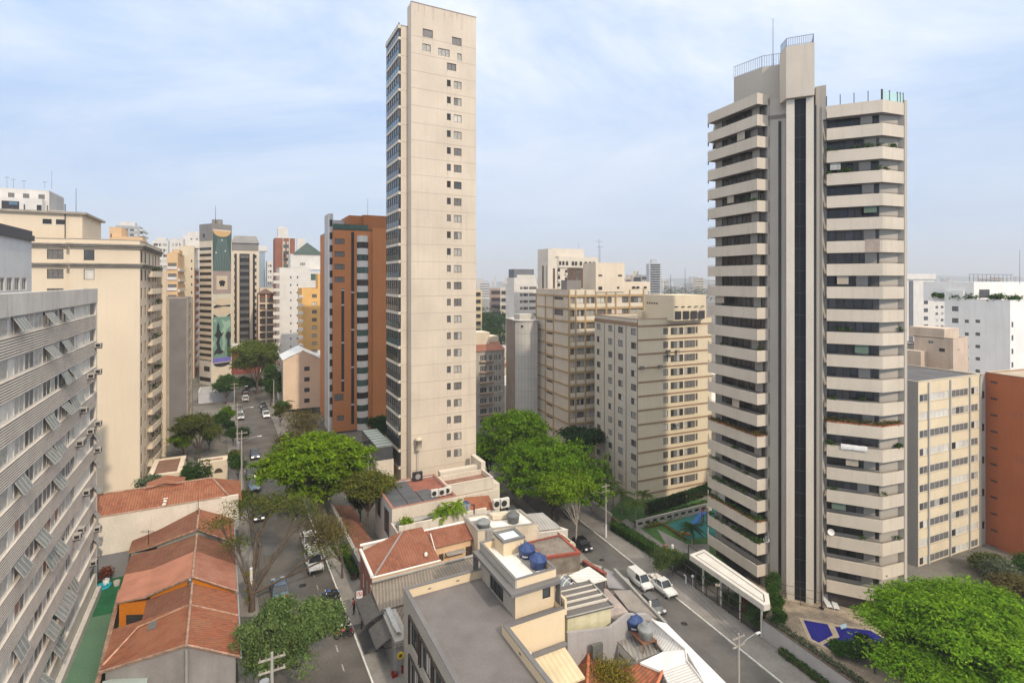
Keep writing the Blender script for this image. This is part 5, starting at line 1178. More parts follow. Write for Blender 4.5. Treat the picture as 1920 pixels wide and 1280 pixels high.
 water_tank('water_tank', V3(c2, zs+.43), .76, 1.15, tankb, 'blue plastic tank nearer the front edge of the modern roof room', ribs_=False)
 b = MB(); b.poly([V3(UV(10.3,6.6),zs+.45),V3(UV(11.0,6.6),zs+.45),V3(UV(11.0,6.2),zs+.45),V3(UV(10.3,6.2),zs+.45)]); b.build('roof_panel', white, t)
 # side parapet wall of the rear wing
 b = MB(); b.fbox(UV(11.8,8.6), DD, 0, 2.4, 0, .22, 7.0, 8.3); b.build('screen_wall', beige, t)
 return t
modern_house()
# courtyard lean-to at the foot of the beige wall
t = thing('courtyard_roof', V3(UV(6.6,10), 3), 'small pale slatted roof over the courtyard at the foot of the beige wall', 'roof', GH)
b = MB(); z = 4.3
b.poly([V3(UV(8.3,8.9),z+.5), V3(UV(8.3,12.2),z-.2), V3(UV(11.4,12.2),z-.2), V3(UV(11.4,8.9),z+.5)]); b.poly([V3(UV(8.3,12.2),z-.2), V3(UV(8.3,12.2),z-.35), V3(UV(11.4,12.2),z-.35), V3(UV(11.4,12.2),z-.2)]); b.poly([V3(UV(8.3,8.9),z+.5),V3(UV(8.3,8.9),z+.35),V3(UV(8.3,12.2),z-.35),V3(UV(8.3,12.2),z-.2)])
b.build('sheet', ribmat('pale_yellow_sheet', (.60,.50,.33), .45, .03, .7, axis=0, stain=(.4,.33,.2)), t)
b = MB(); b.fbox(UV(8.0,8.75), E, .0, 3.7, .0, .5, z+.45, z+.6); b.build('flashing', coping_g, t)
t = thing('courtyard_glazing', V3(UV(7,10),0), 'glass lean-to with thin white bars beside the modern house parapet', 'roof', GH)
b = MB(); b.fbox(UV(6.1,8.9), E, 0, 2.1, 0, 4, 3.4, 3.5, 0)
for i in range(5): b.fbox(UV(6.1,8.9), E, 0, 2.1, i*.95, i*.95+.06, 3.5, 3.56, 1)
for i in range(3): b.fbox(UV(6.1,8.9), E, i*1.0, i*1.0+.05, 0, 4, 3.56, 3.6, 1)
b.fbox(UV(6.1,8.9), E, 0, 2.1, 0.03, .2, 3.5, 5.2, 2)
b.build('glazing', [mat('milky_glass', (.42,.42,.40), .3, .2, 2.), white, white], t)
# ---------------------------------------------------------------- pink and white house with the hipped tile roof
def hip_white():
 A = Vector((-17.75, 62.4)); zc, ze = 5.0, 4.2; Lf = 6.0; d = dn
 t = thing('hipped_house', V3(A, 0), 'low house with a red brick front and white edged hipped tile roof, beside the awnings', 'house', GH)
 N = A+d*Lf; ln = along(A, E, 744)+.0; lr = along(N, E, 826)
 pinkb = mat('faded_pink_brick', (.34,.15,.12), .9, .15, 1.5, fine=.2, streak=.2); peachw = mat('peach_wall', (.72,.50,.31), .85, .06, streak=.1)
 b = MB(); wall_face(b, A, d, Lf, -1, ze+.1, [(1.2,1.9,.9,2.6),(3.0,3.9,.2,2.7),(4.7,5.4,.9,2.7)], .15)
 b.build('front_wall', pinkb, t)
 for (u, w, za, h, nm) in ((1.55,.7,.9,1.7,'window'),(3.45,.9,.2,2.5,'door'),(5.05,.7,.9,1.8,'window')): place_window(win_mesh(w, h, 'two_shut' if nm == 'window' else 'two_dim', white, glass), A, d, u, za, .13, t, nm)
 b = MB(); b.prism([N, N+E*lr, N+E*lr+DD*.3, N+DD*.3], -9, ze-.02); b.fbox(N+E*(lr-.3), DD, 0.3, 4.3, 0, .3, -9, ze-.02); b.build('side_wall', peachw, t)
 Bk = A+E*13.3
 b = MB(); b.prism([A+E*.3, Bk, Bk+DD*.3, A+DD*.3+E*.3], -9, zc-.1); b.build('back_wall', offwhite, t)
 # roof planes: street side hip, long side, inner hip, and the rear wing that runs on
 H0 = A+E*4.9+d*.4; zr = 5.75; I0 = N+E*lr; K = A+E*7.4+d*.4
 b = MB()
 b.poly([V3(A+d*.2+E*.2,ze+.25), V3(N+E*.2,ze), V3(H0,zr)]); b.poly([V3(N+E*.2,ze), V3(I0,ze), V3(K,zr), V3(H0,zr)])
 b.poly([V3(I0,ze), V3(I0+DD*4.6,ze+.35), V3(K,zr)]); b.poly([V3(A+d*.2+E*.2,ze+.25), V3(H0,zr), V3(K,zr), V3(K+DD*.4,zr-.1), V3(H0+DD*.4,zr-.1)])
 W0, W1 = A+E*8.0+d*2.9, A+E*13.2+d*2.9
 b.poly([V3(W0,ze-.1), V3(W1,ze-.1), V3(Bk+d*.3,zc+.05), V3(K+E*.3+d*.1,zc+.25)]); b.build('roof', [tilemat('red_clay_tile', (.29,.10,.055), (.21,.07,.04), (.31,.125,.075), .3, .5, lichen=.3)], t)
 b = MB(); b.prism([W0+DD*.5, W1+DD*.5, W1+DD*.8, W0+DD*.8], -9, ze-.2); b.build('wing_wall', peachw, t)
 b = MB(); b.fbox(W0+DD*.5, E, 4.3, 5.1, .0, .05, 1.0, 3.1); b.fbox(W0+DD*.5, E, .8, 1.4, 0, .05, 2.2, 3.0); b.build('door', frame_b, t)
 b = MB(); b.fbox(W0+DD*.5, E, 1.6, 4.0, .05, .9, 2.95, 3.05); b.build('porch_sheet', concrete, t)
 b = MB()
 b.path([V3(A-E*.02,zc+.05), V3(A+E*13.3,zc+.05)], .17, 6); b.path([V3(A+d*.1,ze+.38), V3(N+d*.1,ze+.18)], .2, 6); b.path([V3(N+d*.05,ze+.04), V3(I0+d*.05,ze+.04)], .11, 6); b.path([V3(Bk,zc), V3(Bk+d*1.4,zc-.2), V3(W1+E*.1,ze)], .13, 6)
 b.path([V3(I0+DD*1.8,ze+.3), V3(K+E*.7+d*1.0,zr-.5)], .07, 5); b.build('white_trim', white, t)
 b = MB(); b.path([V3(N+E*.2,ze+.05), V3(H0,zr+.03)], .13, 5); b.build('hip_ridge', mat('grey_hip_mortar', (.26,.22,.20), .9, .2), t)
 b = MB(); c = I0+DD*1.0-E*1.4; b.lathe(V3(c, ze+.45), [(.2,0),(.2,.25),(.03,.42)], 8); b.build('vent_cap', white, t)
 return t
hip_white()
# corrugated roofs and awnings between it and the modern house
corr = ribmat('corrugated_cement', (.25,.215,.175), .34, .06, .9, axis=0, stain=(.13,.115,.10), streak=.6, line=.6); corr_d = ribmat('dark_corrugated', (.20,.165,.135), .32, .06, .9, axis=0, stain=(.07,.06,.05), streak=.7, line=.7)
Nn = Vector((-17.75,62.4))+dn*6.0
t = thing('corrugated_shed', V3(Nn+dn*.3, 0), 'low shed under a long corrugated roof squeezed between the hipped house and the modern house', 'shed', GH)
b = MB(); S0 = Nn+dn*.25-E*.1; pass
wdt = 4.3
b.poly([V3(S0+dn*wdt-E*.2,3.2), V3(S0+dn*wdt+E*6.6,3.35), V3(S0+E*6.4,3.9), V3(S0-E*.2,3.7)], 0); b.poly([V3(S0+dn*3.0+E*6.6,3.4), V3(S0+dn*3.0+E*15.5,3.4), V3(S0+dn*.0+E*15.5,3.8), V3(S0+E*6.4,3.9)], 0)
b.build('roof', corr, t)
b = MB(); b.prism([S0+dn*9.3, S0+dn*9.3+E*1.4, S0+E*1.4, S0+E*.1], -1, 3.1); b.prism([S0+E*1.2+dn*3.4, S0+E*15+dn*2.9, S0+E*15, S0+E*1.2], -9, 3.2); b.build('wall', concrete, t)
b = MB(); b.poly([V3(S0+dn*9.6-E*.1,2.75), V3(S0+dn*9.6+E*2.2,2.9), V3(S0+dn*(wdt-.1)+E*2.7,3.15), V3(S0+dn*(wdt-.1)+E*.1,3.05)]); b.build('old_roof', corr_d, t)
b = MB(); b.path([V3(S0+dn*.1,3.95), V3(S0+E*15,3.95)], .16, 6); b.build('ridge_capping', concrete, t)
awn = mat('charcoal_awning_cloth', (.075,.072,.07), .9, .12, 2., fine=.15)
def awning(name, label, a, c, outw, z0, z1):
 """a and c are the ends of its fixed edge, outw reaches over the pavement"""
 t = thing(name, V3(a,0), label, 'awning', 'awnings over the pavement'); n = 8; b = MB(); rows = []
 for i in range(n+1):
  s = i/n; z = z1+(z0-z1)*s-.12*math.sin(math.pi*s)*-1; rows.append([V3(a+outw*s, z), V3(a.lerp(c,.5)+outw*s, z-.05*math.sin(math.pi*s)), V3(c+outw*s, z)])
 b.grid(rows); b.grid([rows[-1], [p-Vector((0,0,.22)) for p in rows[-1]]]); b.build('cloth', awn, t)
 b = MB()
 for p in (a, c): b.tube(V3(p,z1), V3(p+outw,z0), .03, n=5); b.tube(V3(p,z0-.3), V3(p+outw,z0), .025, n=5)
 b.tube(V3(a+outw,z0), V3(c+outw,z0), .035, n=5); b.build('arms', darkmetal, t); return t
a0 = S0+dn*.6; awning('awning', 'charcoal cloth awning beside the red brick front of the hipped house', a0+E*.15, a0+dn*4.2+E*.15, -E*1.9, 2.55, 3.25)
awning('awning', 'charcoal cloth awning nearer the modern house, over red crates', a0+dn*4.4+E*.35, a0+dn*7.6+E*.35, -E*1.8, 2.2, 2.95)
t = thing('parked_scooter_cover', V3(a0+dn*6+E*.9,3), 'crumpled pale sheet lying on the edge of the corrugated roof', 'sheet')
b = MB(); g = random.Random(5); rows = [[V3(S0+dn*(4.4+.42*i)+E*(.35+.24*j), 3.35+g.uniform(-.06,.14)) for j in range(3)] for i in range(11)]; b.grid(rows); b.build('sheet', mat('pale_blue_sheet', (.36,.37,.39), .7, .15, 2.), t)
# ---------------------------------------------------------------- two storey office with dark panels on the roof
def office():
 d = dn; zt = 5.6; A = Vector((-20.4, 79.6)); N = A+d*9.6
 t = building('office_building', 'two storey white office with dark square roof panels and big black framed windows', 'building', [A, N, N+E*9.2, A+E*9.2], -6, zt,
  {0: [(1.0,3.2,1.6,4.6,'three_glass'),(5.2,8.0,.9,4.5,'three_glass')], 1: [(1.2,6.0,2.2,3.3,'four_half')]}, wall=mat('cool_white_render', (.50,.49,.47), .85, .06, streak=.15), roof=mat('brick_red_roof', (.26,.10,.07), .95, .18, .8, fine=.2), par=.25, cap=mat('red_coping', (.32,.15,.11), .9, .15), group=GH, fm=frame_d, maxwin=30, capw=.06)
 part(t, 'front_band', pale_w, lambda b: (b.fbox(N, E, -.05, 9.25, .0, .12, 3.9, 5.55), b.fbox(N, E, 0, 9.2, 0, .1, -2, 1.9)))
 pm = mat('dark_roof_panel', (.085,.09,.10), .45, .12, .6)
 for i in range(2):
  for j in range(4):
   b = MB(); p = N+E*(.35+2.1*i)+DD*(.35+2.2*j); b.box(V3(p,zt-.12), V3(E*2.0,0), V3(DD*2.1,0), (0,0,.06)); b.build('roof_panel', pm, t)
 for i in range(2):
  b = MB(); p = N+E*(4.6)+DD*(.35+2.2*i); b.box(V3(p,zt-.12), V3(E*2.0,0), V3(DD*2.1,0), (0,0,.06)); b.build('roof_panel', pm, t)
 # terrace wall with planting in front
 T = N+d*3.4-E*.0
 part(t, 'terrace_wall', mat('stained_white_wall', (.62,.56,.49), .9, .1, .6, streak=.5, stain=(.30,.25,.20)), lambda b: (b.fbox(T, E, 0, 12.3, -.3, 0, -3, 4.6), b.fbox(T, DD, 0, 3.4, -.2, .0, -3, 3.8)))
 part(t, 'terrace_floor', concrete, lambda b: b.fbox(T, E, .1, 12, -3.3, -.3, .2, 3.0))
 part(t, 'terrace_rail', white, lambda b: [b.fbox(T, E, 7.2+.2*i, 7.25+.2*i, -.2, -.15, 4.6, 5.6) for i in range(14)])
 return t, N, T, zt
OFF, NOFF, TOFF, zoff = office()
shrub('leafy_plant', 'bright round plant on the office terrace by the corner', V3(TOFF+E*1.2+DD*.9, 3.1), [(0,0,1.2,.8,.7,.9,30)], .2, bright, 41, clump=10, spread=.22, cat='plant')
for i in range(4):
 palm('leafy_palm', 'clump of bright fan leaves on the office terrace', V3(TOFF+E*(6.0+.75*i)+DD*.8, 3.1), 1.6+.35*(i%2)+.2*i, 9, 1.9, bright, 60+i, group='palms on the office terrace', r=.06)
def roof_ac(c, label, rz=None, s=1., kind=0):
 """standing outdoor unit: casing, fan grille, feet"""
 rz = math.atan2(E.y, E.x) if rz is None else rz; t = thing('outdoor_unit', c, label, 'air conditioner', 'roof air conditioners', rz=rz)
 b = MB(); b.abox(-.45*s,.45*s,-.18*s,.18*s,.12*s,.95*s); b.build('casing', mat('unit_shell', (.62,.60,.55), .5, .08), t, off=(0,0,0))
 b = MB(); b.tube((-.12*s,-.18*s,.53*s), (-.12*s,-.2*s,.53*s), .3*s, n=14)
 b.build('fan_grille', darkmetal, t, off=(0,0,0))
 b = MB(); [b.abox(x*s-.04,x*s+.04,-.2*s,.2*s,0,.12*s) for x in (-.35,.35)]; b.build('feet', greymetal, t, off=(0,0,0)); return t
for k, (u, v, lb) in enumerate(((6.5,1.6,'white roof unit on the red office roof, nearest the dark panels'), (7.6,1.5,'white roof unit in the middle of the three on the red office roof'), (8.5,1.7,'white roof unit nearest the parapet of the red office roof'))): roof_ac(V3(NOFF+E*u+DD*v, zoff-.24), lb, s=1.15)
b = MB(); c = NOFF+E*5.5+DD*8.6;
t = thing('roof_unit', V3(c, zoff-.2), 'black boxy roof unit close to the foot of the pale tower', 'air conditioner', 'roof air conditioners'); b.box(V3(c,zoff-.2), V3(E*1.5,0), V3(DD*.5,0), (0,0,1.3)); b.build('casing', darkmetal, t)
b = MB(); n = Vector((E.y,-E.x)); p = V3(c+E*.75,zoff+.45)+V3(n*.02,0); b.tube(p, p+V3(n*.05,0), .42, n=14); b.build('fan', greymetal, t)
# annexe of the pale tower on the far side
A = Vector((-10.4,84.7))
pw2 = mat('cream_annex_render', (.60,.54,.45), .85, .07, .4, streak=.35, stain=(.34,.30,.25))
t = building('tower_annex', 'low cream annex with a red gravel roof at the foot of the pale tower', 'building', [A+DD*4.2, A, A+E*8.2, A+E*8.2+DD*4.2], -9, 3.4, {}, pw2, mat('red_gravel', (.25,.14,.10), .95, .2, .9, fine=.25), par=.7, cap=pw2, group=GH, capw=.08)
part(t, 'base_wall', pw2, lambda b: (b.fbox(A, E, .4, 9.2, .02, .4, -9, 1.4), b.fbox(A+E*8.2, DD, 0, 9, .0, 1.2, -9, 2.2)))
part(t, 'band', joint, lambda b: (b.fbox(A, E, 0, 8.2, .0, .03, 1.5, 1.6), [b.fbox(A, E, u, u+.06, .4, .42, -4, 1.4) for u in (3.2, 5.8)]))
part(t, 'vent', darkmetal, lambda b: b.tube(V3(A+E*6.8-DD*.42,.3), V3(A+E*6.8-DD*.5,.3), .4, n=12)); part(t, 'rear_parapet', pw2, lambda b: (b.fbox(A+DD*5.6, E, 1.0, 8.4, -1.2, 0, -2, 3.6), b.fbox(A+E*8.0, DD, 4.4, 9, 0, .8, 0, 4.6)))
# low tile roof, blue tank, units
tq = [G(880,964,.7).xy, G(928,952,.7).xy, G(916,929,2.2).xy, G(869,936,2.2).xy]
t = thing('tile_shed', V3(tq[0], -4), 'small tile roofed outbuilding in front of the tower annex', 'shed', GH); b = MB(); b.prism([tq[0]+E*.2, tq[1], tq[2], tq[3]], -9, .6); b.build('wall', offwhite, t)
b = MB(); b.poly([V3(tq[0],.62), V3(tq[1],.62), V3(tq[2],2.3), V3(tq[3],2.5)]); b.build('roof', tile_o, t)
c = G(873,956,2.2).xy; t = water_tank('water_tank', V3(c, 2.2), .68, 1.3, tankb, 'blue tank on a pale pedestal by the office terrace', lug=False); b = MB(); b.prism([c-E*.7-DD*.7, c+E*.7-DD*.7, c+E*.7+DD*.7, c-E*.7+DD*.7], -6, 2.18); b.build('pedestal', pale_w, t)
b = MB(); b.tube(V3(TOFF+E*10.4,0), V3(TOFF+E*10.4,5.4), .09); b.tube(V3(TOFF+E*10.4,5.4), V3(TOFF+E*10.0,5.5), .09); solo('flue_pipe', b, darkmetal, 'dark bent flue pipe by the terrace rail', 'pipe')
roof_ac(G(932,953,.9), 'larger boxed unit beside the tile roofed outbuilding', s=1.5); roof_ac(G(946,952,.9), 'boxed unit with a big fan, closest to the parked grey car', s=1.6)
# ---------------------------------------------------------------- white roofed block with tanks
def polyblk(name, label, pts, z0, zt, wallm, roofm, cat='building', par=.2, group=GH, cap=None, capw=.06):
 return building(name, label, cat, pts, z0, zt, {}, wallm, roofm, par, cap, group, capw=capw)
stainw = mat('stained_cream_wall', (.60,.52,.40), .9, .1, .5, streak=.55, stain=(.28,.21,.15))
zt = 5.6; P1 = G(896, 995, zt).xy; P2 = G(1008, 981, zt).xy; dd = (P2-P1).normalized(); nn = Vector((-dd.y, dd.x))
P2 = P1+dd*(P2-P1).length
t = polyblk('white_roof_block', 'stained cream block with a white coated roof that holds two dark water tanks', [P1, P2, P2+DD*4.6, P1+DD*4.6], -9, zt, stainw, whitefl, cap=concrete)
part(t, 'grey_corner', concrete, lambda b: (b.fbox(P1, dd, 1.0, 1.9, .0, .25, -4, zt-.02), b.poly([V3(P1+dd*.2+DD*.3,zt-.19), V3(P1+dd*2.2+DD*.3,zt-.19), V3(P1+dd*2.0+DD*3.4,zt-.19), V3(P1+dd*.2+DD*3.4,zt-.19)])))
part(t, 'window', glass_br, lambda b: b.fbox(P1, dd, .3, .95, .01, .05, 2.0, 3.0))
water_tank('water_tank', V3(P1+dd*1.2+DD*1.2, zt-.15), .85, 1.0, tankg, 'squat grey tank on the left end of the white coated roof', ribs_=False, lug=False)
water_tank('water_tank', V3(P1+dd*5.2+DD*1.6, zt-.15), .8, 1.35, mat('dark_grey_tank', (.13,.14,.14), .7, .15), 'tall dark grey tank in the middle of the white coated roof', ribs_=False, lug=False)
b = MB(); c = P1+dd*3.0+DD*2.6; b.box(V3(c,zt-.1), V3(dd*2.3,0), V3(DD*1.2,0), (0,0,.5)); solo('roof_hatch', b, stainw, 'low flat hatch between the two tanks on the white coated roof', 'hatch')
# lean-to and open terrace to its right
q = [P2+dd*.1+DD*.2, P2+dd*3.4+DD*.4, P2+dd*2.6+DD*3.6, P2-dd*.2+DD*3.6]
t = thing('lean_to', V3(q[0],-2), 'grey sheet lean-to on thin posts over an open terrace, next to the white coated roof', 'shed', GH); b = MB(); z = 4.9
b.poly([V3(q[0],z-.3), V3(q[1],z-.4), V3(q[2],z+.4), V3(q[3],z+.5)]); b.build('roof', ribmat('grey_sheet', (.34,.33,.31), .4, .03, .8), t)
b = MB(); [b.tube(V3(p,1), V3(p,z-.3), .05, n=6) for p in (q[0]+dd*.1, q[1]-dd*.1)]; b.build('post', white, t); b = MB(); b.fbox(P2+dd*.1, dd, 0, 4.8, -.25, -.02, -9, 2.6); b.fbox(P2+dd*4.9, DD, 0, 4, 0, .2, -9, 2.4); b.build('wall', stainw, t)
b = MB(); b.fbox(P2+dd*.1, dd, 0, 4.8, -3.6, -.25, .4, 1.2); b.build('terrace_floor', mat('ochre_floor', (.30,.21,.10), .9, .2), t)
# brown flat roofs behind it
brownr = mat('brown_bitumen', (.20,.17,.145), .95, .22, .7, fine=.2); dustr = mat('dusty_slab', (.31,.275,.24), .95, .22, .6, fine=.2)
z = 3.0
polyblk('flat_roof_house', 'dusty flat roof between the white coated roof and the parked grey car', [P1+DD*5.0+dd*1, P1+DD*5.0+dd*10.5, P1+DD*10.5+dd*8.5, P1+DD*9.4-dd*1], -9, 2.4, stainw, dustr)
t = polyblk('flat_roof_house', 'brown rooftop enclosure with a pale ledge nearest the street trees', [P1+DD*6.0+dd*10.8, P1+DD*6.0+dd*15.2, P1+DD*9.6+dd*13.4, P1+DD*9.0+dd*9.6], -9, 1.4, offwhite, brownr, par=.8)
# ---------------------------------------------------------------- roofs towards the lower street
z = 3.6; a, c, e_, f_ = G(1017, 1045, z).xy, G(1088, 1035, z).xy, G(1050, 1002, z).xy, G(990, 1016, z).xy
t = polyblk('red_edged_roof', 'worn brown flat roof with a red painted edge above the parked black car', [a, c, e_, f_], -9, z, mat('stone_rubble', (.20,.17,.14), .95, .3, 1.2, streak=.5), brownr, par=.08, cap=mat('red_paint_edge', (.30,.07,.045), .8, .2), capw=.05)
part(t, 'red_edge', redw_ := mat('flaking_red_coping', (.24,.07,.05), .9, .25, 2.), lambda b: b.fbox(a, (c-a).normalized(), 0, (c-a).length, 0, .06, z-.3, z))
lowr = mat('low_dusty_roof', (.27,.23,.19), .95, .25, .6, fine=.2, streak=.2)
z = 1.6; t = polyblk('flat_roof_house', 'low dusty slab below the red edged roof, cluttered along its wall', [G(1020,1085,z).xy, G(1100,1095,z).xy, G(1128,1062,z).xy, G(1046,1042,z).xy], -9, z, concrete, lowr)
redw = mat('flaking_red_coping', (.24,.07,.05), .9, .25, 2.)
b = MB(); p, q = G(1092,1036,3.0).xy, G(1134,1076,2.0).xy; dd2 = (q-p).normalized(); L2 = (q-p).length
t = thing('street_wall', V3(p,ZR), 'long street wall with a flaking red top along the lower street', 'wall'); b.fbox(p, dd2, 0, L2, -.3, 0, ZR, 1.9); b.build('wall', mat('mossy_wall', (.16,.13,.11), .95, .3, 1.5, streak=.5), t); b = MB(); b.fbox(p, dd2, 0, L2, -.36, .06, 1.903, 2.1); b.build('coping', redw, t)
# white corrugated roof, skylight, dark ridged roof
z = 4.0; wcorr = ribmat('white_corrugated', (.66,.62,.57), .5, .05, .7, axis=1, stain=(.45,.38,.32), streak=.25, line=.06)
q = [G(1066,1078,z).xy, G(1090,1100,z-.2).xy, G(1138,1088,z-.3).xy, G(1104,1061,z).xy]
def slabroof(name, label, q, zs, z0, wallm, roofm, cat='shed', th=.14, group=GH):
 t = thing(name, V3(q[0], z0), label, cat, group); b = MB(); n = len(q)
 b.poly([V3(q[i],zs[i]) for i in range(n)])
 for i in range(n):
  j = (i+1)%n; b.poly([V3(q[i],zs[i]-th), V3(q[j],zs[j]-th), V3(q[j],zs[j]), V3(q[i],zs[i])])
 b.build('roof', roofm, t); b = MB(); ins = inset(q, .2)
 for i in range(n):
  j = (i+1)%n; b.poly([V3(ins[i],z0), V3(ins[j],z0), V3(ins[j],zs[j]-.1), V3(ins[i],zs[i]-.1)])
 b.build('wall', wallm, t); return t
slabroof('white_sheet_roof', 'white corrugated roof over a dark grey wall, beyond the dark ridged roof', q, [z,z-.1,z-.1,z], -9, mat('dark_slate_wall', (.09,.09,.09), .9, .15), wcorr)
z = 3.9; q = [G(1042,1092,z).xy, G(1072,1108,z).xy, G(1092,1100,z).xy, G(1060,1070,z).xy]
t = slabroof('roof_skylight', 'small arched glass skylight with white bars beside the white corrugated roof', q, [z-.4]*4, -2, concrete, mat('skylight_pane', (.20,.24,.26), .2, .2, spec=.7))
b = MB(); dd3 = (q[1]-q[0])
for i in range(4):
 p0 = q[0].lerp(q[1], (i+.3)/3.6); p1 = q[3].lerp(q[2], (i+.3)/3.6); b.path([V3(p0,z-.35), V3(p0.lerp(p1,.3),z+.05), V3(p0.lerp(p1,.7),z+.1), V3(p1,z-.3)], .05, 4)
b.path([V3(q[0].lerp(q[3],.5),z+.1), V3(q[1].lerp(q[2],.5),z+.1)], .05, 4); b.build('glazing_bar', white, t)
z = 4.6; q = [G(1043,1157,z).xy, G(1062,1154,z-.0).xy, G(1151,1133,z).xy, G(1105,1089,z).xy, G(1041,1104,z).xy]; q = [G(1062,1156,z).xy, G(1151,1134,z).xy, G(1104,1089,z).xy, G(1030,1106,z).xy]
ridged = mat('dark_ridged_roof', (.135,.125,.12), .9, .1, .6, fine=.1)
t = slabroof('ridged_roof', 'dark flat roof crossed by pale parallel ribs, beside the beige wall', q, [z-.1,z-.1,z+.1,z+.1], -9, mat('pale_yellow_cladding', (.58,.54,.36), .85, .1, .8, streak=.35), ridged)
b = MB()
for i in range(1,5):
 s = i/5+.02; p0, p1 = q[0].lerp(q[3], s), q[1].lerp(q[2], s); dd4 = (p1-p0).normalized(); b.fbox(p0, dd4, 0, (p1-p0).length, -.05, .05, z-.08, z+.16)
b.build('roof_rib', mat('pale_rib', (.58,.54,.47), .8, .1), t)
b = MB(); b.path([V3(q[1],z), V3(q[2],z+.15)], .12, 4); b.path([V3(q[0],z-.05), V3(q[1],z-.05)], .08, 4); b.build('edge_trim', concrete, t)
# concrete party wall, sloping grey roofs by the street
z0 = -6; rawc = mat('raw_concrete_wall', (.36,.34,.335), .9, .1, .3, streak=.35, stain=(.22,.20,.20)); p = G(1058, 1162, 3.0).xy; q_ = G(1213, 1150, 1.4).xy
def wallpoly(name, label, pts, th, m, cat='wall'):
 t = thing(name, V3(pts[0][0], min(p_[1] for p_ in pts)), label, cat); b = MB(); n = Vector((0,0)); a, c = pts[0][0], pts[1][0]; d = (c-a).normalized(); n = Vector((-d.y, d.x))*th
 f = [V3(p_, z) for p_, z in pts]; bk = [V3(p_+n, z) for p_, z in pts]; b.poly(f); b.poly(list(reversed(bk)))
 for i in range(len(pts)): j = (i+1)%len(pts); b.poly([f[j], f[i], bk[i], bk[j]])
 b.build('wall', m, t); return t
w0 = Vector((5.1,48.9)); w1 = w0+ER*11.5
wallpoly('party_wall', 'raw grey concrete party wall behind the tank platform', [(w0,-8),(w1,-8),(w1,1.2),(w0+ER*8.9,3.2),(w0+ER*6.6,3.8),(w0+ER*4.6,3.0),(w0,3.7)], .3, rawc)
sl1 = mat('grey_fibre_roof', (.25,.225,.20), .9, .14, .5, fine=.12); z = 1.2
slabroof('sloped_roof', 'plain grey sloped roof edge-on to the lower street beside the raw concrete wall', [G(1178,1142,1.2).xy, G(1240,1160,.6).xy, G(1186,1105,.6).xy, G(1150,1106,1.6).xy], [1.2,.6,.6,1.6], -9, concrete, sl1)
slabroof('sloped_roof', 'pinkish flat roof between the dark ridged roof and the raw concrete wall', [G(1120,1166,1.7).xy, G(1178,1146,1.9).xy, G(1140,1104,1.9).xy, G(1112,1098,1.9).xy], [1.9]*4, -9, concrete, mat('pinkish_slab', (.36,.30,.27), .95, .15, .8, fine=.15))
slabroof('patio_roof', 'low grey patio slab by the street wall, where a lamp stands', [G(1140,1100,.2).xy, G(1190,1106,.2).xy, G(1178,1084,.2).xy, G(1132,1064,.2).xy], [.2]*4, -9, concrete, mat('blue_grey_patio', (.26,.25,.26), .9, .15))
b = MB(); p, q = G(1150,1070,.6).xy, G(1246,1172,.6).xy; dd5 = (q-p).normalized(); t = thing('street_parapet', V3(p,ZR), 'grey street parapet with a short white post, beside the white van', 'wall'); b.fbox(p, dd5, 0, (q-p).length, -.3, 0, ZR, .9); b.build('wall', concrete, t); c = p+dd5*((q-p).length*.72); b = MB(); b.fbox(c, dd5, 0, .2, -.25, -.05, .9, 1.4); b.build('post', white, t)
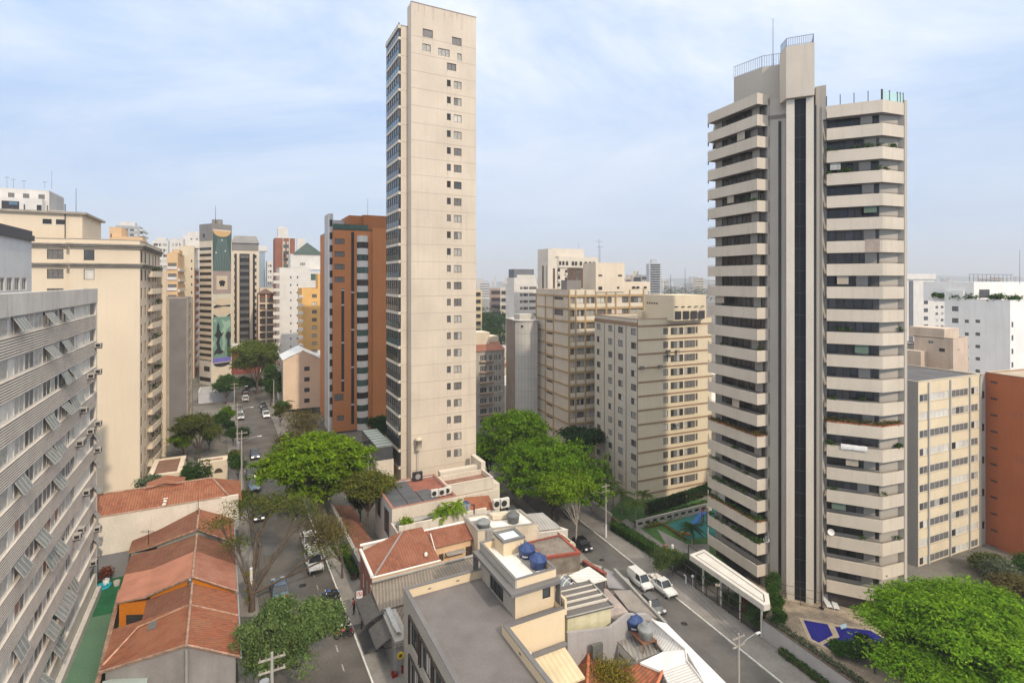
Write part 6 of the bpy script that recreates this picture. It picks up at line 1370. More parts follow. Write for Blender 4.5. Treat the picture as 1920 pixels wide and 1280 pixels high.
# ---------------------------------------------------------------- white house with tanks on a platform
wt = mat('white_wall_low', (.64,.62,.60), .85, .05, streak=.15); whitetile = tilemat('white_painted_tile', (.66,.65,.63), (.60,.59,.58), (.68,.66,.63), .3, .5, .04, lichen=.15, dirt_trough=(.42,.41,.40))
def tank_house():
 base = Vector((10.05,51.2)); z = 1.5; d = -DR
 t = thing('tank_house', V3(base, -6), 'white walled house with white and clay tile roofs and a rusty tank platform', 'house', GH)
 b = MB(); q = [base-DR*3, base-DR*3+ER*3.2, base+ER*3.2, base]; b.prism(q, -9, z-.1); b.build('wall', wt, t)
 b = MB(); b.poly([V3(p_, z) for p_ in q])
 for i in range(4): b.poly([V3(q[i],z-.14), V3(q[(i+1)%4],z-.14), V3(q[(i+1)%4],z), V3(q[i],z)])
 b.build('tank_room_roof', ribmat('grey_ribbed_sheet', (.30,.285,.265), .4, .05, .85, axis=0, streak=.4, stain=(.18,.16,.14)), t)
 b = MB(); b.fbox(q[3], d, .4, 1.1, .005, .03, .3, .6); b.fbox(q[3], d, 1.3, 2.6, .005, .03, -.1, .2); b.build('vent', coping_g, t)
 c = base+ER*1.2+DR*.5; b = MB(); r_ = [c, c+ER*1.5, c-DR*3+ER*1.5, c-DR*3]
 for p_ in r_: b.tube(V3(p_,z), V3(p_,z+.9), .06, n=6)
 b.prism([r_[3], r_[2], r_[1], r_[0]], z+.75, z+.85, bottom=True); b.path([V3(base+ER*.1,z), V3(base+ER*.1,z+.5), V3(base+ER*.6,z+.75), V3(c,z+.8)], .07, 6); b.build('tank_platform', mat('rusty_steel', (.20,.09,.055), .85, .25, 2.), t)
 water_tank('water_tank', V3(c-DR*.7+ER*.7, z+.86), .78, 1.2, tankb, 'big blue tank with a grey lid on the rusty platform', lug=False)
 water_tank('water_tank', V3(c-DR*2.3+ER*.8, z+.86), .7, 1.3, tankg, 'round grey tank on the near end of the rusty platform', ribs_=False, lug=False)
 b = MB(); b.fbox(base-ER*2.9, ER, 0, 2.9, -.2, 0, -6, 1.4); b.build('courtyard_wall', wt, t); b = MB(); b.poly([V3(base-ER*4,-5.5), V3(base-ER*4-DR*8,-5.5), V3(base-DR*8,-5.5), V3(base,-5.5)]); b.build('courtyard_floor', concrete, t)
 def roof(name, m, *polys):
  b = MB()
  for p_ in polys:
   v = [G(*x) for x in p_]; b.poly(v)
   for i in range(len(v)): j = (i+1) % len(v); b.poly([v[i]-Vector((0,0,.2)), v[j]-Vector((0,0,.2)), v[j], v[i]])
  b.build(name, m, t)
 sm = mat('smooth_white_roof', (.80,.79,.77), .7, .06, .5, fine=.04)
 roof('white_tile_roof', whitetile, [(1207,1177,2.0),(1245,1220,2.0),(1285,1216,3.0),(1222,1161,3.0)], [(1242,1258,1.9),(1266,1310,1.9),(1340,1310,2.8),(1287,1238,2.6)])
 roof('white_flat_roof', sm, [(1200,1241,1.9),(1242,1258,1.9),(1287,1238,2.6),(1285,1216.5,2.99),(1244,1220.5,1.98)])
 roof('white_eave', sm, [(1222,1161,3.01),(1285,1216,3.01),(1340,1310,2.8),(1392,1310,1.5),(1250,1168,2.0)])
 roof('clay_tile_roof', tile_o, [(1150,1259,.7),(1172,1310,.3),(1225,1310,1.2),(1243,1258.5,1.75),(1200,1241.5,1.7)], [(1104,1220,1.2),(1148,1262,.6),(1158,1310,.3),(1100,1310,.8)], [(1104,1220,1.2),(1100,1310,.8),(1058,1310,-.3),(1084,1230,.3)])
 b = MB(); b.path([G(1104,1219,1.25), G(1100,1300,.9)], .17, 6); b.path([G(1243,1257,1.85), G(1224,1300,1.35)], .14, 6); b.build('clay_ridge', mat('bright_ridge_tile', (.50,.17,.09), .85, .2, 2.), t)
 b = MB(); b.path([G(1285,1216,3.05), G(1222,1161,3.05)], .1, 5); b.path([G(1285,1216,3.05), G(1288,1238,2.65), G(1340,1305,2.85)], .09, 5); b.build('roof_ridge', wt, t)
 q = [G(1392,1310,1.5).xy, G(1250,1168,2.0).xy, G(1222,1161,3).xy, G(1205,1180,2).xy, G(1245,1225,2).xy, G(1240,1262,1.8).xy, G(1150,1262,.6).xy, G(1060,1310,0).xy]; b = MB()
 b.prism([p_.lerp(Vector((13,47)), .04) for p_ in q], -9, .2); b.build('street_wall', offwhite, t)
 return t
tank_house()
# leaning tarp board by the concrete wall
b = MB(); p = w0+ER*2.2-DR*.5; b.box(V3(p,.2), V3(ER*1.1,0), V3(-DR*.3,0), (0,0,2.2)); solo('board', b, mat('dark_board', (.14,.14,.13), .85, .2), 'dark board leaning on the raw concrete wall above the clay roof', 'board')
# ---------------------------------------------------------------- the balconied tower
tw = mat('tower_render', (.55,.485,.40), .85, .08, .2, streak=.32, stain=(.33,.28,.23), fine=.035)
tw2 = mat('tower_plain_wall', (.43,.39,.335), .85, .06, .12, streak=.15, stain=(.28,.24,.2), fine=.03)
shaftp = mat('shaft_pilaster', (.60,.54,.46), .85, .05, .2, streak=.12)
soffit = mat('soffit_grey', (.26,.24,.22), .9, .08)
w_ = Vector((.905,-.425)); nin = Vector((.425,.905)); lf = Vector((.339,-.94)); ef = Vector((.94,.339))
DECK = -7.2
def balcony_tower():
 A1 = Vector((34.2,74.4)); A0 = A1-lf*10.1; A2 = A1+ef*2.3
 S1 = Vector((37.3,72.5)); S2 = S1+w_*3.25
 R1 = Vector((41.9,71.0)); R2 = R1+w_*6.2; R3 = R2+ef*4.0
 t = thing('balcony_tower', V3(S1, DECK), 'tall beige tower of deep white balconies with a dark glazed shaft up its middle', 'building', 'apartment buildings along the streets')
 PT = 3.0; base = 44.2; K0, K1 = -16, 5
 zt = base+PT*5
 # core walls, set back behind the balconies
 rec = 1.5
 def off(p, d, s): return Vector(p)+Vector((-d[1], d[0]))*s
 a0, a1 = off(A0, lf, rec), off(A1, lf, rec)
 r1, r2 = off(R1, w_, rec), off(R2, w_, rec)
 Wl = A2+w_*1.6         # plain wall left of the shaft
 C2_ = R3+ef*.45
 core = [a0, a1+ef*.4, A2, Wl, S1+nin*1.9, S2+nin*1.6, R1+nin*.1+w_*.0-w_*.5, r1, r2, R3+nin*.9-ef*.9, R3, C2_, C2_+nin*10, C2_+nin*12-w_*4, A0+nin*12+ef*2, A0+ef*2+nin*3]
 b = MB()
 for i in range(len(core)):
  p, q = core[i], core[(i+1) % len(core)]; b.poly([V3(p,DECK), V3(q,DECK), V3(q,zt), V3(p,zt)], 1 if i in (2,3,5) else 0)
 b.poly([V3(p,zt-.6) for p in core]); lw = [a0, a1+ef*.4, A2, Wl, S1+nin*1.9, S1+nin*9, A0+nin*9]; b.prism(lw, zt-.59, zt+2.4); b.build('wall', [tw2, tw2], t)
 # dark glazing behind each wing, in panes with light piers
 gm = [glassmat('balcony_door_glass', (.036,.033,.031), .15, .7, .5), curtain_d]
 rs = random.Random(4)
 def wingface(P, d, L_, k, name='glazing'):
  z = base+PT*k; s = MB(); u = .25; i = 0
  s.fbox(P, d, .05, L_-.05, .0, .05, z, z+1.5, 0)
  while u < L_-.2:
   w = rs.choice((.8,.9,1.1,1.0));
   if rs.random() < .4: s.fbox(P, d, u, min(u+w, L_-.06), .05, .07, z, z+1.45, rs.choice((1,1,4)))
   s.fbox(P, d, u-.03, u+.03, .05, .10, z, z+1.5, 2); u += w
  if L_ > 3 and rs.random() < .6:
   u0 = L_-rs.uniform(1.6,2.6); s.fbox(P, d, u0, u0+1.3, .05, .12, z, z+1.5, 3)
  return s
 pier = MB()
 for k in range(K0, K1+1):
  z = base+PT*k
  if k < K1+1:
   for (P, d, L_) in ((a0+lf*1.5, lf, (a1-a0).length-1.6), (r1+w_*.1, w_, (r2-r1).length-.2), (r2+ef*.7, ef, 3.0)):
    if k == K1 and d is not lf: continue
    s = wingface(P, d, L_, k); s.build('balcony_glazing', [gm[0], glassmat('tinted_curtain', (.07,.065,.06), .3, .5, .5), frame_d, tw2, mat('dim_wall', (.13,.12,.11), .85, .15)], t)
 # the parapet bands: floor slab, parapet, soffit, thin rail above
 def band(path, z, hgt, closed_ends=True, th=.16):
  """path from left to right seen from outside; parapet stands on the path"""
  s = MB(); n = len(path); inn = []
  for i, p in enumerate(path):
   ds = []
   if i > 0: ds.append((path[i]-path[i-1]).normalized())
   if i < n-1: ds.append((path[i+1]-path[i]).normalized())
   nn = sum((Vector((-d.y,d.x)) for d in ds), Vector((0,0))); nn = nn/len(ds)
   nn = nn/max(.3, nn.length_squared); inn.append(p+nn*th)
  for i in range(n-1):
   p, q, pi, qi = path[i], path[i+1], inn[i], inn[i+1]
   s.poly([V3(p,z-hgt), V3(q,z-hgt), V3(q,z), V3(p,z)]); s.poly([V3(p,z), V3(q,z), V3(qi,z), V3(pi,z)]); s.poly([V3(qi,z-hgt+.3), V3(pi,z-hgt+.3), V3(pi,z), V3(qi,z)])
  for p, pi in ((path[0], inn[0]), (path[-1], inn[-1])): s.poly([V3(p,z-hgt), V3(pi,z-hgt), V3(pi,z), V3(p,z)])
  return s, inn
 Lp = [A0-ef*.0+nin*2.5-w_*.2, A0, A1, A2]; Rp = [R1, R2, R2+ef*2.95, R3-ef*.05]
 def slab_poly(path, inner):  # floor
  return path+inner
 for k in range(K0, K1+2):
  z = base+PT*k
  for side, pth in (('L', Lp), ('R', Rp)):
   if side == 'R' and k > K1: continue
   hh = 1.55 if not (k >= K1 and side == 'R') else 1.6
   s, inn = band(pth, z, hh)
   if side == 'L': fl = [pth[1], pth[2], pth[3], A2+nin*.3, a1, a0]
   else: fl = [pth[0], pth[1], pth[2], pth[3], R3+nin*.9-ef*.9, r2, r1]
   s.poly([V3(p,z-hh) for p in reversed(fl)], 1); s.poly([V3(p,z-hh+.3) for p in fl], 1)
   if k == K1+1 or (k == K1 and side == 'R'): s.poly([V3(p,z-.7) for p in fl], 1)
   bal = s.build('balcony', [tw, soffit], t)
   if k < K1:
    r = MB()
    for i in range(len(pth)-1): r.tube(V3(inn[i],z+.16), V3(inn[i+1],z+.16), .022, n=4)
    for i, p in enumerate(inn): r.tube(V3(p,z), V3(p,z+.16), .02, n=4)
    r.build('railing', darkmetal, bal)
 # plants on some balconies
 pl = {('R',-9):'full',('R',-10):'tufts',('L',-10):'full',('L',-13):'some',('L',-14):'full2',('L',-15):'some',('R',-8):'few',('R',3):'few',('R',2):'few',('L',-11):'few',('R',-12):'few',('R',-5):'few',('L',-6):'few',('L',1):'few',('R',-14):'few',('L',-12):'few'}
 for (side, k), how in pl.items():
  z = base+PT*k; pth = Rp if side == 'R' else Lp[1:]
  lob = []; g = random.Random(k*7+(side == 'R'))
  for i in range(len(pth)-1):
   d = (pth[i+1]-pth[i]); L_ = d.length; n = Vector((-d.y,d.x))/L_; m = int(L_/.45)
   for j in range(m):
    if how in ('some',) and g.random() < .45: continue
    if how == 'few' and g.random() < .85: continue
    if how == 'tufts' and not (j < 2 and i == 0 or i == 2 or g.random() < .06): continue
    p = pth[i]+d*((j+.5)/m)+n*.35; hz_ = g.uniform(.2,.5); lob.append((p.x,p.y,z+hz_*.6,.3,.3,hz_,9 if how != 'tufts' else 14))
  if lob:
   o = leaf_obj('balcony_plant', leaves(lob, .12, k+60, clump=8, spread=.16), brownleaf if k == -9 or (side == 'L' and k == -10) else midgreen, t, t.location)
   if how in ('full','full2'):
    s = MB();
    for i in range(len(pth)-1):
     d = (pth[i+1]-pth[i]); s.fbox(pth[i], d.normalized(), .05, d.length-.05, -.34, -.04, z+.005, z+.2)
    s.build('planter', mat('terracotta_planter', (.28,.10,.05), .85, .2), t)
 # shaft: two pilasters and dark glass between, heavy box on top
 zs = base+PT*5+1.3; zb = DECK; wS = 3.25
 b = MB(); b.fbox(S1, w_, 0, .98, -1.6, 0, zb, zs); b.fbox(S1, w_, wS-.9, wS, -1.6, 0, zb, zs); b.build('pilaster', shaftp, t)
 b = MB(); b.fbox(S1, w_, .98, wS-.9, -1.4, -.3, zb, zs)
 b.build('shaft_glazing', mat('shaft_dark_glass', (.014,.015,.018), .35, .3, .25, spec=.2), t)
 b = MB(); z = zb+2.5
 while z < zs: b.fbox(S1, w_, .98, wS-.9, -.3, -.27, z, z+.08); z += 3.0
 b.fbox(S1, w_, 1.6, 1.64, -.3, -.27, zb, zs); b.build('shaft_mullion', mat('mullion_grey', (.04,.042,.046), .5, .1), t)
 b = MB(); b.fbox(A2+w_*1.05, w_, 0.0, .38, -.1, .03, zb, zs-2.2); b.fbox(S2+w_*.05+nin*.6, w_, 0, .3, -.6, 0.1, zb, zs-1); b.build('slit_window', glass_br, t)
 zt1, zt2 = zs+.1, ZP(84.5, 71.5)
 top = [S1-w_*.75+nin*1.6, S1-w_*.05-nin*.5, S2-nin*.5+w_*.05, S2+nin*5+w_*.05, S1+nin*5-w_*.75]
 b = MB(); b.prism(top, zt1, zt2, bottom=True); b.build('lift_head', tw, t)
 def rail(name, pts, z, h, bars=.35, m=greymetal, glassm=None):
  s = MB()
  for i in range(len(pts)-1):
   p, q = pts[i], pts[i+1]; L_ = (q-p).length; d = (q-p)/L_; s.tube(V3(p,z+h), V3(q,z+h), .04, n=4, m=0); s.tube(V3(p,z+.12), V3(q,z+.12), .025, n=4, m=0)
   for j in range(int(L_/bars)+1): s.tube(V3(p+d*min(L_,j*bars),z), V3(p+d*min(L_,j*bars),z+h), .028, n=4, m=0)
   if glassm: s.fbox(p, d, 0, L_, 0, .02, z+.05, z+h-.05, 1)
  s.build(name, [m, glassm or m], t)
 ti = inset(top, .1); rail('roof_railing', [ti[0], ti[1], ti[2], ti[3]], zt2, 1.15, .22, mat('blue_grey_rail', (.16,.20,.26), .5, .1))
 # upper left roof house with a rail
 zl = base+PT*6; q0 = A0+nin*5.0+w_*1.2; B0 = D(1376, 80.5); B1 = D(1429, 76.6); B2 = S1+nin*3.2-w_*.4
 zr_ = ZP(146, 80.5)
 b = MB(); b.prism([B0, B1, B2, B2+nin*10, B0+nin*9], zl-1.4, zr_); b.build('roof_house', tw2, t)
 rail('roof_railing', [B0+nin*.2, B1+nin*.2, B2+nin*.2], zr_, 1.7, .3, mat('blue_grey_rail', (.16,.20,.26), .5, .1))
 b = MB(); c = B1.lerp(B2,.55)+nin*1.0; b.tube(V3(c,zr_), V3(c,zr_+7.2), .05, .03, 5); b.build('mast', darkmetal, t)
 # right wing: upper plain wall and glass railed roof
 b = MB(); b.prism([S2+nin*1.0+w_*.25, R1-w_*.05+nin*.15, R1+nin*8, S2+nin*8+w_*.25], zs-3, base+PT*5+2.9); b.fbox(S2+nin*.9+w_*.05, w_, .3, 1.1, -6, 0, DECK, base+PT*5+2.9); b.build('shaft_side_wall', tw2, t)
 b = MB(); b.fbox(R3, ef, 0, .5, -10, .05, DECK, zt+.4); b.build('end_wall', tw2, t)
 gr = mat('aqua_rail_glass', (.42,.60,.60), .2, .1, spec=.7); zr2 = zt+.02
 s = MB(); pts = [R1, R2, R2+ef*2.9, R3]
 for i in range(3):
  p, q = pts[i], pts[i+1]; L_ = (q-p).length; d = (q-p)/L_
  for j in range(5 if i == 0 else 3):
   u = L_*j/(4 if i == 0 else 2); s.fbox(p, d, u-.04, u+.04, -.2, -.1, zr2, zr2+1.35, 0)
  s.fbox(p, d, 0, L_, -.16, -.14, zr2, zr2+1.15, 1) if i else None
 s.build('roof_railing', [frame_d, gr], t)
 # ground floor: dark recess, pool side fence round the shaft
 b = MB(); b.fbox(R1+nin*.6, w_, .2, 6.2, -.1, .0, DECK, base+PT*K0-1.6); b.build('ground_floor_opening', glass_br, t); b = MB(); b.fbox(a0, lf, .2, 9, -.1, .1, DECK, base+PT*K0-1.6); b.build('ground_floor_opening', glass_br, t)
 s = MB(); f0, f1, f2, f3 = S1-w_*.9+nin*1.0, S1-w_*.9-nin*.9, S2+w_*.9-nin*.9, S2+w_*.9+nin*1.0
 for p, q in ((f0,f1),(f1,f2),(f2,f3)):
  d = (q-p).normalized()
  for zz in (.2, 1.2, 2.3): s.tube(V3(p,DECK+zz), V3(q,DECK+zz), .03, n=4)
  for j in range(3): s.tube(V3(p.lerp(q,j/2),DECK), V3(p.lerp(q,j/2),DECK+2.4), .04, n=4)
 s.build('shaft_fence', frame_b, t)
 for (P, d, u, k) in ((R1, w_, .5, -14), (A2, -ef, .6, -15)):
  c = P+d*u; z = base+PT*k+.45; s = MB(); nrm = Vector((-.25,-.9,.35)).normalized(); a = nrm.cross(Vector((0,0,1))).normalized(); bb = nrm.cross(a)
  rows = [[Vector((*c,z))+(a*math.cos(2*math.pi*i/12)+bb*math.sin(2*math.pi*i/12))*r-nrm*(.18*(1-(r/.42)**2)) for i in range(12)] for r in (.01,.2,.42)]
  s.grid(rows, closed=True); s.tube(Vector((*c,z))-nrm*.18, V3(c+nin*.3,z-.35), .03, n=5); s.build('satellite_dish', white, t)
 b = MB(); p = R1+w_*1.6; g = random.Random(2); rows = [[V3(p+w_*(.42*i)-nin*(.02+.12*(j>1)), base-30+.04+(.28 if j in (1,2) else 0)+g.uniform(-.03,.05)-(.35 if j == 3 else 0)) for j in range(4)] for i in range(8)]; b.grid(rows); b.build('hung_laundry', mat('pale_laundry', (.58,.57,.56), .9, .1, 4.), t)
 for k, u, w in ((-13,.6,1.6),(-6,3.2,1.5),(-3,1.2,1.3),(0,4.2,1.4),(2,.4,1.2),(-11,2.2,1.4)):
  b = MB(); b.fbox(R1+nin*.25, w_, u, u+w, 0, .03, base+PT*k+rs.uniform(.1,.6), base+PT*k+1.42); b.build('roller_blind', rs.choice((curtain, mat('beige_blind', (.40,.34,.27), .8, .1), mat('green_blind', (.12,.17,.13), .8, .1))), t)
 for k, u, w in ((-14,2,1.5),(-9,5,1.4),(-4,1.6,1.7),(1,4,1.3),(4,6,1.5)):
  b = MB(); b.fbox(A0+nin*.0-ef*-.3, lf, u, u+w, 0, .03, base+PT*k+rs.uniform(.1,.5), base+PT*k+1.42); b.build('roller_blind', rs.choice((curtain, mat('beige_blind', (.40,.34,.27), .8, .1))), t)
 b = MB(); d = w_; p = R1+w_*4.3; b.fbox(p, d, 0, 1.6, .003, .02, base+PT*-1-1.5, base+PT*-1+.15); b.build('stained_panel', mat('pinkish_panel', (.36,.29,.24), .85, .12, 1.5), t)
 return t
balcony_tower()
# ---------------------------------------------------------------- pool deck, retaining wall, pool
deckst = mat('stone_paving_deck', (.31,.25,.185), .9, .25, .9, fine=.25)
edge = lambda y: RR(y)+4.75
b = MB(); ya, yb = 50, 67.2; far = 9
pts = [Vector((edge(yb)+.4,yb)), Vector((edge(ya)+.4,ya)), Vector((60,ya)), Vector((58,70)), Vector((53,72)), Vector((36,84)), Vector((34.2,78))]
b.poly([V3(p,DECK) for p in pts]); struct('pool_deck', b, deckst)
rwall = mat('retaining_wall_render', (.43,.41,.40), .9, .08, .4, streak=.3, stain=(.28,.26,.25))
t = thing('retaining_wall', V3((edge(60),60),ZR), 'long pale rendered wall under the pool deck along the lower street', 'wall'); b = MB(); d = DR
p0 = Vector((edge(53.2),53.2)); L_ = 15.2; b.fbox(p0, -DR, -L_, 0, -.3, 0, ZR, DECK+.55); b.build('wall', rwall, t)
b = MB(); b.fbox(p0, -DR, 0.02, 14, -.3, .02, ZR, DECK+.5); b.build('brick_end', mat('brown_brick_wall', (.22,.13,.10), .9, .15, 1.5, fine=.2), t)
b = MB(); b.fbox(p0, -DR, -L_, 14, -.36, .05, DECK+.553, DECK+.62); b.build('coping', mat('mossy_coping', (.16,.12,.09), .95, .3, 1.5), t)
poolm = mat('pool_water', (.018,.022,.26), .08, .15, .5, spec=.7); rim = mat('pool_rim', (.46,.37,.27), .85, .12, 1.)
poolt = tilemat('pool_tile', (.022,.02,.20), (.018,.016,.16), (.02,.022,.23), .5, .5, .0, lichen=0., dirt_trough=(.018,.02,.2))
zp = DECK
kid = [G(1506,1162,zp).xy, G(1557,1171,zp).xy, G(1566,1191,zp).xy, G(1535,1205,zp).xy, G(1522,1198,zp).xy]
big = [G(1560,1174,zp).xy, G(1632,1182,zp).xy, G(1662,1200,zp).xy, G(1640,1230,zp).xy, G(1565,1223,zp).xy, G(1543,1209,zp).xy, G(1570,1194,zp).xy]
for nm, q, lb in (('swimming_pool', kid, 'small five sided deep blue pool nearest the glazed shaft'), ('swimming_pool', big, 'larger deep blue pool partly under the bright spreading tree')):
 q = list(reversed(q)); t = thing(nm, V3(q[0],zp), lb, 'pool', 'pools on the deck'); n = len(q); zp = DECK+(.02 if q is not kid and len(q) > 5 else 0); o = inset(q, -.42)
 b = MB()
 for i in range(n):
  j = (i+1)%n; b.poly([V3(o[i],zp+.06), V3(o[j],zp+.06), V3(q[j],zp+.06), V3(q[i],zp+.06)]); b.poly([V3(q[i],zp+.06), V3(q[j],zp+.06), V3(q[j],zp+.01), V3(q[i],zp+.01)]); b.poly([V3(o[j],zp+.06), V3(o[i],zp+.06), V3(o[i],zp-.01), V3(o[j],zp-.01)])
 b.build('rim', rim, t); b = MB(); b.poly([V3(p,zp+.012) for p in q]); b.build('water', poolt, t)
b = MB(); c = G(1577,1181,zp); b.box(c+Vector((0,0,.07)), V3(ef*1.0,0), V3(nin*.8,0), (0,0,.12)); solo('pool_float', b, mat('pale_float', (.42,.55,.66), .5, .1), 'pale square float lying on the rim of the larger pool', 'float')
wp = mat('white_plastic', (.66,.66,.66), .5, .06)
def lounger(c, rz, label):
 t = thing('sun_lounger', c, label, 'sun lounger', 'sun loungers by the glazed shaft', rz)
 b = MB(); [b.abox(-.3,.3,-.95+.2*i,-.8+.2*i,.28,.33) for i in range(7)]; b.abox(-.34,-.29,-1,.5,.24,.34); b.abox(.29,.34,-1,.5,.24,.34); b.build('seat', wp, t, off=(0,0,0))
 b = MB(); [b.box((-.3,.45+.12*i,.32+.1*i),(.6,0,0),(0,.1,.083),(0,-.02,.03)) for i in range(6)]; b.build('backrest', wp, t, off=(0,0,0))
 for x in (-.28,.28):
  for y in (-.85,.4): b = MB(); b.abox(x-.03,x+.03,y-.03,y+.03,0,.24); b.build('leg', wp, t, off=(0,0,0))
rz = math.atan2(w_.y, w_.x)
lounger(G(1552,1134,DECK), rz+R(10), 'white slatted lounger nearest the glazed shaft'); lounger(G(1566,1137,DECK), rz+R(6), 'white slatted lounger farther from the glazed shaft')
b = MB(); c = G(1540,1140,DECK); b.tube(c, c+Vector((.3,.5,2.3)), .07, .03, 6); b.tube(c, c+Vector((0,0,.1)), .3, n=10); solo('folded_parasol', b, mat('navy_cloth', (.02,.022,.035), .8, .1), 'dark folded parasol leaning beside the white loungers', 'parasol')
b = MB(); c = G(1530,1122,DECK); b.lathe(c, [(.55,.62),(.6,.7),(.55,.74)], 14); b.tube(c, c+Vector((0,0,.65)), .05, n=6); solo('round_table', b, darkmetal, 'dark round table by the shaft fence', 'table')
# ---------------------------------------------------------------- gate canopy and fence along the pavement
zc = -3.9; q = [G(1293,1039,zc).xy, G(1432,1134,zc).xy, G(1444,1131,zc).xy, G(1441,1113,zc).xy, G(1320,1029,zc).xy]
t = thing('gate_canopy', V3(q[0],ZR), 'long white flat canopy with pointed ends over the entrance gate of the balconied tower', 'canopy')
cw = mat('canopy_white', (.66,.63,.58), .8, .08, .6, streak=.1); b = MB(); b.prism(q, zc-.75, zc-.05, bottom=True); b.build('slab', offwhite, t)
b = MB(); n = len(q); i1, i2, i3 = inset(q, .0), inset(q, .55), inset(q, .68)
for i in range(n):
 j = (i+1)%n; b.poly([V3(i1[i],zc), V3(i1[j],zc), V3(i2[j],zc), V3(i2[i],zc)], 0); b.poly([V3(i2[i],zc-.01), V3(i2[j],zc-.01), V3(i3[j],zc-.01), V3(i3[i],zc-.01)], 1); b.poly([V3(i1[i],zc-.049), V3(i1[j],zc-.049), V3(i1[j],zc), V3(i1[i],zc)], 0)
b.poly([V3(p,zc-.005) for p in i3], 0); b.build('roof_sheet', [cw, darkmetal], t)
for f in (.12, .38, .64, .9):
 b = MB(); p = q[0].lerp(q[1], f)+ER*1.1; b.tube(V3(p,ZR), V3(p,zc-.74), .14, n=8); b.build('column', offwhite, t)
fy = lambda y: Vector((RR(y)+4.55, y))
t = thing('entrance_fence', V3(fy(76),ZR), 'dark metal entrance fence and gate frame under the white canopy', 'fence'); b = MB(); s, e_ = fy(83.5), fy(68.2); d = (e_-s).normalized(); L_ = (e_-s).length
for i in range(9): b.fbox(s, d, L_*i/8-.05, L_*i/8+.05, -.05, .05, ZR, ZR+2.6)
for z in (.35, 1.4, 2.5): b.fbox(s, d, 0, L_, -.035, .035, ZR+z, ZR+z+.09)
b.build('frame', frame_b, t); b = MB()
s2 = s+ER*4.2
for i in range(8): b.fbox(s2, d, L_*i/8-.05, L_*i/8+.05, -.05, .05, ZR, ZR+2.9)
for z in (.9, 2.8): b.fbox(s2, d, 0, L_*.98, -.035, .035, ZR+z, ZR+z+.08)
b.build('inner_frame', frame_b, t)
b = MB(); b.fbox(s+ER*1.6, d, 1.0, 5.4, -1.5, 0, ZR, ZR+2.3); b.build('hedge_screen', mat('dark_screen', (.02,.03,.022), .9, .3, 3.), t); b = MB(); b.fbox(s+ER*3, d, 5.8, 7.0, -1.2, 0, ZR, ZR+1.9); b.build('guard_booth', offwhite, t)
t = thing('entrance_wall', V3(fy(84),ZR), 'slim brick gate pier at the hedge end of the entrance fence', 'wall'); b = MB(); b.fbox(fy(84.3), d, 0, .5, -.5, .1, ZR, ZR+3.4); b.build('pier', mat('brown_brick_wall', (.22,.13,.10), .9, .15), t)
b = MB(); p = V3(fy(79.3)-ER*.35,ZR); b.path([p, p+Vector((0,0,.9)), p+Vector((-.05,0,1.25)), p+Vector((-.3,-.05,1.45))], [.13,.12,.12,.09], 8); solo('intercom_post', b, wp, 'white curved post on the pavement in front of the entrance fence', 'post')
for i, (px, py) in enumerate(((1299,1087),(1319,1090))):
 c = G(px,py+14,ZR); b = MB(); b.tube(c, c+Vector((0,0,1.4)), .04, n=6); b.lathe(c+Vector((0,0,1.4)), [(.02,0),(.2,.12),(.24,.25),(.2,.38),(.02,.48)], 10); solo('globe_lamp', b, wp, ['white globe lamp by the brick gate pier','white globe lamp in front of the guard booth'][i], 'lamp', 'globe lamps inside the gate')
entr = mat('entrance_floor', (.12,.115,.11), .9, .15)
b = MB(); b.poly([V3(fy(68),ZR+.02), V3(fy(68)+ER*7,ZR+.02), V3(fy(84)+ER*7,ZR+.02), V3(fy(84),ZR+.02)]); struct('forecourt', b, entr)
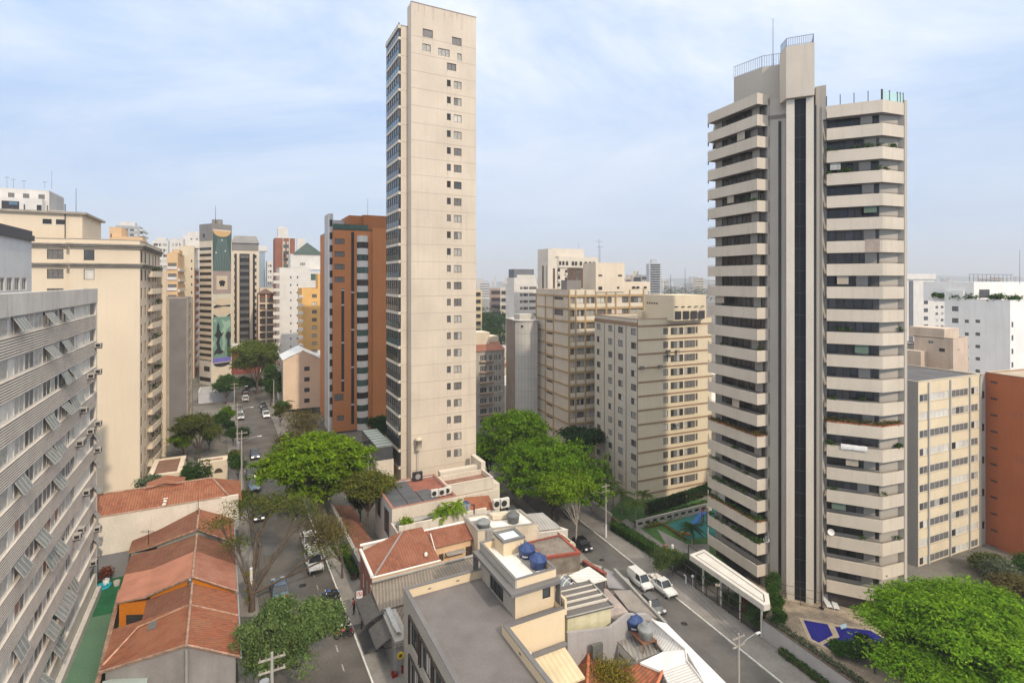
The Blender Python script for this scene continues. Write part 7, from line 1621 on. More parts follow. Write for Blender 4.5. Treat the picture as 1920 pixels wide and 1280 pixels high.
# ---------------------------------------------------------------- khaki apartment block
khaki = mat('khaki_render', (.66,.57,.42), .85, .05, .2, streak=.15, stain=(.36,.30,.2)); khaki_shade = mat('shaded_khaki_render', (.56,.515,.44), .85, .06, .2, streak=.15); brn = mat('brown_line', (.30,.20,.13), .85, .1)  # greyer khaki copy: shade of the side away from the sun, in its colour
def khaki_block():
 C = Vector((25.65,108.7)); wl = along(C, DR, 1115); wr = 19.5; zt = ZP(599,108.7); z0 = -10; P3 = 2.87
 A = C+DR*wl; B = C+ER*wr; u = lambda px: along(C, ER, px)
 rows = [zt-1.95-P3*i for i in range(13)]; lo = []; ro = []; rs = random.Random(8)
 cl = []
 for a, c in ((1119,1126),(1140.5,1148),(1159,1168),(1183,1193)):
  cl.append((wl-along(C,DR,a), wl-along(C,DR,c)))
 for i, z in enumerate(rows):
  if i > 11: break
  for a, c in cl: lo.append((a, c, z-1.35, z, pick(rs, ['two_half','two_dshut','two_dshut','two_dim','two_mix'])))
  ro.append((u(1243.5), u(1252.5), z-1.35, z, pick(rs, ['two_shut','two_dim','two_mix','two_dshut']))); ro.append((u(1257.5), u(1281), z-1.5, z-.0, 'four_mix')); ro.append((u(1283), u(1303), z-1.5, z, pick(rs, ['three_mix','three_dim']))); ro.append((u(1304), u(1308), z-1.4, z, 'one_dim'))
 t = building('khaki_block', 'khaki twelve storey block with brown floor lines, nearest the garden beyond the balconied tower', 'building', [A, C, B, B+DR*wl], z0, zt, {0: lo, 1: ro}, [khaki_shade, khaki], gravel, par=.35, cap=brn, group=GB, rec=.16, fm=frame_b, maxwin=96, alt=(1,))
 part(t, 'floor_line', brn, lambda b: ([b.fbox(C, ER, 0, wr, .0, .07, zt-1.55-P3*i, zt-1.2-P3*i) for i in range(13)], b.fbox(A, -DR, 0, wl, 0, .06, zt-1.5, zt-.7)))
 part(t, 'pipe', brn, lambda b: [b.fbox(A, -DR, wl-along(C,DR,px)-.07, wl-along(C,DR,px)+.07, .0, .08, z0, zt-1.5) for px in (1133.5, 1152.5, 1174)]+[b.fbox(A, -DR, wl-.16, wl+.05, 0, .06, z0, zt)])
 for i in range(13): part(t, 'window_surround', mat('cream_band', (.60,.52,.36), .85, .05), lambda b: b.fbox(C, ER, u(1255), u(1310), .003, .05, zt-1.95-P3*i-1.75, zt-1.95-P3*i-1.52))
 # roof house
 p0 = C+ER*1.5+DR*4.5; z1 = ZP(553, 112)
 part(t, 'roof_house', khaki, lambda b: b.prism([D(1262,109.9), D(1324,114), D(1324,114)+DR*8, D(1262,109.9)+DR*9.5], zt-.4, z1))
 part(t, 'roof_house_window', glass_br, lambda b: ([b.fbox(D(1262,109.9), ER, .5+2.1*i, 2.1+2.1*i, .01, .06, zt-.1, zt+1.6) for i in range(4)], [b.fbox(D(1262,109.9), ER, .4+1.75*i, 1.3+1.75*i, .01, .05, zt+2.4, zt+2.6) for i in range(5)]))
 part(t, 'vent', glass_br, lambda b: [b.fbox(D(1262,109.9)+DR*9.5, -DR, .9+.8*i, 1.4+.8*i, .01, .05, zt+2.9, zt+3.2) for i in range(5)])
 part(t, 'roof_hatch', khaki, lambda b: b.box(V3(D(1203,118),zt-.3), V3(ER*1.8,0), V3(DR*1.5,0), (0,0,1.5)));
 for px, py in ((1251,660),(1268,660),(1251.5,668),(1202,690),(1236,688),(1266,797)): aircon(C+ER*u(px), ER, ZP(py, 108.7+.397*u(px)), t)
 part(t, 'ground_floor', mat('pale_khaki', (.58,.50,.36), .85, .06), lambda b: (b.fbox(C, ER, .2, wr, .003, .1, z0, zt-1.2-P3*13.0), [b.fbox(C, ER, 4.8+1.3*i, 5.9+1.3*i, .1, .13, zt-2.2-P3*13, zt-1.75-P3*13) for i in range(5)]))
 b = MB(); b.fbox(C, ER, .3, 2.2, .1, .16, z0, zt-2.6-P3*13.0); b.build('door', greys, t)
 return t
khaki_block()
# ---------------------------------------------------------------- gridded block behind
gridw = mat('grid_panel', (.64,.56,.45), .85, .06, .25, streak=.12); gridb = mat('grid_tan_frame', (.40,.28,.15), .85, .08); gridl = mat('grid_grey_panel', (.58,.51,.42), .85, .06)
def grid_block():
 C = D(1067,128.); wl = along(C, DR, 1005); u = lambda px: along(C, ER, px); wr = u(1215); zt = ZP(544,128); z0 = -10; P3 = 3.07; A = C+DR*wl
 cx_ = [1067,1079,1097,1117,1136.5,1154,1180,1206]; cu = [u(x) for x in cx_]; rs = random.Random(5); ro = []
 for i in range(13):
  z = zt-1.75-P3*i
  for j in range(7):
   a, c = cu[j]+.35, cu[j+1]-.3
   if j in (4,5) and i < 4:
    if j == 4: ro.append((a, a+(c-a)*.6, z-1.5, z-.05, 'two_dim'))
    if j == 5: ro.append((a+(c-a)*.45, c, z-1.5, z-.05, 'two_dim'))
    continue
   ro.append((a, c, z-1.5, z-.05, pick(rs, ['two_dim','two_mix','two_shut','two_curtain','two_dshut','three_mix'])))
 lo = []
 ul = lambda px: wl-along(C, DR, px)
 for i in range(13):
  z = zt-1.75-P3*i
  if i >= 2: lo.append((ul(1024.5), ul(1036), z-.55, z-.05, 'four_dim'))
  else: lo.append((ul(1039), ul(1056), z-1.5 if i else z-.7, z, 'four_dim'))
 t = building('gridded_block', 'pale block framed by a grid of tan piers and floor lines, behind the khaki block', 'building', [A, C, C+ER*wr, C+ER*wr+DR*wl], z0, zt, {0: lo, 1: ro}, gridl, gravel, par=.5, cap=gridl, group=GB, rec=.25, fm=frame_d, maxwin=95)
 part(t, 'pier', gridb, lambda b: [b.fbox(C, ER, x-.17, x+.17, -.02, .28, z0, zt) for x in cu]+[b.fbox(A, -DR, x-.16, x+.16, -.02, .16, z0, zt-1.1) for x in (.2, ul(1023), ul(1038), wl-.1)])
 part(t, 'floor_line', gridb, lambda b: [b.fbox(C, ER, 0, wr, 0, .22, zt-1.65-P3*i, zt-1.2-P3*i) for i in range(14)]+[b.fbox(A, -DR, 0, wl, 0, .14, zt-1.6-P3*i, zt-1.25-P3*i) for i in range(14)])
 part(t, 'front_panel', mat('grid_light_panel', (.62,.56,.46), .85, .06), lambda b: ([b.fbox(C, ER, cu[j]+.18, cu[j+1]-.18, .0, .12, zt-P3*i-1.2+(.03), zt-P3*i-.35+(.35 if i == 0 else 0)) for i in range(14) for j in range(7)]))
 z1 = ZP(493,134)
 p0 = D(1117,130.5)
 part(t, 'lift_tower', gridw, lambda b: b.prism([D(1093,138), p0, p0+ER*along(p0,ER,1171), p0+ER*along(p0,ER,1171)+DR*9], zt-.5, z1))
 part(t, 'lift_window', glass_br, lambda b: [b.fbox(p0, ER, along(p0,ER,x0), along(p0,ER,x1), .01, .06, ZP(y1,133), ZP(y0,133)) for x0,x1,y0,y1 in ((1122,1129,515,518),(1159,1166,515,518),(1122,1129,537,543),(1157,1161,537.5,541))])
 part(t, 'roof_annex', gridw, lambda b: b.prism([D(1171,136), D(1219,140), D(1219,140)+DR*6, D(1171,136)+DR*6], zt-.5, ZP(528,138)))
 part(t, 'dark_screen', greytop, lambda b: b.fbox(D(1063,131.5), ER, 0, 4.0, -3, 0, zt-.4, zt+2.4))
 part(t, 'roof_annex_window', glass_br, lambda b: [b.fbox(D(1171,136), ER, x, x+.9, .01, .06, ZP(541,138), ZP(537,138)) for x in (2.4,3.7,6.0)])
 return t
grid_block()
for px, Y, h in ((1123,134,6),(1125,135,4.5)): antenna(*D(px,Y), ZP(493,134), h, ['tall aerial on the lift tower of the gridded block','short aerial beside the tall one on the lift tower'][px == 1125])
for px, Y, y0, y1 in ((1246.5,112,552,526),(1257.5,114,552,514),(1284.5,114,552,502)): antenna(*D(px,Y), ZP(y0,112), (y0-y1)*.112, {1246.5:'short branched aerial on the khaki roof house',1257.5:'middle aerial on the khaki roof house',1284.5:'tallest aerial on the khaki roof house'}[px], yagi=px == 1246.5)
# ---------------------------------------------------------------- flats with a red roof and the curved grey block
t, A, Bq, zt, _ = blk('balcony_flats', 'grey flats with white glazed bays and a brown roof edge, beside the pale tower', (872, 946), 150, 660, z0=-10, pitch=3.05, wh=1.7, first=1.2, cols_=[(900,913,['four_glass']),(914,924,['three_mix']),(926,933,['two_dim']),(935,943.5,['two_mix'])], wall=mat('grey_flats', (.40,.37,.33), .85, .08, streak=.2), fm=white, dep=14, par=.1)
part(t, 'roof_edge', mat('brown_tile_edge', (.27,.12,.085), .9, .15), lambda b: b.poly([V3(A-DD*.4,zt), V3(Bq-DD*.4+E*.2,zt), V3(Bq+DD*4,zt+1.9), V3(A+DD*4,zt+1.9)]))
part(t, 'upper_wall', palecream, lambda b: (b.prism([A+DD*3+E*1, A+DD*3+E*9, A+DD*9+E*9, A+DD*9+E*1], zt, zt+5), b.prism([A+DD*4+E*9, Bq+DD*4, Bq+DD*9, A+DD*9+E*9], zt, zt+3.6)))
part(t, 'balcony', brn, lambda b: [b.fbox(A, E, along(A,E,899), along(A,E,924), 0, .8, zt-3.05*i-3.25, zt-3.05*i-2.95) for i in range(6)])
cg = mat('curved_grey_tile', (.50,.48,.45), .8, .06, .3, streak=.12);
def curved():
 Y = 140; c0, c1 = D(949,150), D(1008,141); zt = ZP(601,142); t = thing('curved_block', V3(c0,-10), 'grey block with a smooth rounded wall and faint square tiling, left of the gridded block', 'building', GB)
 b = MB(); n = 14; k0 = D(966,141)
 pts = [c0]+[k0.lerp(c1, i/n)+Vector((0,-1.0*math.sin(math.pi*i/n)**.8)) for i in range(n+1)]
 rows = [[V3(p,z) for p in pts[1:]] for z in (-10, zt)]; b.grid(rows, 0); b.poly([V3(c0,-10), V3(pts[1],-10), V3(pts[1],zt), V3(c0,zt)], 1); b.poly([V3(p,zt) for p in pts]+[V3(c1+Vector((0,9)),zt), V3(c0+Vector((2,6)),zt)], 0); b.build('wall', [cg, mat('shaded_side_wall', (.26,.225,.19), .9, .1)], t)  # side wall is darker: its shading is painted into the colour
 b = MB()
 for z in range(-8, int(zt), 3): b.path([V3(p+Vector((0,-.01)),z) for p in pts[1:]], .03, 4)
 for p in pts[1::2]: b.tube(V3(p,-10), V3(p,zt), .03, n=4)
 b.build('wall_joint', mat('grey_joint', (.30,.29,.28), .85, .1), t)
 b = MB(); b.path([V3(p,zt+.1) for p in pts], .3, 4); b.fbox(D(977,140), E, 0, 4.5, -4, -.8, zt, zt+1.7); b.build('roof_edge', cg, t)
 b = MB(); b.fbox(pts[5]+Vector((0,-.3)), E, 0, 3, -.5, .02, zt-1.6, zt-1.1); b.build('vent', glass_br, t); return t
curved()
t, A, Bq, zt, _ = blk('striped_flats', 'white flats with long window bands under a dark grey roof block', (964, 1012), 258, 533, z0=-10, pitch=3.3, wh=1.3, first=1.2, cols_=[(963,972,['three_dim']),(975,990,['four_mix']),(992,1006,['four_dim'])], wall=whiteb, dep=9)
part(t, 'roof_block', mat('slate_roof_block', (.16,.17,.185), .7, .1), lambda b: (b.fbox(A, E, along(A,E,966), along(A,E,1003), -7, -1, zt+2, zt+7.4)))
part(t, 'upper_wall', whiteb, lambda b: (b.fbox(A, E, along(A,E,965), along(A,E,1006), -8, -.3, zt-.4, zt+3.2), b.fbox(A, E, along(A,E,970), along(A,E,1006), -8, -.3, zt+3, zt+4.6)))
# white striped tower
C = D(1028, 220);
def striped_tower():
 zt = ZP(473,220); t = thing('striped_tower', V3(C,-10), 'white tower with brown vertical strips and many tiny balconies, rising behind the gridded block', 'building', GB)
 u = lambda px: along(C, E, px); A = C+DD*9-E*1.5
 sw_ = mat('striped_white', (.60,.55,.47), .85, .05)
 b = MB(); b.prism([C, C+E*u(1066), C+E*u(1066)+DD*2, C+E*u(1122)+DD*2, C+E*u(1122)+DD*22, C+DD*7], -10, zt-2.2); b.prism([D(1008,226), C, C+DD*6, D(1008,226)+Vector((3,6))], -10, ZP(482,224)); b.prism([C-E*.2-DD*.2, C+E*u(1041), C+E*u(1041)+DD*5, C-E*.2+DD*5], -10, zt+1.4); b.prism([C+E*u(1040)+DD*2, C+E*u(1100)+DD*2, C+E*u(1100)+DD*14, C+E*u(1040)+DD*14], zt-3, zt+1.9); b.prism([C+E*u(1046)-DD*.5, C+E*u(1122), C+E*u(1122)+DD*3, C+E*u(1046)+DD*3], zt-6.2, zt-1.6); b.build('wall', sw_, t)
 b = MB()
 for x0, x1 in ((1036.5,1040.5),(1063.5,1070),(1073.5,1080),(1085.5,1093)): b.fbox(C, E, u(x0), u(x1), .0, .08, -10, zt-6.5)
 P0 = D(1008,226); d0 = (C-P0).normalized(); b.fbox(P0, d0, (C-P0).length*.45, (C-P0).length*.58, .0, .08, -10, ZP(498,224)); b.fbox(P0, d0, (C-P0).length*.82, (C-P0).length*.92, .0, .08, -10, ZP(498,224)); b.build('dark_strip', mat('umber_strip', (.12,.075,.055), .8, .1), t)
 b = MB()
 for i in range(14):
  b.fbox(C, E, u(1045), u(1050), .0, .7, zt-9-3.1*i, zt-8-3.1*i); b.fbox(C, E, u(1059), u(1063), 0, .6, zt-9.3-3.1*i, zt-8.4-3.1*i)
 b.build('balcony', sw_, t)
 b = MB()
 for i in range(14): b.fbox(C, E, u(1045), u(1050), .0, .1, zt-8-3.1*i, zt-6.6-3.1*i); b.fbox(C, E, u(1059.5), u(1063), 0, .1, zt-8.4-3.1*i, zt-7.2-3.1*i)
 for x in (1047,1053,1060,1071,1077,1086,1095,1103,1110): b.fbox(C, E, u(x), u(x+4), .55, .6, zt-5.2, zt-3.6)
 b.build('window', glass_br, t); return t
striped_tower()
antenna(*D(1085,232), ZP(473,220), 5, 'thin mast on the white striped tower', yagi=False)
# ---------------------------------------------------------------- right side: banded yellow block, brick red block and those behind
yb_ = mat('yellow_band_render', (.65,.55,.39), .85, .06, .3, streak=.1); grw = mat('plain_grey_side', (.36,.345,.33), .88, .06, .2, streak=.12)
def banded():
 C = D(1722,84.); u = lambda px: along(C, ER, px); wr = u(1837); zt = ZP(716.5,84); P3 = 2.86; z0 = -10; wl = 12
 A = C+DR*wl; cx_ = [1722,1740.5,1781,1817.5,1837]; rs = random.Random(6); ro = []
 grp = [(1724,1739.5),(1744,1779),(1784.5,1815.5),(1821,1834)]
 for i in range(11):
  z = zt-1.95-P3*i
  for j, (a, c) in enumerate(grp):
   n = 'two_' if j in (0,3) else 'four_'; st = pick(rs, ['shut','mix','half','dim','mix','dim'])
   ro.append((u(a), u(c), z-1.25, z, n+st))
 t = building('banded_block', 'yellow banded block with rows of pale windows between thin grey piers', 'building', [A, C, C+ER*wr, C+ER*wr+DR*wl], z0, zt, {1: ro}, yb_, mat('dark_flat_roof', (.11,.11,.115), .9, .15), par=.12, cap=mat('pale_roof_edge', (.50,.44,.34), .85, .1), group=GB, fm=frame_w, maxwin=60, rec=.1)
 part(t, 'side_wall', grw, lambda b: b.fbox(A, -DR, -.0, wl, .0, .08, z0, zt+.05))
 part(t, 'pier', mat('grey_pier', (.42,.41,.39), .85, .06), lambda b: [b.fbox(C, ER, u(x)-.14, u(x)+.14, .0, .2, z0, zt-.2) for x in cx_[1:]])
 part(t, 'floor_line', mat('yellow_shadow_line', (.45,.35,.20), .85, .08), lambda b: [b.fbox(C, ER, .02, wr, .0, .04, zt-1.95-P3*i-1.33, zt-1.95-P3*i-1.25) for i in range(11)])
 part(t, 'ground_floor_opening', glass_br, lambda b: [b.fbox(C, ER, u(a)+.2, u(c)-.2, .0, .03, z0, zt-1.95-P3*10-2.4) for a, c in zip(cx_[:-1], cx_[1:])])
 return t
banded()
redb = mat('brick_red_render', (.38,.12,.05), .88, .06, .15, streak=.12, stain=(.2,.06,.03), fine=.06)
def red_block():
 A = D(1847.5,91.5); Wd = 24; zt = ZP(697.5,91.5); d = -DR; d = Vector((.30,-.954)); u0 = .0; P3 = 2.78
 ops = []
 uu = lambda px: along(A, d, px); Wd = uu(1932)
 for i in range(11): ops.append((uu(1857), uu(1870.5), zt-1.35-P3*i-.35, zt-1.35-P3*i, 'four_dim'))
 n = Vector((-d.y, d.x)); t = building('red_block', 'brick red blank walled block with one column of slit windows', 'building', [A, A+d*Wd, A+d*Wd+n*16, A+n*16], -10, zt, {0: ops}, redb, mat('sandy_roof', (.42,.35,.27), .95, .15, .5), par=.1, cap=mat('sandy_edge', (.45,.39,.31), .9, .1), group=GB, fm=frame_b, maxwin=30, rec=.2)
 part(t, 'side_strip', mat('grey_strip_wall', (.36,.34,.31), .88, .08), lambda b: b.prism([A-ER*1.15+DR*.0, A-DR*.02, A+DR*5, A-ER*1.15+DR*5], -10, zt-.25))
 part(t, 'window', glass_br, lambda b: [b.fbox(A-ER*1.15, ER, .15, .75, .01, .05, zt-3.2-P3*i-1.2, zt-3.2-P3*i) for i in range(0,11,2)])
 for (px, py) in ((1900,800),(1905,885)): part(t, 'wall_patch', mat('faded_red_patch', (.34,.115,.06), .9, .15, 2.), lambda b: b.fbox(A, d, uu(px), uu(px)+1.2, .003, .012, ZP(py,82), ZP(py,82)+1.0))
 return t
red_block()
pinkc = mat('pinkish_cream', (.56,.46,.37), .88, .1, .4, streak=.4, stain=(.32,.26,.21))
C = D(1787,104)
A_ = C+DR*7; t = building('roof_tower_house', 'small weathered cream block with a stepped top, behind the yellow banded block', 'building', [A_, C, C+ER*5.2, C+ER*5.2+DR*7], -10, ZP(635,104), {0: [(2.6,3.6,ZP(646,106),ZP(640,106),'two_dim')], 1: [(1.4,2.2,ZP(657,105),ZP(654,105),'two_dim')]}, pinkc, concrete, par=.2, group=GB, maxwin=10)
part(t, 'upper_block', pinkc, lambda b: b.prism([A_+DR*1, C+DR*1.5, C+ER*5.0+DR*1.5, C+ER*5+DR*8], ZP(637,104), ZP(616,106))); part(t, 'lower_block', pinkc, lambda b: b.fbox(A_, -DR, -3, 2.5, 0, 2.2, -10, ZP(658,108)))
part(t, 'window', glass_br, lambda b: b.fbox(A_, -DR, 4.6, 5.6, .01, .05, ZP(661,104), ZP(655,104)))
t, A, Bq, zt, _ = blk('small_white_block', 'small plain white block wedged beside the balconied tower, above the dark flat roof', (1690, 1730), 112, 646, z0=-10, cols_=[(1700,1704,['two_dim'])], first=1.5, n=1, wall=whiteb, d=ER, par=.1, cap=darkmetal)
t, A, Bq, zt, _ = blk('slim_white_tower', 'white tower with a dark vertical strip, right behind the balconied tower', (1692, 1751), 200, 522, z0=-10, pitch=3.1, wh=1.5, first=2.2, cols_=[(1732,1740,['two_glass'])], wall=whiteb, dep=16, d=ER)
part(t, 'dark_strip', mat('slate_strip', (.13,.14,.16), .6, .1), lambda b: b.fbox(A, ER, along(A,ER,1704), along(A,ER,1712), 0, .1, -10, zt-.8)); part(t, 'upper_block', whiteb, lambda b: (b.fbox(A, ER, along(A,ER,1696), along(A,ER,1753), -8, .4, zt-.3, zt+1.8),))
blk('far_white_block', 'low white block between the slim white tower and the roof garden block', (1751, 1774), 260, 566, z0=-10, pitch=3.2, wh=1.2, first=2, cols_=[(1754,1759),(1764,1769)], wall=whiteb, n=10, d=ER, dep=3)
# white block with roof garden
wgm = mat('big_white_wall', (.76,.75,.73), .85, .05, .2, streak=.2, stain=(.40,.38,.35))
C = D(1894,132.); wl = along(C, DR, 1771); A = C+DR*wl; zt = ZP(563.5,132); ul = lambda px: wl-along(C,DR,px)
ops = []
for z0_, h, sel in ((574,9,1),(596,9,1),(599,6,2),(623,6,2),(646,6,2),(669,6,2),(692,6,2)):
 for c in (((1785,1797),) if sel == 1 else ((1809,1816.5),(1829,1837.5))):
  Yc = 132+.918*along(C,DR,c[0]); ops.append((ul(c[0]), ul(c[1]), ZP(z0_+h,Yc), ZP(z0_,Yc), 'two_dim'))
ops2 = [(along(C,ER,1896.5), along(C,ER,1900), ZP(y+6,133), ZP(y-4,133), 'one_dim') for y in (607,632,657,682)]
t = building('white_garden_block', 'big plain white block with small windows and a garden on its roof', 'building', [A, C, C+ER*26, C+ER*26+DR*wl], -10, zt, {0: ops, 1: ops2}, wgm, concrete, par=.7, group=GB, fm=frame_d, maxwin=40)
part(t, 'roof_house', wgm, lambda b: (b.prism([C+DR*8+ER*1, C+DR*8+ER*26, C+DR*20+ER*26, C+DR*20+ER*1], zt-.7, zt+4.6), b.fbox(A, -DR, 0, ul(1806), -8, -.02, zt-.5, zt+2.3)))
part(t, 'roof_opening', glass_br, lambda b: b.fbox(C+DR*8+ER*1, ER, 2.4, 7.2, .01, .06, zt+.4, zt+2.6)); part(t, 'roof_frame', darkmetal, lambda b: ([b.tube(V3(C+DR*9+ER*(1+2*i),zt+4.6), V3(C+DR*9+ER*(1+2*i),zt+6.6), .05, n=4) for i in range(11)], b.tube(V3(C+DR*9+ER,zt+6.6), V3(C+DR*9+ER*22,zt+6.6), .05, n=4)))
g = random.Random(9); lob = [( *(C+DR*g.uniform(1,18)+ER*g.uniform(.6,3.0)), zt+g.uniform(.2,1.0), 1.0,1.0,.9, 16) for i in range(9)]+[(*(C+ER*g.uniform(2,6)+DR*1.0), zt+.3,1.,.8,.7,14) for i in range(2)]
leaf_obj('roof_garden', leaves(lob, .35, 4, clump=12, spread=.4), midgreen, t, t.location)
antenna(*D(1912,140), zt+4, 9, 'tall mast on the white block with the roof garden', yagi=False)
# ---------------------------------------------------------------- far town, hills, park
GF = 'distant towers'
fw = [mat('far_wall_%s' % n, c, .85, .06, .02) for n, c in (('white',(.58,.57,.55)),('cream',(.55,.49,.41)),('grey',(.38,.38,.38)),('pink',(.50,.40,.34)))]
def fartower(name, label, px0, px1, Y, ytop, m, rows=8, top=True, cat='building'):
 A = D(px0,Y); W_ = (px1-px0)/F*Y; zt = ZP(ytop,Y); t = thing(name, V3(A,-12), label, cat, GF); b = MB(); b.abox(A.x,A.x+W_,Y,Y+W_*.9,-12,zt);
 if top: b.abox(A.x+W_*.25,A.x+W_*.7,Y+W_*.2,Y+W_*.6,zt,zt+5)
 b.build('wall', m, t); b = MB(); h = (zt+6)/rows
 for i in range(rows): b.abox(A.x+W_*.12,A.x+W_*.88,Y-.6,Y-.05,zt-h*(i+.75),zt-h*(i+.3))
 b.build('window_band', glass_br, t); return t
fartower('round_topped_tower', 'far grey tower of pale balconies standing alone on the skyline above the gridded block', 1217, 1240, 620, 494, mat('far_bluegrey', (.44,.46,.48), .8, .06), 22)
fartower('far_block', 'far block with an arched tan top just left of the lone grey tower', 1186, 1203, 640, 515.5, fw[1], 5); fartower('far_block', 'far grey block half hidden between the arched block and the lone grey tower', 1202, 1218, 700, 515, fw[2], 6, False)
fartower('far_block', 'far pinkish block low on the skyline above the lift tower annexe', 1172, 1188, 800, 521, fw[3], 5)
fartower('far_block', 'pale yellow block at the edge of the pale tower, in front of the park trees', 888, 903, 300, 544, mat('far_yellow', (.62,.52,.32), .85, .06), 9, False)
fartower('far_block', 'far brick coloured slab beyond the park trees', 918, 948, 520, 541, mat('far_brick', (.33,.24,.20), .85, .08), 5, False); fartower('far_block', 'far cream slab beside the brick slab beyond the park', 938, 958, 500, 541, fw[1], 5, False)
g = random.Random(21); b = MB(); b2 = MB()
for i in range(420):
 Y = g.choice([g.uniform(1100,2200), g.uniform(2000,4500)]); px = g.uniform(-200,2150); W_ = g.uniform(12,30); h = g.uniform(18,70)*(1.25 if Y > 2500 else .8)
 x = (px-CX)/F*Y; zb = -30; zt = zb+h+20
 zt = min(zt, H+Y*.009+g.uniform(-10,8)) if Y < 2500 else min(zt, H+Y*.0075)
 b.abox(x,x+W_,Y,Y+W_,zb,zt,g.randrange(4))
 n = int(h/6)
 if Y < 2300:
  for k in range(n): b.abox(x+1,x+W_-1,Y-.5,Y-.05,zt-4-6*k,zt-2-6*k,4)
struct('distant_city', b, fw+[glass_br], 'stuff')
hill = mat('wooded_hill', (.05,.075,.04), .95, .3, .004)
b = MB(); rows = []
for i, (Y, amp) in enumerate(((5200,.0),(5600,.8),(6200,1.0),(7000,.0))):
 r = []
 for k in range(61):
  x = -9000+18000*k/60; a = .5+.5*math.sin(k*.35)+.35*math.sin(k*.9+1)+.2*math.sin(k*2.1); r.append((x,Y,-30+amp*(40+52*max(0,a))+(90*amp*math.exp(-((k-45)/5)**2))))
 rows.append(r)
b.grid(rows); struct('hills', b, hill)
# park trees and red roofs in the gap
def mass(name, px0, px1, Y0, Y1, n, hgt, mtl, seed, z0=-10, kind='stuff'):
 g = random.Random(seed); lob = []
 for i in range(n):
  Y = g.uniform(Y0,Y1); px = g.uniform(px0,px1); p = D(px,Y); h = hgt*g.uniform(.6,1.1); lob.append((p.x,p.y,z0+h*.55,h*.45,h*.45,h*.5,26))
 v = leaves(lob, .9, seed, clump=10, spread=1.0); o = leaf_obj(name, v, mtl, None, (0,0,0)); o['kind'] = kind; return o
mass('far_wood', 893, 1010, 330, 480, 40, 24, dark, 31); mass('far_wood', 893, 960, 240, 300, 14, 12, midgreen, 32)
mass('far_wood', 1180, 1340, 900, 1600, 60, 26, dark, 33, z0=-5); mass('far_wood', 1690, 1800, 700, 1500, 40, 24, dark, 34)
mass('far_wood', 430, 640, 250, 420, 40, 14, dark, 35, z0=-2)
b = MB(); b.poly([(*D(895,395),-5), (*D(950,395),-5), (*D(950,430),-5), (*D(895,430),-5)]); struct('lawn', b, mat('dry_lawn', (.22,.22,.09), .95, .15))
g = random.Random(12)
LB = ['nearest','second nearest','third','fourth','fifth','sixth','seventh','eighth','farthest']
for i in range(9):
 Y = 195+i*11; C = D(g.uniform(893,930),Y); hip_house('far_house', LB[i]+' of the red tile roofed houses in the gap beside the pale tower', C, E, g.uniform(8,11), 9, -3, .5, offwhite, tile_d if i % 2 else tile_o, z0=-10, group='red roofed houses in the gap')
# low buildings that fill the plots between the towers
g = random.Random(77); b = MB()
for (x, Y, w, d_, z) in ((-112,205,14,16,10),(-60,175,20,14,8),(-8,170,26,16,2),(30,170,24,18,4),(64,150,22,20,0),(95,120,20,20,-2),(75,190,30,20,2),(-30,230,40,20,4),(110,170,30,30,2)):
 b.prism([Vector((x,Y)), Vector((x,Y))+E*w, Vector((x,Y))+E*w+DD*d_, Vector((x,Y))+DD*d_], -10, z)
o = b.build('low_buildings', [offwhite]); o['kind'] = 'stuff'
C = D(372,156); polyblk('flat_roof_house', 'low grey flat roofed building at the foot of the mural tower', [C, C+E*9, C+E*9+DD*9, C+DD*9], -1, 3.2, greys, concrete, group='houses beyond the street')
# ---------------------------------------------------------------- trees and gardens
def crown(cx, cy, cz, rx, ry, rz, n, k, seed, q=.46, flat=.85):
 g = random.Random(seed); r = []
 for i in range(n):
  a = g.uniform(0, 2*math.pi); h = g.uniform(-.75, .95); w = math.sqrt(max(.05, 1-h*h))*g.uniform(.45, .95)
  f = q*g.uniform(.75, 1.2); r.append((cx+math.cos(a)*w*rx*.72, cy+math.sin(a)*w*ry*.72, cz+h*rz*.62, rx*f, ry*f, rz*f*flat, k))
 return r
def at(label, px, py, z0, pl, pr, ytop, m, seed, n=10, k=60, size=.2, bot=.3, spread=.4, group='street trees', tr=.22, name='tree', bk=None, ry=None, droop=.1, shell=.4, q=.46, off=0., cat='tree', clump=26):
 b = G(px, py, z0); Y = b.y; xc = ((pl+pr)/2-CX)/F*Y-b.x; rx = (pr-pl)/2*Y/F; zt = ZP(ytop, Y)-z0; zb = zt*bot; rz = (zt-zb)/2
 return tree(name, label, b, crown(xc, off, zb+rz, rx, ry or rx*.85, rz, n, k, seed, q), size, m, seed, tr, bk=bk, spread=spread, group=group, droop=droop, shell=shell, cat=cat, clump=clump)
at('big bright green street tree spreading over the upper street', 600, 965, 0, 478, 690, 806, bright, 1, 24, 62, .27, .08, tr=.4, spread=.38, clump=34)
B2_ = Vector((KL(58)-.8, 58, .13))
tree('tree', 'wide olive crowned tree with long bare brown limbs beside the stepped tile roofs', B2_, [(-5.0,3.2,7.9,2.6,2.2,.9,26),(-3.0,5.4,9.0,3.0,2.6,1.0,50),(0,5.6,9.2,3.2,2.6,1.0,62),(2.6,5.8,8.9,2.8,2.4,1.0,46),(-1.5,7.5,8.6,3.0,2.0,.9,44),(4.2,4.8,8.4,2.0,2.0,.9,24),(-2.8,2.0,6.4,1.6,1.4,.7,22),(8.6,1.8,5.2,2.6,1.8,1.0,16),(5.8,2.4,5.0,1.6,1.2,.9,9)], .13, olive, 2, .3, .42, up=.7, clump=22, spread=.42, shell=.3, group='street trees')
at('thin brownish tree over the parked white car', 642, 1083, .13, 560, 668, 962, brownleaf, 3, 12, 16, .12, .45, tr=.12, spread=.6, shell=.2)
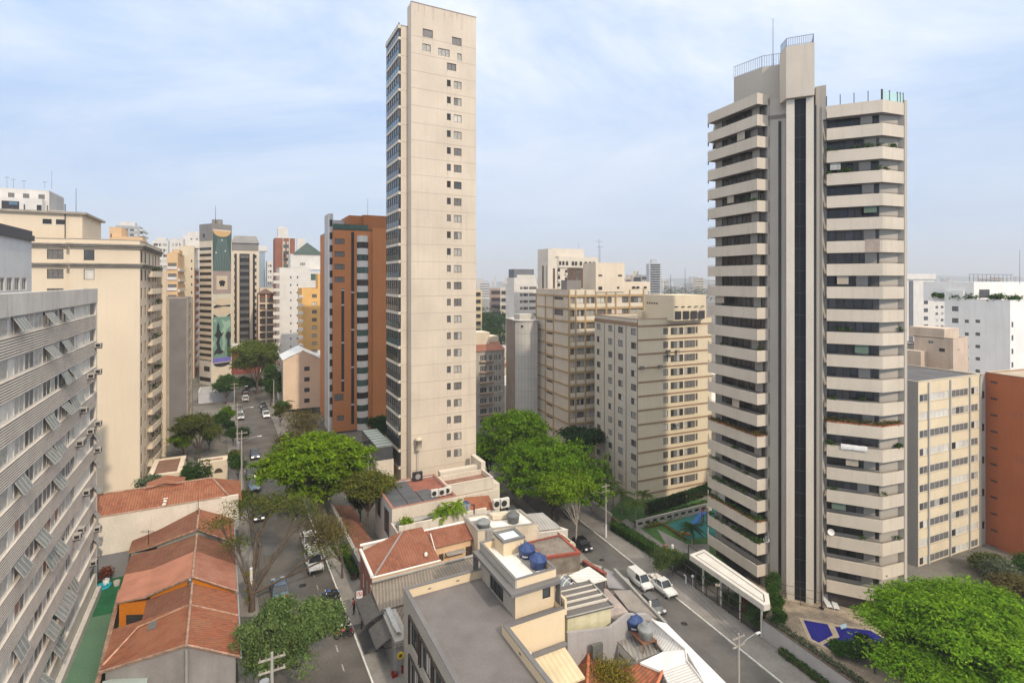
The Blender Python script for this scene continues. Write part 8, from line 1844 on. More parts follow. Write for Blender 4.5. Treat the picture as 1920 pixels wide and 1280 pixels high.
at('small yellow green tree beside the corner of the office', 690, 985, 0, 640, 740, 876, leafmat('yellow_green_leaf', (.09,.115,.02), (.17,.17,.03)), 4, 12, 40, .18, .38, tr=.14)
at('dark young tree inside the garden wall by the office', 676, 978, -1, 655, 690, 915, midgreen, 44, 6, 40, .18, .3, tr=.12)
tree('tree', 'grey green double crowned tree in the foreground of the upper street', (-22.1,47.2,.13), crown(1.0,0,4.3,3.4,3.4,3.3,15,55,5,.36)+crown(4.5,.6,5.0,2.6,2.6,2.2,11,50,6,.36)+[(4.2,-2.0,3.4,1.6,1.3,1.3,26)], .13, leafmat('foreground_leaf', (.07,.13,.036), (.19,.255,.085)), 5, .22, spread=.3, group='street trees')
at('tall olive tree closing the far end of the upper street', 482, 738, 0, 434, 522, 634, leafmat('end_tree_leaf', (.085,.12,.025), (.15,.19,.035)), 6, 15, 44, .35, .3, spread=.7, tr=.3)
at('dark tree low beneath the tall olive tree at the street end', 508, 762, 0, 494, 530, 680, midgreen, 7, 10, 34, .3, .15, spread=.6)
at('green tree in front of the base of the mural tower', 424, 758, 0, 398, 447, 702, midgreen, 8, 9, 34, .3, .25, spread=.5)
at('dark bushy row below the tall olive tree', 463, 735, 0, 440, 500, 703, dark, 9, 8, 24, .3, .05, spread=.6, name='bush', cat='bush')
at('low olive tree with bare stems behind the cream gatehouse', 372, 868, 0, 322, 418, 775, olive, 10, 12, 40, .18, .45, tr=.14)
at('bright topped small tree beside the cream garage roof', 350, 870, 0, 318, 362, 812, bright, 11, 6, 24, .18, .5, tr=.08); at('small green tree by the street in front of the grey blind block', 412, 826, 0, 398, 428, 770, midgreen, 12, 7, 30, .2, .3, tr=.1)
c = G(357, 936, 0)
tree('conifer', 'dense dark conifer of many pointed spires between the cream gatehouse and the tile roof', c, [(dx,dy,h*.5,r,r,h*.52,60) for dx,dy,h,r in ((0,0,5.6,.9),(-1.3,.2,4.4,.8),(1.2,.3,4.9,.8),(-2.2,-.3,3.0,.8),(2.2,0,3.6,.8),(.5,-.8,4.6,.8),(-.7,-.8,4.9,.7),(2.9,.2,2.4,.6),(-.3,.9,5.2,.7),(1.7,-.7,3.3,.8),(-1.6,1.5,6.2,.8),(.3,1.6,7.0,.9),(1.9,1.4,6.0,.8))], .16, leafmat('conifer_leaf', (.022,.06,.012), (.05,.105,.022)), 13, .15, .2, up=.9, clump=16, spread=.16, shell=.3, cat='conifer')
at('small pale leaved tree against the foot of the cream tower', 278, 948, 0, 254, 304, 888, greyleaf, 14, 8, 26, .18, .2, tr=.09)
at('tall dark green tree mass close to the right edge of the pale tower', 962, 925, ZR, 886, 1050, 764, fresh, 15, 20, 50, .3, .2, spread=.55, tr=.35)
at('dark tree in the shade under the tall dark green tree', 915, 900, ZR, 893, 945, 815, dark, 16, 7, 45, .3, .1, spread=.5)
at('bright green street tree with a broad crown before the khaki block', 1037, 975, ZR, 918, 1156, 822, fresh, 17, 26, 48, .27, .16, spread=.4, tr=.32, clump=34)
at('slender bright tree with a pale trunk by the parked black car', 1081, 1022, ZR, 1000, 1126, 882, bright, 18, 13, 55, .22, .42, tr=.17, bk=bark_p)
at('flat dark crowned tree between the gridded block and the bright street tree', 1096, 905, ZR, 1042, 1146, 802, dark, 19, 11, 50, .28, .55, spread=.5)
at('dark tree squeezed between the orange tower and the pale tower', 712, 850, -2, 690, 730, 768, dark, 20, 7, 40, .25, .1)
at('dry brown sparse tree beyond the big bright street tree', 565, 838, 0, 520, 606, 765, brownleaf, 22, 11, 12, .2, .2, spread=.8, tr=.08, shell=.2)
at('dry brown bush at the kerb beyond the big bright street tree', 545, 845, 0, 515, 575, 810, brownleaf, 23, 8, 14, .2, .05, spread=.7, tr=.06, shell=.2, name='bush', cat='bush')
Bl = Vector((43.2, 52.5, DECK))
tree('tree', 'very large lime green spreading tree over the pool in the near corner', Bl, crown(.8, -.5, 8.2, 10.8, 9, 6.4, 62, 80, 24, .32, .42), .16, lime, 24, .5, .5, up=1.1, clump=26, spread=.36, shell=.35, droop=.25)
at('yellowing tree top poking up before the clay tile roofs', 1150, 1420, -6, 1090, 1215, 1246, leafmat('yellowing_leaf', (.16,.14,.02), (.24,.20,.03)), 25, 8, 24, .12, .55, tr=.12, spread=.5)
for i, (px, py, pl, pr, yt, m) in enumerate(((1612,1232,1588,1640,1193,dark),(1640,1262,1600,1690,1205,midgreen),(1590,1228,1560,1612,1205,hedgeleaf))):
 at(['round dark shrub at the corner of the larger pool','dark understorey shrub below the lime tree','clipped green shrub on the wall end by the pool'][i], px, py, DECK, pl, pr, yt, m, 70+i, 7, 40, .12, .05, spread=.25, tr=.07, name='shrub', group='shrubs round the pool deck', cat='shrub')
for i, (px, py, pl, pr, yt, m) in enumerate(((1850,1075,1828,1885,1040,olive),(1885,1100,1850,1925,1052,greyleaf),(1905,1140,1865,1950,1075,brownleaf),(1930,1100,1895,1960,1040,midgreen))):
 at(['olive shrub at the foot of the brick red block','grey leaved shrub in the strip by the brick red block','dry shrub nearest the lime tree','green shrub at the far edge beside the brick red block'][i], px, py, ZR, pl, pr, yt, m, 80+i, 9, 34, .18, .05, spread=.4, tr=.08, name='shrub', group='shrubs by the brick red block', cat='shrub')
for i, (px, py, h, nf, ln) in enumerate(((1165,965,4.2,13,3.0),(1192,985,4.0,14,3.0),(1150,950,4.6,12,2.8),(1207,962,3.6,12,2.6))): palm('palm', ['feathery palm nearest the utility pole','feathery palm at the end of the garden wall','tallest feathery palm beside the khaki block','feathery palm by the pale ground floor door'][i], G(px,py,ZR), h, nf, ln, palmleaf, 30+i, 'palms beside the khaki block')
palm('palm', 'dark low palm at the foot of the balconied tower by the playground', G(1298,1020,ZR), 2.6, 15, 2.4, dark, 36)
palm('palm', 'tall palm on the far pavement before the tan building', G(533,800,0), 6.0, 12, 2.6, midgreen, 37)
hedge_run('hedge', 'long clipped hedge along the pavement of the lower street', G(1148,992,ZR)+Vector((.3,0,0)), G(1256,1062,ZR)+Vector((.3,0,0)), 1.7, 1.5, hedgeleaf, 50, 22, .13)
at('tall loose bush where the clipped hedge meets the entrance fence', 1262, 1080, ZR, 1226, 1288, 1030, leafmat('loose_bush_leaf', (.06,.10,.02), (.11,.15,.045)), 51, 9, 50, .14, .05, tr=.06, name='bush', cat='bush', ry=1.3)
for i, (px, py, pl, pr, yt, m) in enumerate(((446,905,432,462,845,midgreen),(440,880,428,452,838,olive),(437,835,426,449,798,midgreen),(452,975,436,470,915,olive),(430,812,420,440,786,dark),(455,828,446,466,800,dark))): at('small tree on the left pavement, '+['beside the pale blue pickup','olive one beside the grey car','opposite the dry brown bush','half behind the wide olive crown','dark one nearest the blind block','dark one at the kerb past the moving car'][i], px, py, .13, pl, pr, yt, m, 110+i, 7, 26, .15, .25, spread=.35, tr=.08)
for i, (px, py, pl, pr, yt) in enumerate(((1330,1100,1312,1352,1072),(1372,1140,1356,1392,1112))): at(['dark shrub inside the gate beside the guard booth','dark shrub inside the gate under the middle of the canopy'][i], px, py, ZR, pl, pr, yt, dark, 120+i, 6, 30, .14, .05, spread=.25, tr=.05, name='shrub', cat='shrub', group='shrubs by the entrance canopy')
hedge_run('hedge', 'low hedge strip against the foot of the retaining wall', Vector((*(fy(64.5)-ER*.3),ZR+.13)), Vector((*(fy(57.5)-ER*.3),ZR+.13)), .7, .7, hedgeleaf, 52, 40, .09)
wp0, wp1 = Vector((*(p0_:=Vector((edge(67)+.7,67))),DECK+.2)), Vector((edge(53.5)+.7,53.5,DECK+.2))
hedge_run('planting', 'band of loose grey green plants along the top of the retaining wall', wp0, wp1, .9, .75, greyleaf, 53, 20, .12)
hedge_run('hedge', 'low hedge strip beside the garden wall of the upper street', Vector((KR(71)+2.7,71,.13)), Vector((KR(64)+2.7,64,.13)), .7, 1.0, hedgeleaf, 54, 34, .1)
for i, (px, py, pl, pr, yt, m, z) in enumerate(((1452,1150,1442,1466,1092,hedgeleaf,DECK),(1418,1180,1396,1440,1128,midgreen,ZR),(1448,1128,1438,1462,1070,midgreen,DECK),(1404,1150,1392,1416,1118,redleaf,ZR),(1460,1175,1450,1470,1140,hedgeleaf,DECK))):
 at(['upright hedge plant beside the tip of the canopy','green shrub under the pointed end of the canopy','tall shrub against the balconied tower behind the canopy tip','red leaved shrub inside the entrance fence','small hedge plant where the pool deck begins'][i], px, py, z, pl, pr, yt, m, 90+i, 7, 36, .12, .02, spread=.22, tr=.06, name='shrub', cat='shrub', group='shrubs by the entrance canopy')
# garden and playground beyond the hedge
grass = mat('garden_lawn', (.05,.12,.025), .95, .25, 1.2, fine=.3)
b = MB(); b.poly([V3(p, ZR+.02) for p in (G(1120,985,ZR).xy, G(1262,1070,ZR).xy, G(1400,1060,ZR).xy, G(1400,940,ZR).xy, G(1170,930,ZR).xy)]); struct('lawn', b, grass)
b = MB(); b.poly([V3(p, ZR+.05) for p in (G(1232,992,ZR).xy, G(1268,1052,ZR).xy, G(1330,1052,ZR).xy, G(1330,1020,ZR).xy, G(1288,1020,ZR).xy)]); b.poly([V3(p, ZR+.05) for p in (G(1160,980,ZR).xy, G(1235,1030,ZR).xy, G(1245,1022,ZR).xy, G(1175,972,ZR).xy)]); struct('garden_path', b, paving)
b = MB(); b.poly([V3(p, ZR+.06) for p in (G(1246,985,ZR).xy, G(1290,1012,ZR).xy, G(1345,1005,ZR).xy, G(1345,950,ZR).xy)]); struct('playground_floor', b, mat('teal_rubber', (.02,.13,.125), .9, .2, .8))
hedge_run('hedge', 'yellow green low hedge on the pavement side of the playground', G(1242,984,ZR), G(1285,1012,ZR), .6, .5, yellowleaf, 55, 30, .1); hedge_run('hedge', 'short yellow green hedge in front of the low pierced wall', G(1210,990,ZR), G(1238,984,ZR), .7, .5, yellowleaf, 56, 30, .1)
hedge_run('hedge', 'dark shrub row against the khaki block', G(1212,965,ZR), G(1330,925,ZR), 1.0, 2.0, dark, 57, 22, .16); hedge_run('planting', 'bright ground cover in front of the dark shrub row', G(1205,982,ZR), G(1330,948,ZR), 2.6, .6, hedgeleaf, 58, 9, .16)
pw = mat('pierced_wall_render', (.42,.39,.35), .9, .1)
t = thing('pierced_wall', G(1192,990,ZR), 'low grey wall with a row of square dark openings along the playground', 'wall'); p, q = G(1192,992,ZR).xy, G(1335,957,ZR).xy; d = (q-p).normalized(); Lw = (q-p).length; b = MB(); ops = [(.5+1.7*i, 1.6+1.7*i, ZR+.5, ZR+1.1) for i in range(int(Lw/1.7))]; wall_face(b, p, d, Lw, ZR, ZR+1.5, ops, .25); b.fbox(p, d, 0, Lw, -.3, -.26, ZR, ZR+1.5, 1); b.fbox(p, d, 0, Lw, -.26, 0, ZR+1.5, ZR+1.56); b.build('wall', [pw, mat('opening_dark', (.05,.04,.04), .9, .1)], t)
t = thing('playground_slide', G(1318,972,ZR), 'bright blue slide with a red post half hidden by the balconied tower', 'slide'); c = G(1316,985,ZR); b = MB(); b.box(c+Vector((0,0,1.9)), (1.2,.6,0), (-.4,.8,0), (0,0,.15)); b.box(c+Vector((-1.6,-1.0,.2)), (1.7,1.0,1.7), (-.4,.8,0), (0,0,.15)); b.build('chute', mat('blue_plastic', (.015,.12,.42), .4, .08), t); b = MB(); [b.tube(c+Vector((x,y,0)), c+Vector((x,y,3.0)), .09, n=6) for x, y in ((0,0),(1.2,.6),(.8,1.3))]; b.build('post', mat('red_plastic', (.30,.02,.02), .5, .1), t)
b = MB(); c = G(1275,1000,ZR+.1); b.box(c, (1.4,-.9,0), (.2,.3,0), (0,0,.35)); solo('play_bench', b, mat('orange_plastic', (.45,.13,.04), .5, .1), 'orange low play block on the teal playground floor', 'play block')
t = thing('garden_wall', G(1138,975,ZR), 'pale garden wall with a brick end by the palms', 'wall'); b = MB(); p, q = G(1132,985,ZR).xy+ER*0, G(1170,1000,ZR).xy; p = Vector((RR(104)+4.7,104)); b.fbox(p, -DR, 0, 6.5, -.25, 0, ZR, ZR+2.1); b.build('wall', offwhite, t); b = MB(); b.fbox(p, -DR, 6.503, 9.2, -.25, 0, ZR, ZR+1.7); b.build('brick_end', mat('brown_brick_wall', (.22,.13,.10), .9, .15), t)
# wall and brick path along the upper street
t = thing('garden_wall', V3((KR(81)+3.3,81),0), 'grey rendered garden wall along the pavement of the upper street', 'wall'); p, q = Vector((KR(86)+3.3,86)), Vector((KR(64.5)+3.3,64.5)); d = (q-p).normalized(); b = MB(); b.fbox(p, d, 0, (q-p).length, -.3, 0, -1, 1.9); b.build('wall', mat('mottled_grey_wall', (.32,.31,.30), .9, .15, .8, streak=.4), t); b = MB(); b.fbox(p, d, 0, (q-p).length, -.36, .06, 1.903, 2.02); [b.fbox(p, d, u, u+.5, -.4, .1, -1, 2.3) for u in (11.5, 21.5)]; b.build('coping', concrete, t)
b = MB(); b.poly([V3(p,.05), V3(q,.05), V3(q+E*4,-1.2), V3(p+E*4.5,-1.2)]); struct('brick_path', b, mat('red_brick_path', (.24,.11,.07), .95, .2, 1., fine=.25))
# cream garage roof and gatehouse with arches below the cream tower
def arch_house(name, label, pts, zt, z0, u0, u1, zs, ztop):
 t = thing(name, V3(pts[0], z0), label, 'building'); p, q = pts[0], pts[1]; d = (q-p).normalized(); b = MB(); n = 10
 um = (u0+u1)/2; arc_ = [(u0+(u1-u0)*i/n, zs+(ztop-zs)*math.sin(math.pi*i/n)**.5) for i in range(n+1)]; Lw = (q-p).length; P = lambda u, z, w=0: V3(p+d*u-Vector((d.y,-d.x))*w, z)
 b.poly([P(0,z0),P(u0,z0),P(u0,zt),P(0,zt)]); b.poly([P(u1,z0),P(Lw,z0),P(Lw,zt),P(u1,zt)])
 if zs > z0+1: b.poly([P(u0,z0),P(u1,z0),P(u1,zs),P(u0,zs)])
 for (a, za), (c, zc) in zip(arc_[:-1], arc_[1:]): b.poly([P(a,za),P(c,zc),P(c,zt),P(a,zt)]); b.poly([P(a,za),P(a,za,.4),P(c,zc,.4),P(c,zc)])
 for i in range(1, len(pts)): j = (i+1)%len(pts); b.poly([V3(pts[i],z0),V3(pts[j],z0),V3(pts[j],zt),V3(pts[i],zt)])
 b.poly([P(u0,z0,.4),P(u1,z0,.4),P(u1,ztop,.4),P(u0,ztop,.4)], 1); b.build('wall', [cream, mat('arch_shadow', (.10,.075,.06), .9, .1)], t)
 b = MB(); ii = inset(pts, .75); m = len(pts)
 for i in range(m): j = (i+1)%m; b.poly([V3(pts[i],zt+.1),V3(pts[j],zt+.1),V3(ii[j],zt+.1),V3(ii[i],zt+.1)]); b.poly([V3(pts[i],zt),V3(pts[j],zt),V3(pts[j],zt+.1),V3(pts[i],zt+.1)]); b.poly([V3(ii[j],zt-.1),V3(ii[i],zt-.1),V3(ii[i],zt+.1),V3(ii[j],zt+.1)])
 b.build('roof_rim', cream, t); b = MB(); b.poly([V3(p_,zt-.08) for p_ in ii]); b.build('roof', mat('brown_gravel', (.20,.11,.075), .95, .15, 1., fine=.2), t)
g0, g1 = G(276,893,4).xy, G(337,889,4).xy; g1 = g0+E*((g1-g0).length); arch_house('garage_house', 'cream garage with a brown gravel roof and an arched opening', [g0, g1, g1+DD*9.5, g0+DD*9.5], 3.9, 0, 1.6, g1.x-g0.x-.3, 1.6, 2.7)
g0 = G(370,869,4.4).xy; arch_house('gatehouse', 'small cream gatehouse with an arched dark window by the upper street', [g0, g0+E*4.6, g0+E*4.6+DD*2.8, g0+DD*2.8], 4.3, 0, 2.5, 3.9, 2.3, 3.1)
t = thing('garden_fence', G(400,935,0), 'grey metal fence bars along the pavement before the gatehouse', 'fence'); b = MB(); p = Vector((KL(96)-2.9,96)); [b.tube(V3(p-DL*.9*i,0), V3(p-DL*.9*i,2.2), .04, n=4) for i in range(20)]; b.tube(V3(p,2.1), V3(p-DL*17.2,2.1), .04, n=4); b.build('bars', greymetal, t); b = MB(); b.fbox(p-EL*.3, -DL, 0, 17.2, -.2, 0, 0, .5); b.build('base', offwhite, t)
for i, (px, py, pl, pr, yt, m) in enumerate(((392,842,374,412,792,midgreen),(344,850,326,362,806,olive),(425,800,412,438,762,fresh),(525,800,508,548,752,olive))): at('small tree '+['behind the low grey roofed building','among the bare stems beside the blind block','at the far kerb by the two parked cars','mixed with the palm before the tan building'][i], px, py, 0, pl, pr, yt, m, 140+i, 7, 28, .18, .2, spread=.35, tr=.08)
# ---------------------------------------------------------------- vehicles
tyre = blackrub; chrome = mat('wheel_alloy', (.42,.42,.43), .35, .1, metal=.7); carglass = glassmat('car_glass', (.025,.03,.035), .06, .2, .7); lampm = mat('headlight_lens', (.62,.63,.64), .15, .05, spec=.8); tail = mat('tail_light', (.30,.012,.01), .2, .05, spec=.7); trimm = mat('black_trim', (.025,.025,.027), .5, .1)
def paint(n, c): return mat('car_paint_'+n, c, .25, .03, spec=.6)
SHAPE = dict(  # length, width, sill, beltline, roof, bonnet tail x, screen base x, roof front x, roof rear x, rear glass base x
 hatch=(3.95,1.68,.25,.90,1.48,1.95,1.05,.35,-1.45,-1.88), sedan=(4.4,1.72,.25,.90,1.45,2.2,1.05,.35,-1.05,-1.65), suv=(4.4,1.82,.32,1.05,1.70,2.2,1.15,.5,-1.75,-2.15), van=(4.3,1.75,.28,1.05,1.85,2.15,1.35,.75,-2.05,-2.14), pickup=(5.1,1.8,.35,1.05,1.75,2.55,1.3,.7,-.35,-.6))
def car(kind, colour, pos, head, label, group='cars on the streets', load=None):
 L_, W_, zs, zb, zr, xf, xs, x1, x2, x3 = SHAPE[kind]; hw = W_/2
 t = thing({'van':'delivery_van','pickup':'pickup_truck'}.get(kind, 'parked_car'), pos, label, {'van':'van','pickup':'pickup'}.get(kind, 'car'), group, math.atan2(head[1], head[0])); pm = paint(*colour)
 ob = lambda nm, b, m, par=t: b.build(nm, m, par, off=(0,0,0))
 b = MB(); xr = -L_/2; prof = [(xf,zs+.05,.86),(xf+.05,zs+.3,.92),(xf-.05,zb-.22,.92),(xf-.35,zb-.12,.97),(xs,zb,1),(0,zb,1.0),(x3,zb,1.0),(xr+.1,zb-.05,.96),(xr,zb-.3,.93),(xr+.02,zs+.1,.88)]
 rows = []
 for x, z, f in prof:
  h = hw*f; zl = zs+.02
  rows.append([(x,-h*.96,zl), (x,-h,zl+.18), (x,-h*.99,max(z-.12,zl+.2)), (x,-h*.88,max(z,zl+.22)), (x,h*.88,max(z,zl+.22)), (x,h*.99,max(z-.12,zl+.2)), (x,h,zl+.18), (x,h*.96,zl)])
 b.grid(rows, 0, False, True); b.poly(rows[0]); b.poly(list(reversed(rows[-1]))); b.poly([(p[0],p[1],p[2]) for r in (rows[0],) for p in (r[0],r[-1])]+[rows[-1][-1], rows[-1][0]]);
 hr = hw*.74; hb = hw*.88
 b.poly([(x1,-hr,zr),(x1,hr,zr),(x2,hr,zr-.02),(x2,-hr,zr-.02)]);
 for s in (-1,1):   # roof pillars
  for a, c in (((xs,s*hb,zb),(x1,s*hr,zr)), ((x3,s*hb,zb),(x2,s*hr,zr-.02)), ((-.15,s*hb,zb),(-.2,s*hr,zr))): b.tube(a, c, .05, n=4)
  b.tube((x1,s*hr,zr),(x2,s*hr,zr-.02),.045,n=4)
 if kind == 'van':
  for s in (-1,1): b.poly([(-.2,s*(hb+.02),zb),(x3,s*(hb+.02),zb),(x2,s*(hr+.02),zr-.03),(-.2,s*(hr+.02),zr-.01)])
 if kind == 'pickup':
  b.fbox((0,0),(1,0),x3,-.62,-hb,hb,zb,zb+.02); [b.abox(xr+.05,x3-.05,s*hw*.97-.05,s*hw*.97+.05,zb-.05,zb+.12) for s in (-1,1)]
 ob('body', b, pm)
 def pane(nm, q): b = MB(); b.poly(q); ob(nm, b, carglass)
 pane('windscreen', [(xs-.02,-hb*.94,zb+.03),(xs-.02,hb*.94,zb+.03),(x1+.05,hr*.95,zr-.04),(x1+.05,-hr*.95,zr-.04)]); pane('rear_window', [(x3+.02,hb*.92,zb+.04),(x3+.02,-hb*.92,zb+.04),(x2-.03,-hr*.93,zr-.06),(x2-.03,hr*.93,zr-.06)])
 for s in (-1,1): pane('side_window', [(xs-.1,s*hb,zb+.03),(x3+.1,s*hb,zb+.03),(x2+.05,s*hr,zr-.07),(x1-.05,s*hr,zr-.05)])
 for x in (xf-.78, xr+.75):
  for s in (-1,1):
   b = MB(); b.tube((x,s*(hw-.2),.31),(x,s*(hw+.01),.31),.31,n=14); w = ob('wheel', b, tyre); b = MB(); b.tube((x,s*(hw+.005),.31),(x,s*(hw+.025),.31),.19,n=10); ob('rim', b, chrome, w)
 for s in (-1,1):
  b = MB(); b.box((xf-.28,s*hw*.58-.2,zb-.36),(.33,0,0),(0,.4,0),(-.1,0,.2)); ob('headlight', b, lampm); b = MB(); b.abox(xr-.02,xr+.1,s*hw*.72-.12,s*hw*.72+.12,zb-.35,zb-.08); ob('tail_light', b, tail); b = MB(); b.abox(xs-.35,xs-.2,s*(hw+.02),s*(hw+.2),zb,zb+.14) if s > 0 else b.abox(xs-.35,xs-.2,-hw-.2,-hw-.02,zb,zb+.14); ob('mirror', b, pm)
 b = MB(); b.abox(xf-.02,xf+.07,-hw*.8,hw*.8,zs+.05,zs+.27); b.abox(xr-.05,xr+.05,-hw*.85,hw*.85,zs+.08,zs+.27); ob('bumper', b, trimm)
 return t
rd = lambda d: (d.x, d.y)
wht = ('white',(.66,.66,.65)); slv = ('silver',(.36,.37,.38)); blk_ = ('black',(.012,.012,.014)); nvy = ('slate_blue',(.06,.08,.11)); gry = ('grey',(.13,.135,.14)); blu = ('pale_blue',(.13,.19,.27))
LR = lambda y, dx: Vector((RR(y)+dx, y, ZR)); UR = lambda y, dx: Vector((KL(y)+dx, y, 0))
car('van', wht, LR(79.0,-2.75), rd(-DR), 'small white van beside the loaded pickup on the lower street')
pk = car('pickup', wht, LR(77.6,-.55), rd(-DR), 'white pickup with a load of white sacks, half on the pavement of the lower street')
b = MB(); g = random.Random(4); mk = Matrix.Translation(pk.location) @ Matrix.Rotation(pk.rotation_euler.z, 4, 'Z')
for i in range(16):
 c = Vector((g.uniform(-2.3,-.85), g.uniform(-.6,.6), 1.12+g.uniform(0,.35))); b.lathe(mk @ c, [(.05,-.2),(.3,-.1),(.32,.05),(.18,.2),(.03,.22)], 7)
solo('sacks', b, mat('white_sack', (.56,.52,.47), .8, .2, 4.), 'heap of pale sacks in the bed of the white pickup', 'sacks')
car('sedan', blk_, LR(90.2,-5.0), rd(-DR), 'black car parked by the slender tree with the pale trunk'); car('hatch', gry, LR(73.2,-4.9), rd(-DR), 'dark grey car half hidden behind the grey street parapet')
car('suv', slv, Vector((G(962,938,-4).x, G(962,938,-4).y, -7.2)), rd(-DR), 'grey car parked by the boxed units in the shade of the bright trees')
car('suv', wht, UR(67.2,7.6), rd(-DL), 'white car parked under the thin brownish tree'); car('hatch', wht, UR(72.5,7.9), rd(-DL), 'pale car just behind the white car under the thin brownish tree')
car('sedan', blu, UR(61.5,2.6), rd(DL), 'pale blue car behind the forked trunk of the wide olive tree'); car('hatch', ('charcoal',(.03,.032,.035)), UR(81.0,1.6), rd(-DL), 'dark car parked under the wide olive tree near the kerb')
car('sedan', nvy, UR(109.,2.9), rd(-DL), 'dark car driving down the upper street with bright headlights');
pt = car('pickup', blu, UR(92.5,1.7), rd(-DL), 'pale blue pickup parked by the poles on the upper street'); car('hatch', gry, UR(98.,1.5), rd(-DL), 'grey car parked just beyond the pale blue pickup')
car('suv', wht, UR(160.,3.4), rd(DL), 'white car alone in the roadway at the far end of the upper street')
for y, c, l in ((146,gry,'grey car farther up the left kerb of the upper street'),(139.5,slv,'silver car nearer of two at the left kerb of the upper street')): car('sedan', c, UR(y,1.2), rd(-DL), l)
for y, c, l in ((141,wht,'white car nearest of three at the far right kerb of the upper street'),(146,blk_,'black car in the middle of three at the far right kerb'),(151.5,gry,'dark grey car farthest of three at the far right kerb')): car('hatch', c, UR(y,8.0), rd(-DL), l)
car('suv', blk_, UR(168,3.8), rd(DL), 'black car crossing at the end of the upper street');
def motorbike(pos, head, col, label):
 t = thing('motorcycle', pos, label, 'motorcycle', 'motorcycles parked at the kerb', math.atan2(head[1], head[0])); ob = lambda nm, b, m: b.build(nm, m, t, off=(0,0,0)); pm = paint(*col)
 for x in (-.62,.66):
  b = MB(); rows = [[(x+math.cos(a)*(.29+.055*math.cos(q)), .055*math.sin(q), .33+math.sin(a)*(.29+.055*math.cos(q))) for q in [math.pi*2*j/6 for j in range(6)]] for a in [math.pi*2*i/16 for i in range(17)]]; b.grid(rows, 0, True); [b.tube((x,0,.33),(x+.28*math.cos(a),0,.33+.28*math.sin(a)),.014,n=4) for a in [i*math.pi/3 for i in range(6)]]; ob('wheel', b, tyre)
 b = MB(); b.path([(.66,.0,.33),(.52,0,.7),(.42,0,1.0)], .045, 5); b.path([(.42,0,.95),(-.1,0,.55),(-.62,0,.33)], .05, 5); b.abox(-.2,.25,-.14,.14,.28,.58); b.tube((.1,.17,.3),(-.7,.2,.38),.05,n=6); ob('frame', b, darkmetal)
 b = MB(); b.grid([[(.42,-.06,.9),(.42,0,.98),(.42,.06,.9)],[(.2,-.17,.82),(.2,0,1.0),(.2,.17,.82)],[(-.08,-.12,.78),(-.08,0,.86),(-.08,.12,.78)]]); b.grid([[(.4,-.05,.95),(.42,-.05,1.1)],[(.5,0,.95),(.5,0,1.12)],[(.4,.05,.95),(.42,.05,1.1)]]); b.abox(-.85,-.5,-.09,.09,.66,.74); b.abox(.5,.85,-.07,.07,.66,.7); ob('fairing', b, pm)
 b = MB(); b.abox(-.72,-.02,-.13,.13,.76,.86); ob('seat', b, tyre); b = MB(); b.path([(.3,-.36,1.06),(.42,-.1,1.02),(.42,.1,1.02),(.3,.36,1.06)], .022, 5); ob('handlebar', b, darkmetal); b = MB(); b.tube((.5,0,.93),(.58,0,.93),.09,n=8); ob('headlight', b, lampm)
 b = MB(); b.tube((0,.12,.3),(.05,.3,.0),.02,n=4); ob('stand', b, darkmetal); return t
rd2 = Vector((-.93,-.36)); KP = lambda y, dx: Vector((KR(y)+dx, y, 0))
for y, c, l in ((60.6,('bike_blue',(.02,.10,.36)),'blue motorcycle by the kerb, farther of the pair up the street'),(60.0,blk_,'black motorcycle beside the blue one up the street'),(56.3,('bike_navy',(.02,.03,.13)),'navy motorcycle nearest the no parking sign'),(55.4,slv,'silver motorcycle next to the navy one'),(54.6,wht,'white motorcycle in the row by the awnings'),(53.8,('bike_red',(.34,.02,.015)),'red motorcycle at the near end of the row by the awnings')):
 motorbike(KP(y,-1.0), (rd2.x+.1*math.sin(y), rd2.y), c, l)
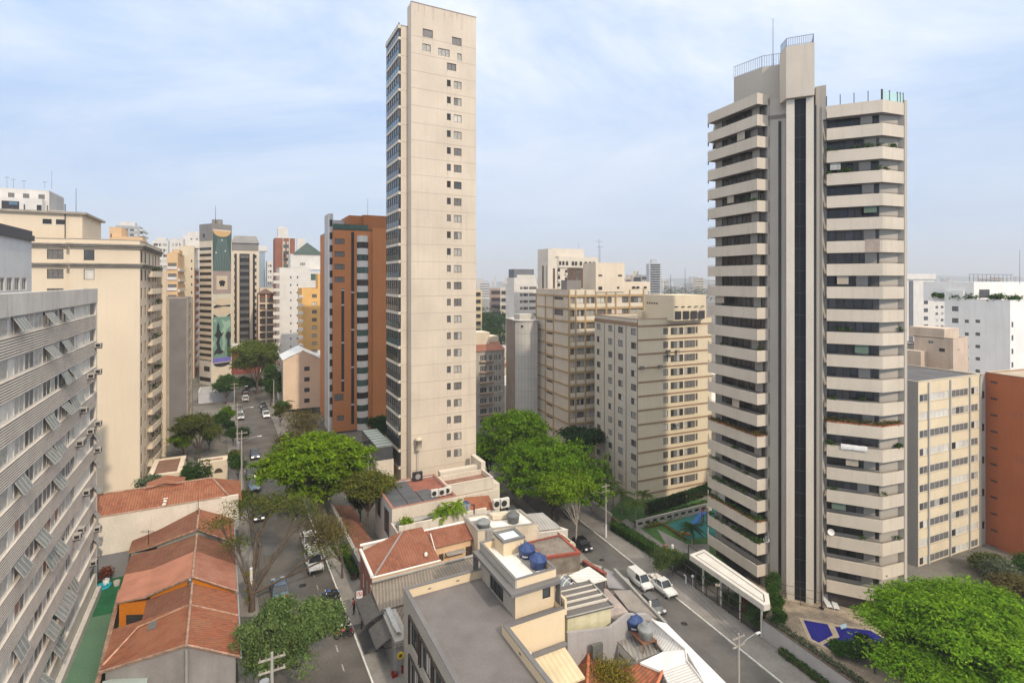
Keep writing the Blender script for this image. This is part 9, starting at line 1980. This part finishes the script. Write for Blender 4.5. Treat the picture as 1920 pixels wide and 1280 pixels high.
def person(pos, rz, shirt, trousers, label, bend=0.):
 """one continuous skinned body; clothes are zones of the same surface, hair is a child"""
 t = thing('person', pos, label, 'person', 'people on the pavement', rz)
 J = dict(pel=((0,0,.92),.145,.10), ab=((.0,bend*.03,1.08),.135,.095), ch=((0,bend*.08,1.28),.165,.11), nk=((0,bend*.12,1.46),.06,.06), hd=((0,bend*.16+.02,1.57),.078,.09), tp=((0,bend*.17,1.69),.07,.08))
 for s, n in ((-1,'l'),(1,'r')):
  J.update({n+'hip':((s*.09,0,.86),.09,.09), n+'kn':((s*.11,.03,.48),.062,.062), n+'an':((s*.12,-.01,.09),.042,.042), n+'toe':((s*.13,.17,.04),.04,.03), n+'sh':((s*.19,bend*.09,1.38),.062,.06), n+'el':((s*.27,bend*.1-.02,1.10),.043,.043), n+'wr':((s*.26,bend*.2+.12,.90),.03,.028), n+'pl':((s*.25,bend*.2+.18,.84),.036,.022)})
  for f in range(4): J[n+'f%d' % f] = ((s*(.235+.018*f),bend*.2+.255-.012*abs(f-1.4),.775),.011,.011)
  J[n+'th'] = ((s*.205,bend*.2+.21,.81),.012,.012)
 ks = list(J); ed = [('pel','ab'),('ab','ch'),('ch','nk'),('nk','hd'),('hd','tp')]
 for n in 'lr': ed += [('pel',n+'hip'),(n+'hip',n+'kn'),(n+'kn',n+'an'),(n+'an',n+'toe'),('ch',n+'sh'),(n+'sh',n+'el'),(n+'el',n+'wr'),(n+'wr',n+'pl'),(n+'pl',n+'th')]+[(n+'pl',n+'f%d' % f) for f in range(4)]
 me = bpy.data.meshes.new('body'); me.from_pydata([J[k][0] for k in ks], [(ks.index(a), ks.index(c)) for a, c in ed], []); o = bpy.data.objects.new('body', me); COL.objects.link(o)
 o.modifiers.new('skin', 'SKIN'); sv = me.skin_vertices[0].data
 for i, k in enumerate(ks): sv[i].radius = J[k][1:]; sv[i].use_root = k == 'pel'
 sb = o.modifiers.new('sub', 'SUBSURF'); sb.levels = sb.render_levels = 1
 dg = bpy.context.evaluated_depsgraph_get(); m2 = bpy.data.meshes.new_from_object(o.evaluated_get(dg)); bpy.data.objects.remove(o)
 for m in (mat('skin_tone', (.30,.17,.11), .6, .05), shirt, trousers, tyre): m2.materials.append(m)
 for p in m2.polygons:
  z, x = p.center.z, abs(p.center.x); p.use_smooth = True; p.material_index = 3 if z < .1 else 2 if z < .93 and x < .21 else 0 if z > 1.45 or (x > .215 and z < 1.12) else 1
 o = bpy.data.objects.new('body', m2); COL.objects.link(o); o.parent = t
 b = MB(); c = Vector((0,bend*.165-.012,1.645)); b.lathe(c, [(.088,-.06),(.094,0),(.085,.06),(.05,.1),(.01,.112)], 12); b.build('hair', trimm, t, off=(0,0,0))
 b = MB(); f = J['hd'][0]; [b.tube((s*.03,f[1]+.075,f[2]+.02),(s*.03,f[1]+.092,f[2]+.02),.01,n=5) for s in (-1,1)]; b.tube((-.02,f[1]+.08,f[2]-.05),(.02,f[1]+.08,f[2]-.05),.006,n=4); b.tube((0,f[1]+.08,f[2]+.01),(0,f[1]+.105,f[2]-.02),.012,n=4); b.build('face', trimm, t, off=(0,0,0)); return t
person(KP(55.0,1.1)+Vector((0,0,.14)), R(100), mat('grey_shirt', (.32,.30,.29), .9, .1), mat('dark_trousers', (.025,.025,.03), .9, .1), 'person in a grey top and dark trousers standing by the row of motorcycles', .1)
person(KP(57.4,.9)+Vector((0,0,.14)), R(70), mat('maroon_jacket', (.13,.035,.035), .9, .1), mat('dark_trousers', (.025,.025,.03), .9, .1), 'person in a maroon jacket beside the no parking sign, leaning over a motorcycle', .8)
# ---------------------------------------------------------------- poles, wires, signs, yard things
pole_c = mat('pole_concrete', (.36,.34,.31), .85, .12)
def utility_pole(pos, h, label, arm=None, xarm=True, white=False, tr=False):
 pos = Vector(pos); t = thing('utility_pole', pos, label, 'pole', 'poles along the streets'); b = MB(); b.tube(pos, pos+Vector((0,0,h)), .17, .1, 8); b.build('pole', pole_c, t)
 if white: b = MB(); b.tube(pos, pos+Vector((0,0,2.4)), .19, .18, 8); b.build('painted_base', wp, t)
 if xarm:
  b = MB()
  for z in (.4, 1.3): b.fbox(pos.xy, E, -.9, .9, -.06, .06, pos.z+h-z-.1, pos.z+h-z)
  for z in (.4, 1.3):
   for u in (-.8,-.4,.4,.8): p = V3(pos.xy+E*u, pos.z+h-z); b.tube(p, p+Vector((0,0,.2)), .05, .03, 6)
  b.build('crossarm', bark_p, t)
 if tr: b = MB(); b.tube(V3(pos.xy-EL*.5, pos.z+h-3), V3(pos.xy-EL*.5, pos.z+h-1.9), .33, n=10); [b.fbox(pos.xy-EL*.5, E, u, u+.04, -.36, .36, pos.z+h-2.9, pos.z+h-2) for u in (-.3,-.1,.1,.28)]; b.build('transformer', greymetal, t)
 if arm is not None:
  a = Vector(arm); p = pos+Vector((0,0,h*.78)); q = p+V3(a*2.2, .9); b = MB(); b.path([p, p+V3(a*1.2,.7), q, q+V3(a*.5,.05)], .04, 5); b.build('lamp_arm', greymetal, t); b = MB(); b.box(q+V3(a*.3,-.06)-V3(Vector((-a.y,a.x))*.11,0), V3(a*.65,0), V3(Vector((-a.y,a.x))*.22,0), (0,0,.11)); b.build('lamp_head', wp, t)
 return t
LPp = lambda y: Vector((RR(y)+.6, y, ZR+.13)); UPp = lambda y: Vector((KL(y)-.5, y, .13))
utility_pole(G(1136,1008,ZR), 9.5, 'utility pole with a white painted base beside the palms', -ER, True, True); utility_pole(LP2 := Vector((RL(57)-.6,57,ZR+.13)), 7.2, 'utility pole with crossarms by the white roofs on the lower street', ER)
utility_pole(UPp(92), 10., 'utility pole by the pale blue pickup on the upper street', EL, True, tr=True); utility_pole(UPp(115), 9.5, 'utility pole beyond the dark moving car on the upper street', EL); utility_pole(UPp(138), 9.5, 'far utility pole near the two cars at the left kerb', EL)
utility_pole(UPp(38.6), 9., 'utility pole with crowded crossarms rising through the foreground tree', None, True, tr=True); utility_pole(Vector((KR(142)+.8,142,.13)), 9.5, 'slim far pole on the pavement of the tan building', None, False)
c = G(1261,1072,ZR); b = MB(); b.tube(c, c+Vector((0,0,4.2)), .2, n=8); solo('gate_post', b, wp, 'white round post at the end of the clipped hedge', 'post')
c = UPp(58.6)+EL.to_3d()*-.3; t = thing('planted_post', c, 'pale post wrapped with a climbing plant under the wide olive tree', 'post'); b = MB(); b.tube(c, c+Vector((0,0,4.4)), .16, n=8); b.build('post', wp, t); leaf_obj('climber', leaves([(c.x-.25,c.y,c.z+z,.22,.22,.5,12) for z in (.8,1.9,2.9,3.7)], .11, 3, clump=10, spread=.12), yellowleaf, t, c)
wire = mat('wire_black', (.03,.03,.03), .7, .1)
def wires(a, c, n, sag, label, z=0.):
 b = MB(); a, c = Vector(a), Vector(c); d = (c-a).normalized(); s = Vector((-d.y,d.x,0)).normalized()
 for i in range(n): o = s*((i-(n-1)/2)*.55); b.path([a.lerp(c,k/8)+o-Vector((0,0,sag*4*(k/8)*(1-k/8))) for k in range(9)], .014, 3)
 return solo('overhead_wire', b, wire, label, 'wire', 'overhead wires')
wires(UPp(38.6)+Vector((0,0,9.)), UPp(92)+Vector((0,0,9.6)), 3, .9, 'overhead wires from the foreground pole to the pole by the pale blue pickup'); wires(UPp(92)+Vector((0,0,9.6)), UPp(115)+Vector((0,0,9.2)), 3, .5, 'overhead wires from the pale blue pickup to the dark moving car'); wires(LP2+Vector((0,0,6.8)), G(1136,1008,ZR)+Vector((0,0,9.1)), 3, .9, 'overhead wires above the lower street, white van side'); wires(UPp(115)+Vector((0,0,9.2)), UPp(138)+Vector((0,0,9.2)), 3, .5, 'overhead wires at the far end of the upper street')
def letter(txt, size, mtl, parent, p, rz):
 c = bpy.data.curves.new('lettering', 'FONT'); c.body = txt; c.size = size; c.align_x = c.align_y = 'CENTER'; c.extrude = .004; o = bpy.data.objects.new('lettering', c); COL.objects.link(o)
 me = bpy.data.meshes.new_from_object(o.evaluated_get(bpy.context.evaluated_depsgraph_get())); bpy.data.objects.remove(o); me.materials.append(mtl); o = bpy.data.objects.new('lettering', me); COL.objects.link(o); o.parent = parent; o.location = p; o.rotation_euler = (R(90),0,rz)
def sign(pos, h, label, w, hh, red=True):
 t = thing('street_sign', pos, label, 'sign', 'signs on the pavement', R(18)); b = MB(); b.tube((0,0,0),(0,0,h+hh),.03,n=6); b.build('post', greymetal, t, off=(0,0,0)); b = MB(); b.abox(-w/2,w/2,-.06,-.035,h,h+hh); b.build('panel', wp, t, off=(0,0,0))
 if red:
  b = MB(); n = 20; cc = Vector((0,-.066,h+hh*.6)); rr = w*.42; b.grid([[cc+Vector((math.cos(6.2832*i/n)*r,0,math.sin(6.2832*i/n)*r)) for i in range(n)] for r in (rr, rr*.8)], 0, True); b.box(cc+Vector((-rr*.6,-.012,rr*.56)), (rr*.16,0,rr*.16), (rr*1.15,0,-rr*1.15), (0,.004,0)); b.build('red_ring', mat('sign_red', (.45,.02,.02), .5, .05), t, off=(0,0,0))
  letter('E', w*.6, tyre, t, (0,-.07,h+hh*.6), 0)
 else: letter('E', w*.75, tyre, t, (0,-.07,h+hh*.5), 0)
sign(KP(56.8,1.3)+Vector((0,0,.13)), 2.1, 'white no parking sign with a red ring by the first awning', .62, .8); sign(KP(52.2,2.1)+Vector((0,0,.13)), 1.6, 'white sign with a black letter in front of the second awning', .55, .95, False)
t = thing('round_sign', V3(O+dn*2.0-E*.5,2.0), 'yellow round hanging sign at the street corner of the modern house', 'sign'); b = MB(); p = V3(O+dn*.9-E*.55,2.7); q = V3(Vector((.461,-.887))*.06,0); b.tube(p, p+q, .32, n=18); b.build('disc', mat('sign_yellow', (.60,.42,.02), .5, .05), t); b = MB(); b.tube(p+q, p+q*1.2, .16, n=12); b.build('emblem', mat('sign_brown', (.10,.06,.02), .6, .05), t)
crate = mat('red_crate', (.26,.015,.012), .6, .1);
for k, (u, v, z) in enumerate(((-.6,-1.2,0),(-.6,-1.2,.36),(-.1,-.8,0),(-.1,-.8,.36),(-1.0,-.6,0))):
 c = V3(O+E*u+dn*v, .15+z); b = MB(); [b.box(c+V3(E*.45*i,0), V3(E*.04,0), V3(dn*.5,0), (0,0,.34)) for i in (0,1)]; [b.box(c+V3(dn*.48*i,0), V3(E*.48,0), V3(dn*.03,0), (0,0,.3)) for i in (0,1)]; b.box(c, V3(E*.48,0), V3(dn*.5,0), (0,0,.04)); solo('crate', b, crate, ['red crate on the ground, under another by the second awning','red crate on top of the stack nearest the pavement','red crate on the ground against the modern house','red crate on top of the stack against the modern house','single red crate standing apart under the second awning'][k], 'crate', 'red crates by the second awning')
# yard between the slab and the houses
c = G(199,1096,0); t = thing('potted_plant', c, 'red leaved bush in a white pot on the green turf', 'potted plant'); b = MB(); b.lathe(c, [(.25,0),(.36,.7),(.3,.7),(.28,.6)], 12); b.build('pot', wp, t); leaf_obj('foliage', leaves([(c.x,c.y,c.z+1.35,.55,.55,.85,40)], .16, 8, clump=10, spread=.18), redleaf, t, c)
c = G(219,1097,0); b = MB(); b.lathe(c, [(.28,0),(.36,.55),(.3,.55),(.28,.45)], 12); solo('flower_pot', b, mat('grey_pot', (.42,.38,.34), .8, .1), 'empty grey pot beside the red leaved bush', 'pot')
c = G(193,1101,0); b = MB(); b.lathe(c, [(.75,0),(.85,.16),(.8,.3),(.7,.3),(.66,.12),(.01,.1)], 16); [b.lathe(c+Vector((x,y,.12)), [(.01,0),(.12,.08),(.1,.22),(.01,.28)], 8) for x, y in ((-.3,.1),(.2,-.15),(.35,.2))]; solo('paddling_pool', b, mat('turquoise_plastic', (.02,.33,.42), .4, .1), 'turquoise toy pool on the green turf', 'paddling pool')
c = V3(nLC+EL*.2-DL*.5, 0); shrub('yard_shrub', 'bright shrub at the foot of the orange wall', c, [(0,0,.9,.5,.5,.8,30)], .13, bright, 9, clump=10, spread=.2)
b = MB(); c = V3(fN-EL*.2, 6.0)+V3(DL*4,0); b.lathe(c, [(.16,0),(.16,.4),(.22,.42),(.03,.6)], 8); solo('roof_vent', b, greymetal, 'small metal vent on the weathered roof in the row', 'vent')
antenna(*(Vector((-39.3,66.8))), 6.5, 2.6, 'thin pole on the old roof next to the white party wall', yagi=False); antenna(*(Vector((-43.2,63.4))), 4.2, 2.2, 'branched aerial on the back slope near the white party wall')
# ---------------------------------------------------------------- the air: one even box of haze round everything
m = bpy.data.materials.new('haze_air'); m.use_nodes = True; t = m.node_tree; t.nodes.clear()
v = t.nodes.new('ShaderNodeVolumePrincipled'); o = t.nodes.new('ShaderNodeOutputMaterial')
v.inputs['Color'].default_value = (.86, .90, .97, 1); v.inputs['Density'].default_value = HAZE = .00024; v.inputs['Anisotropy'].default_value = .0
t.links.new(v.outputs[0], o.inputs['Volume'])
b = MB(); b.abox(-9500, 9500, -60, 9200, -40, 300); hz = struct('haze', b, m, 'stuff')
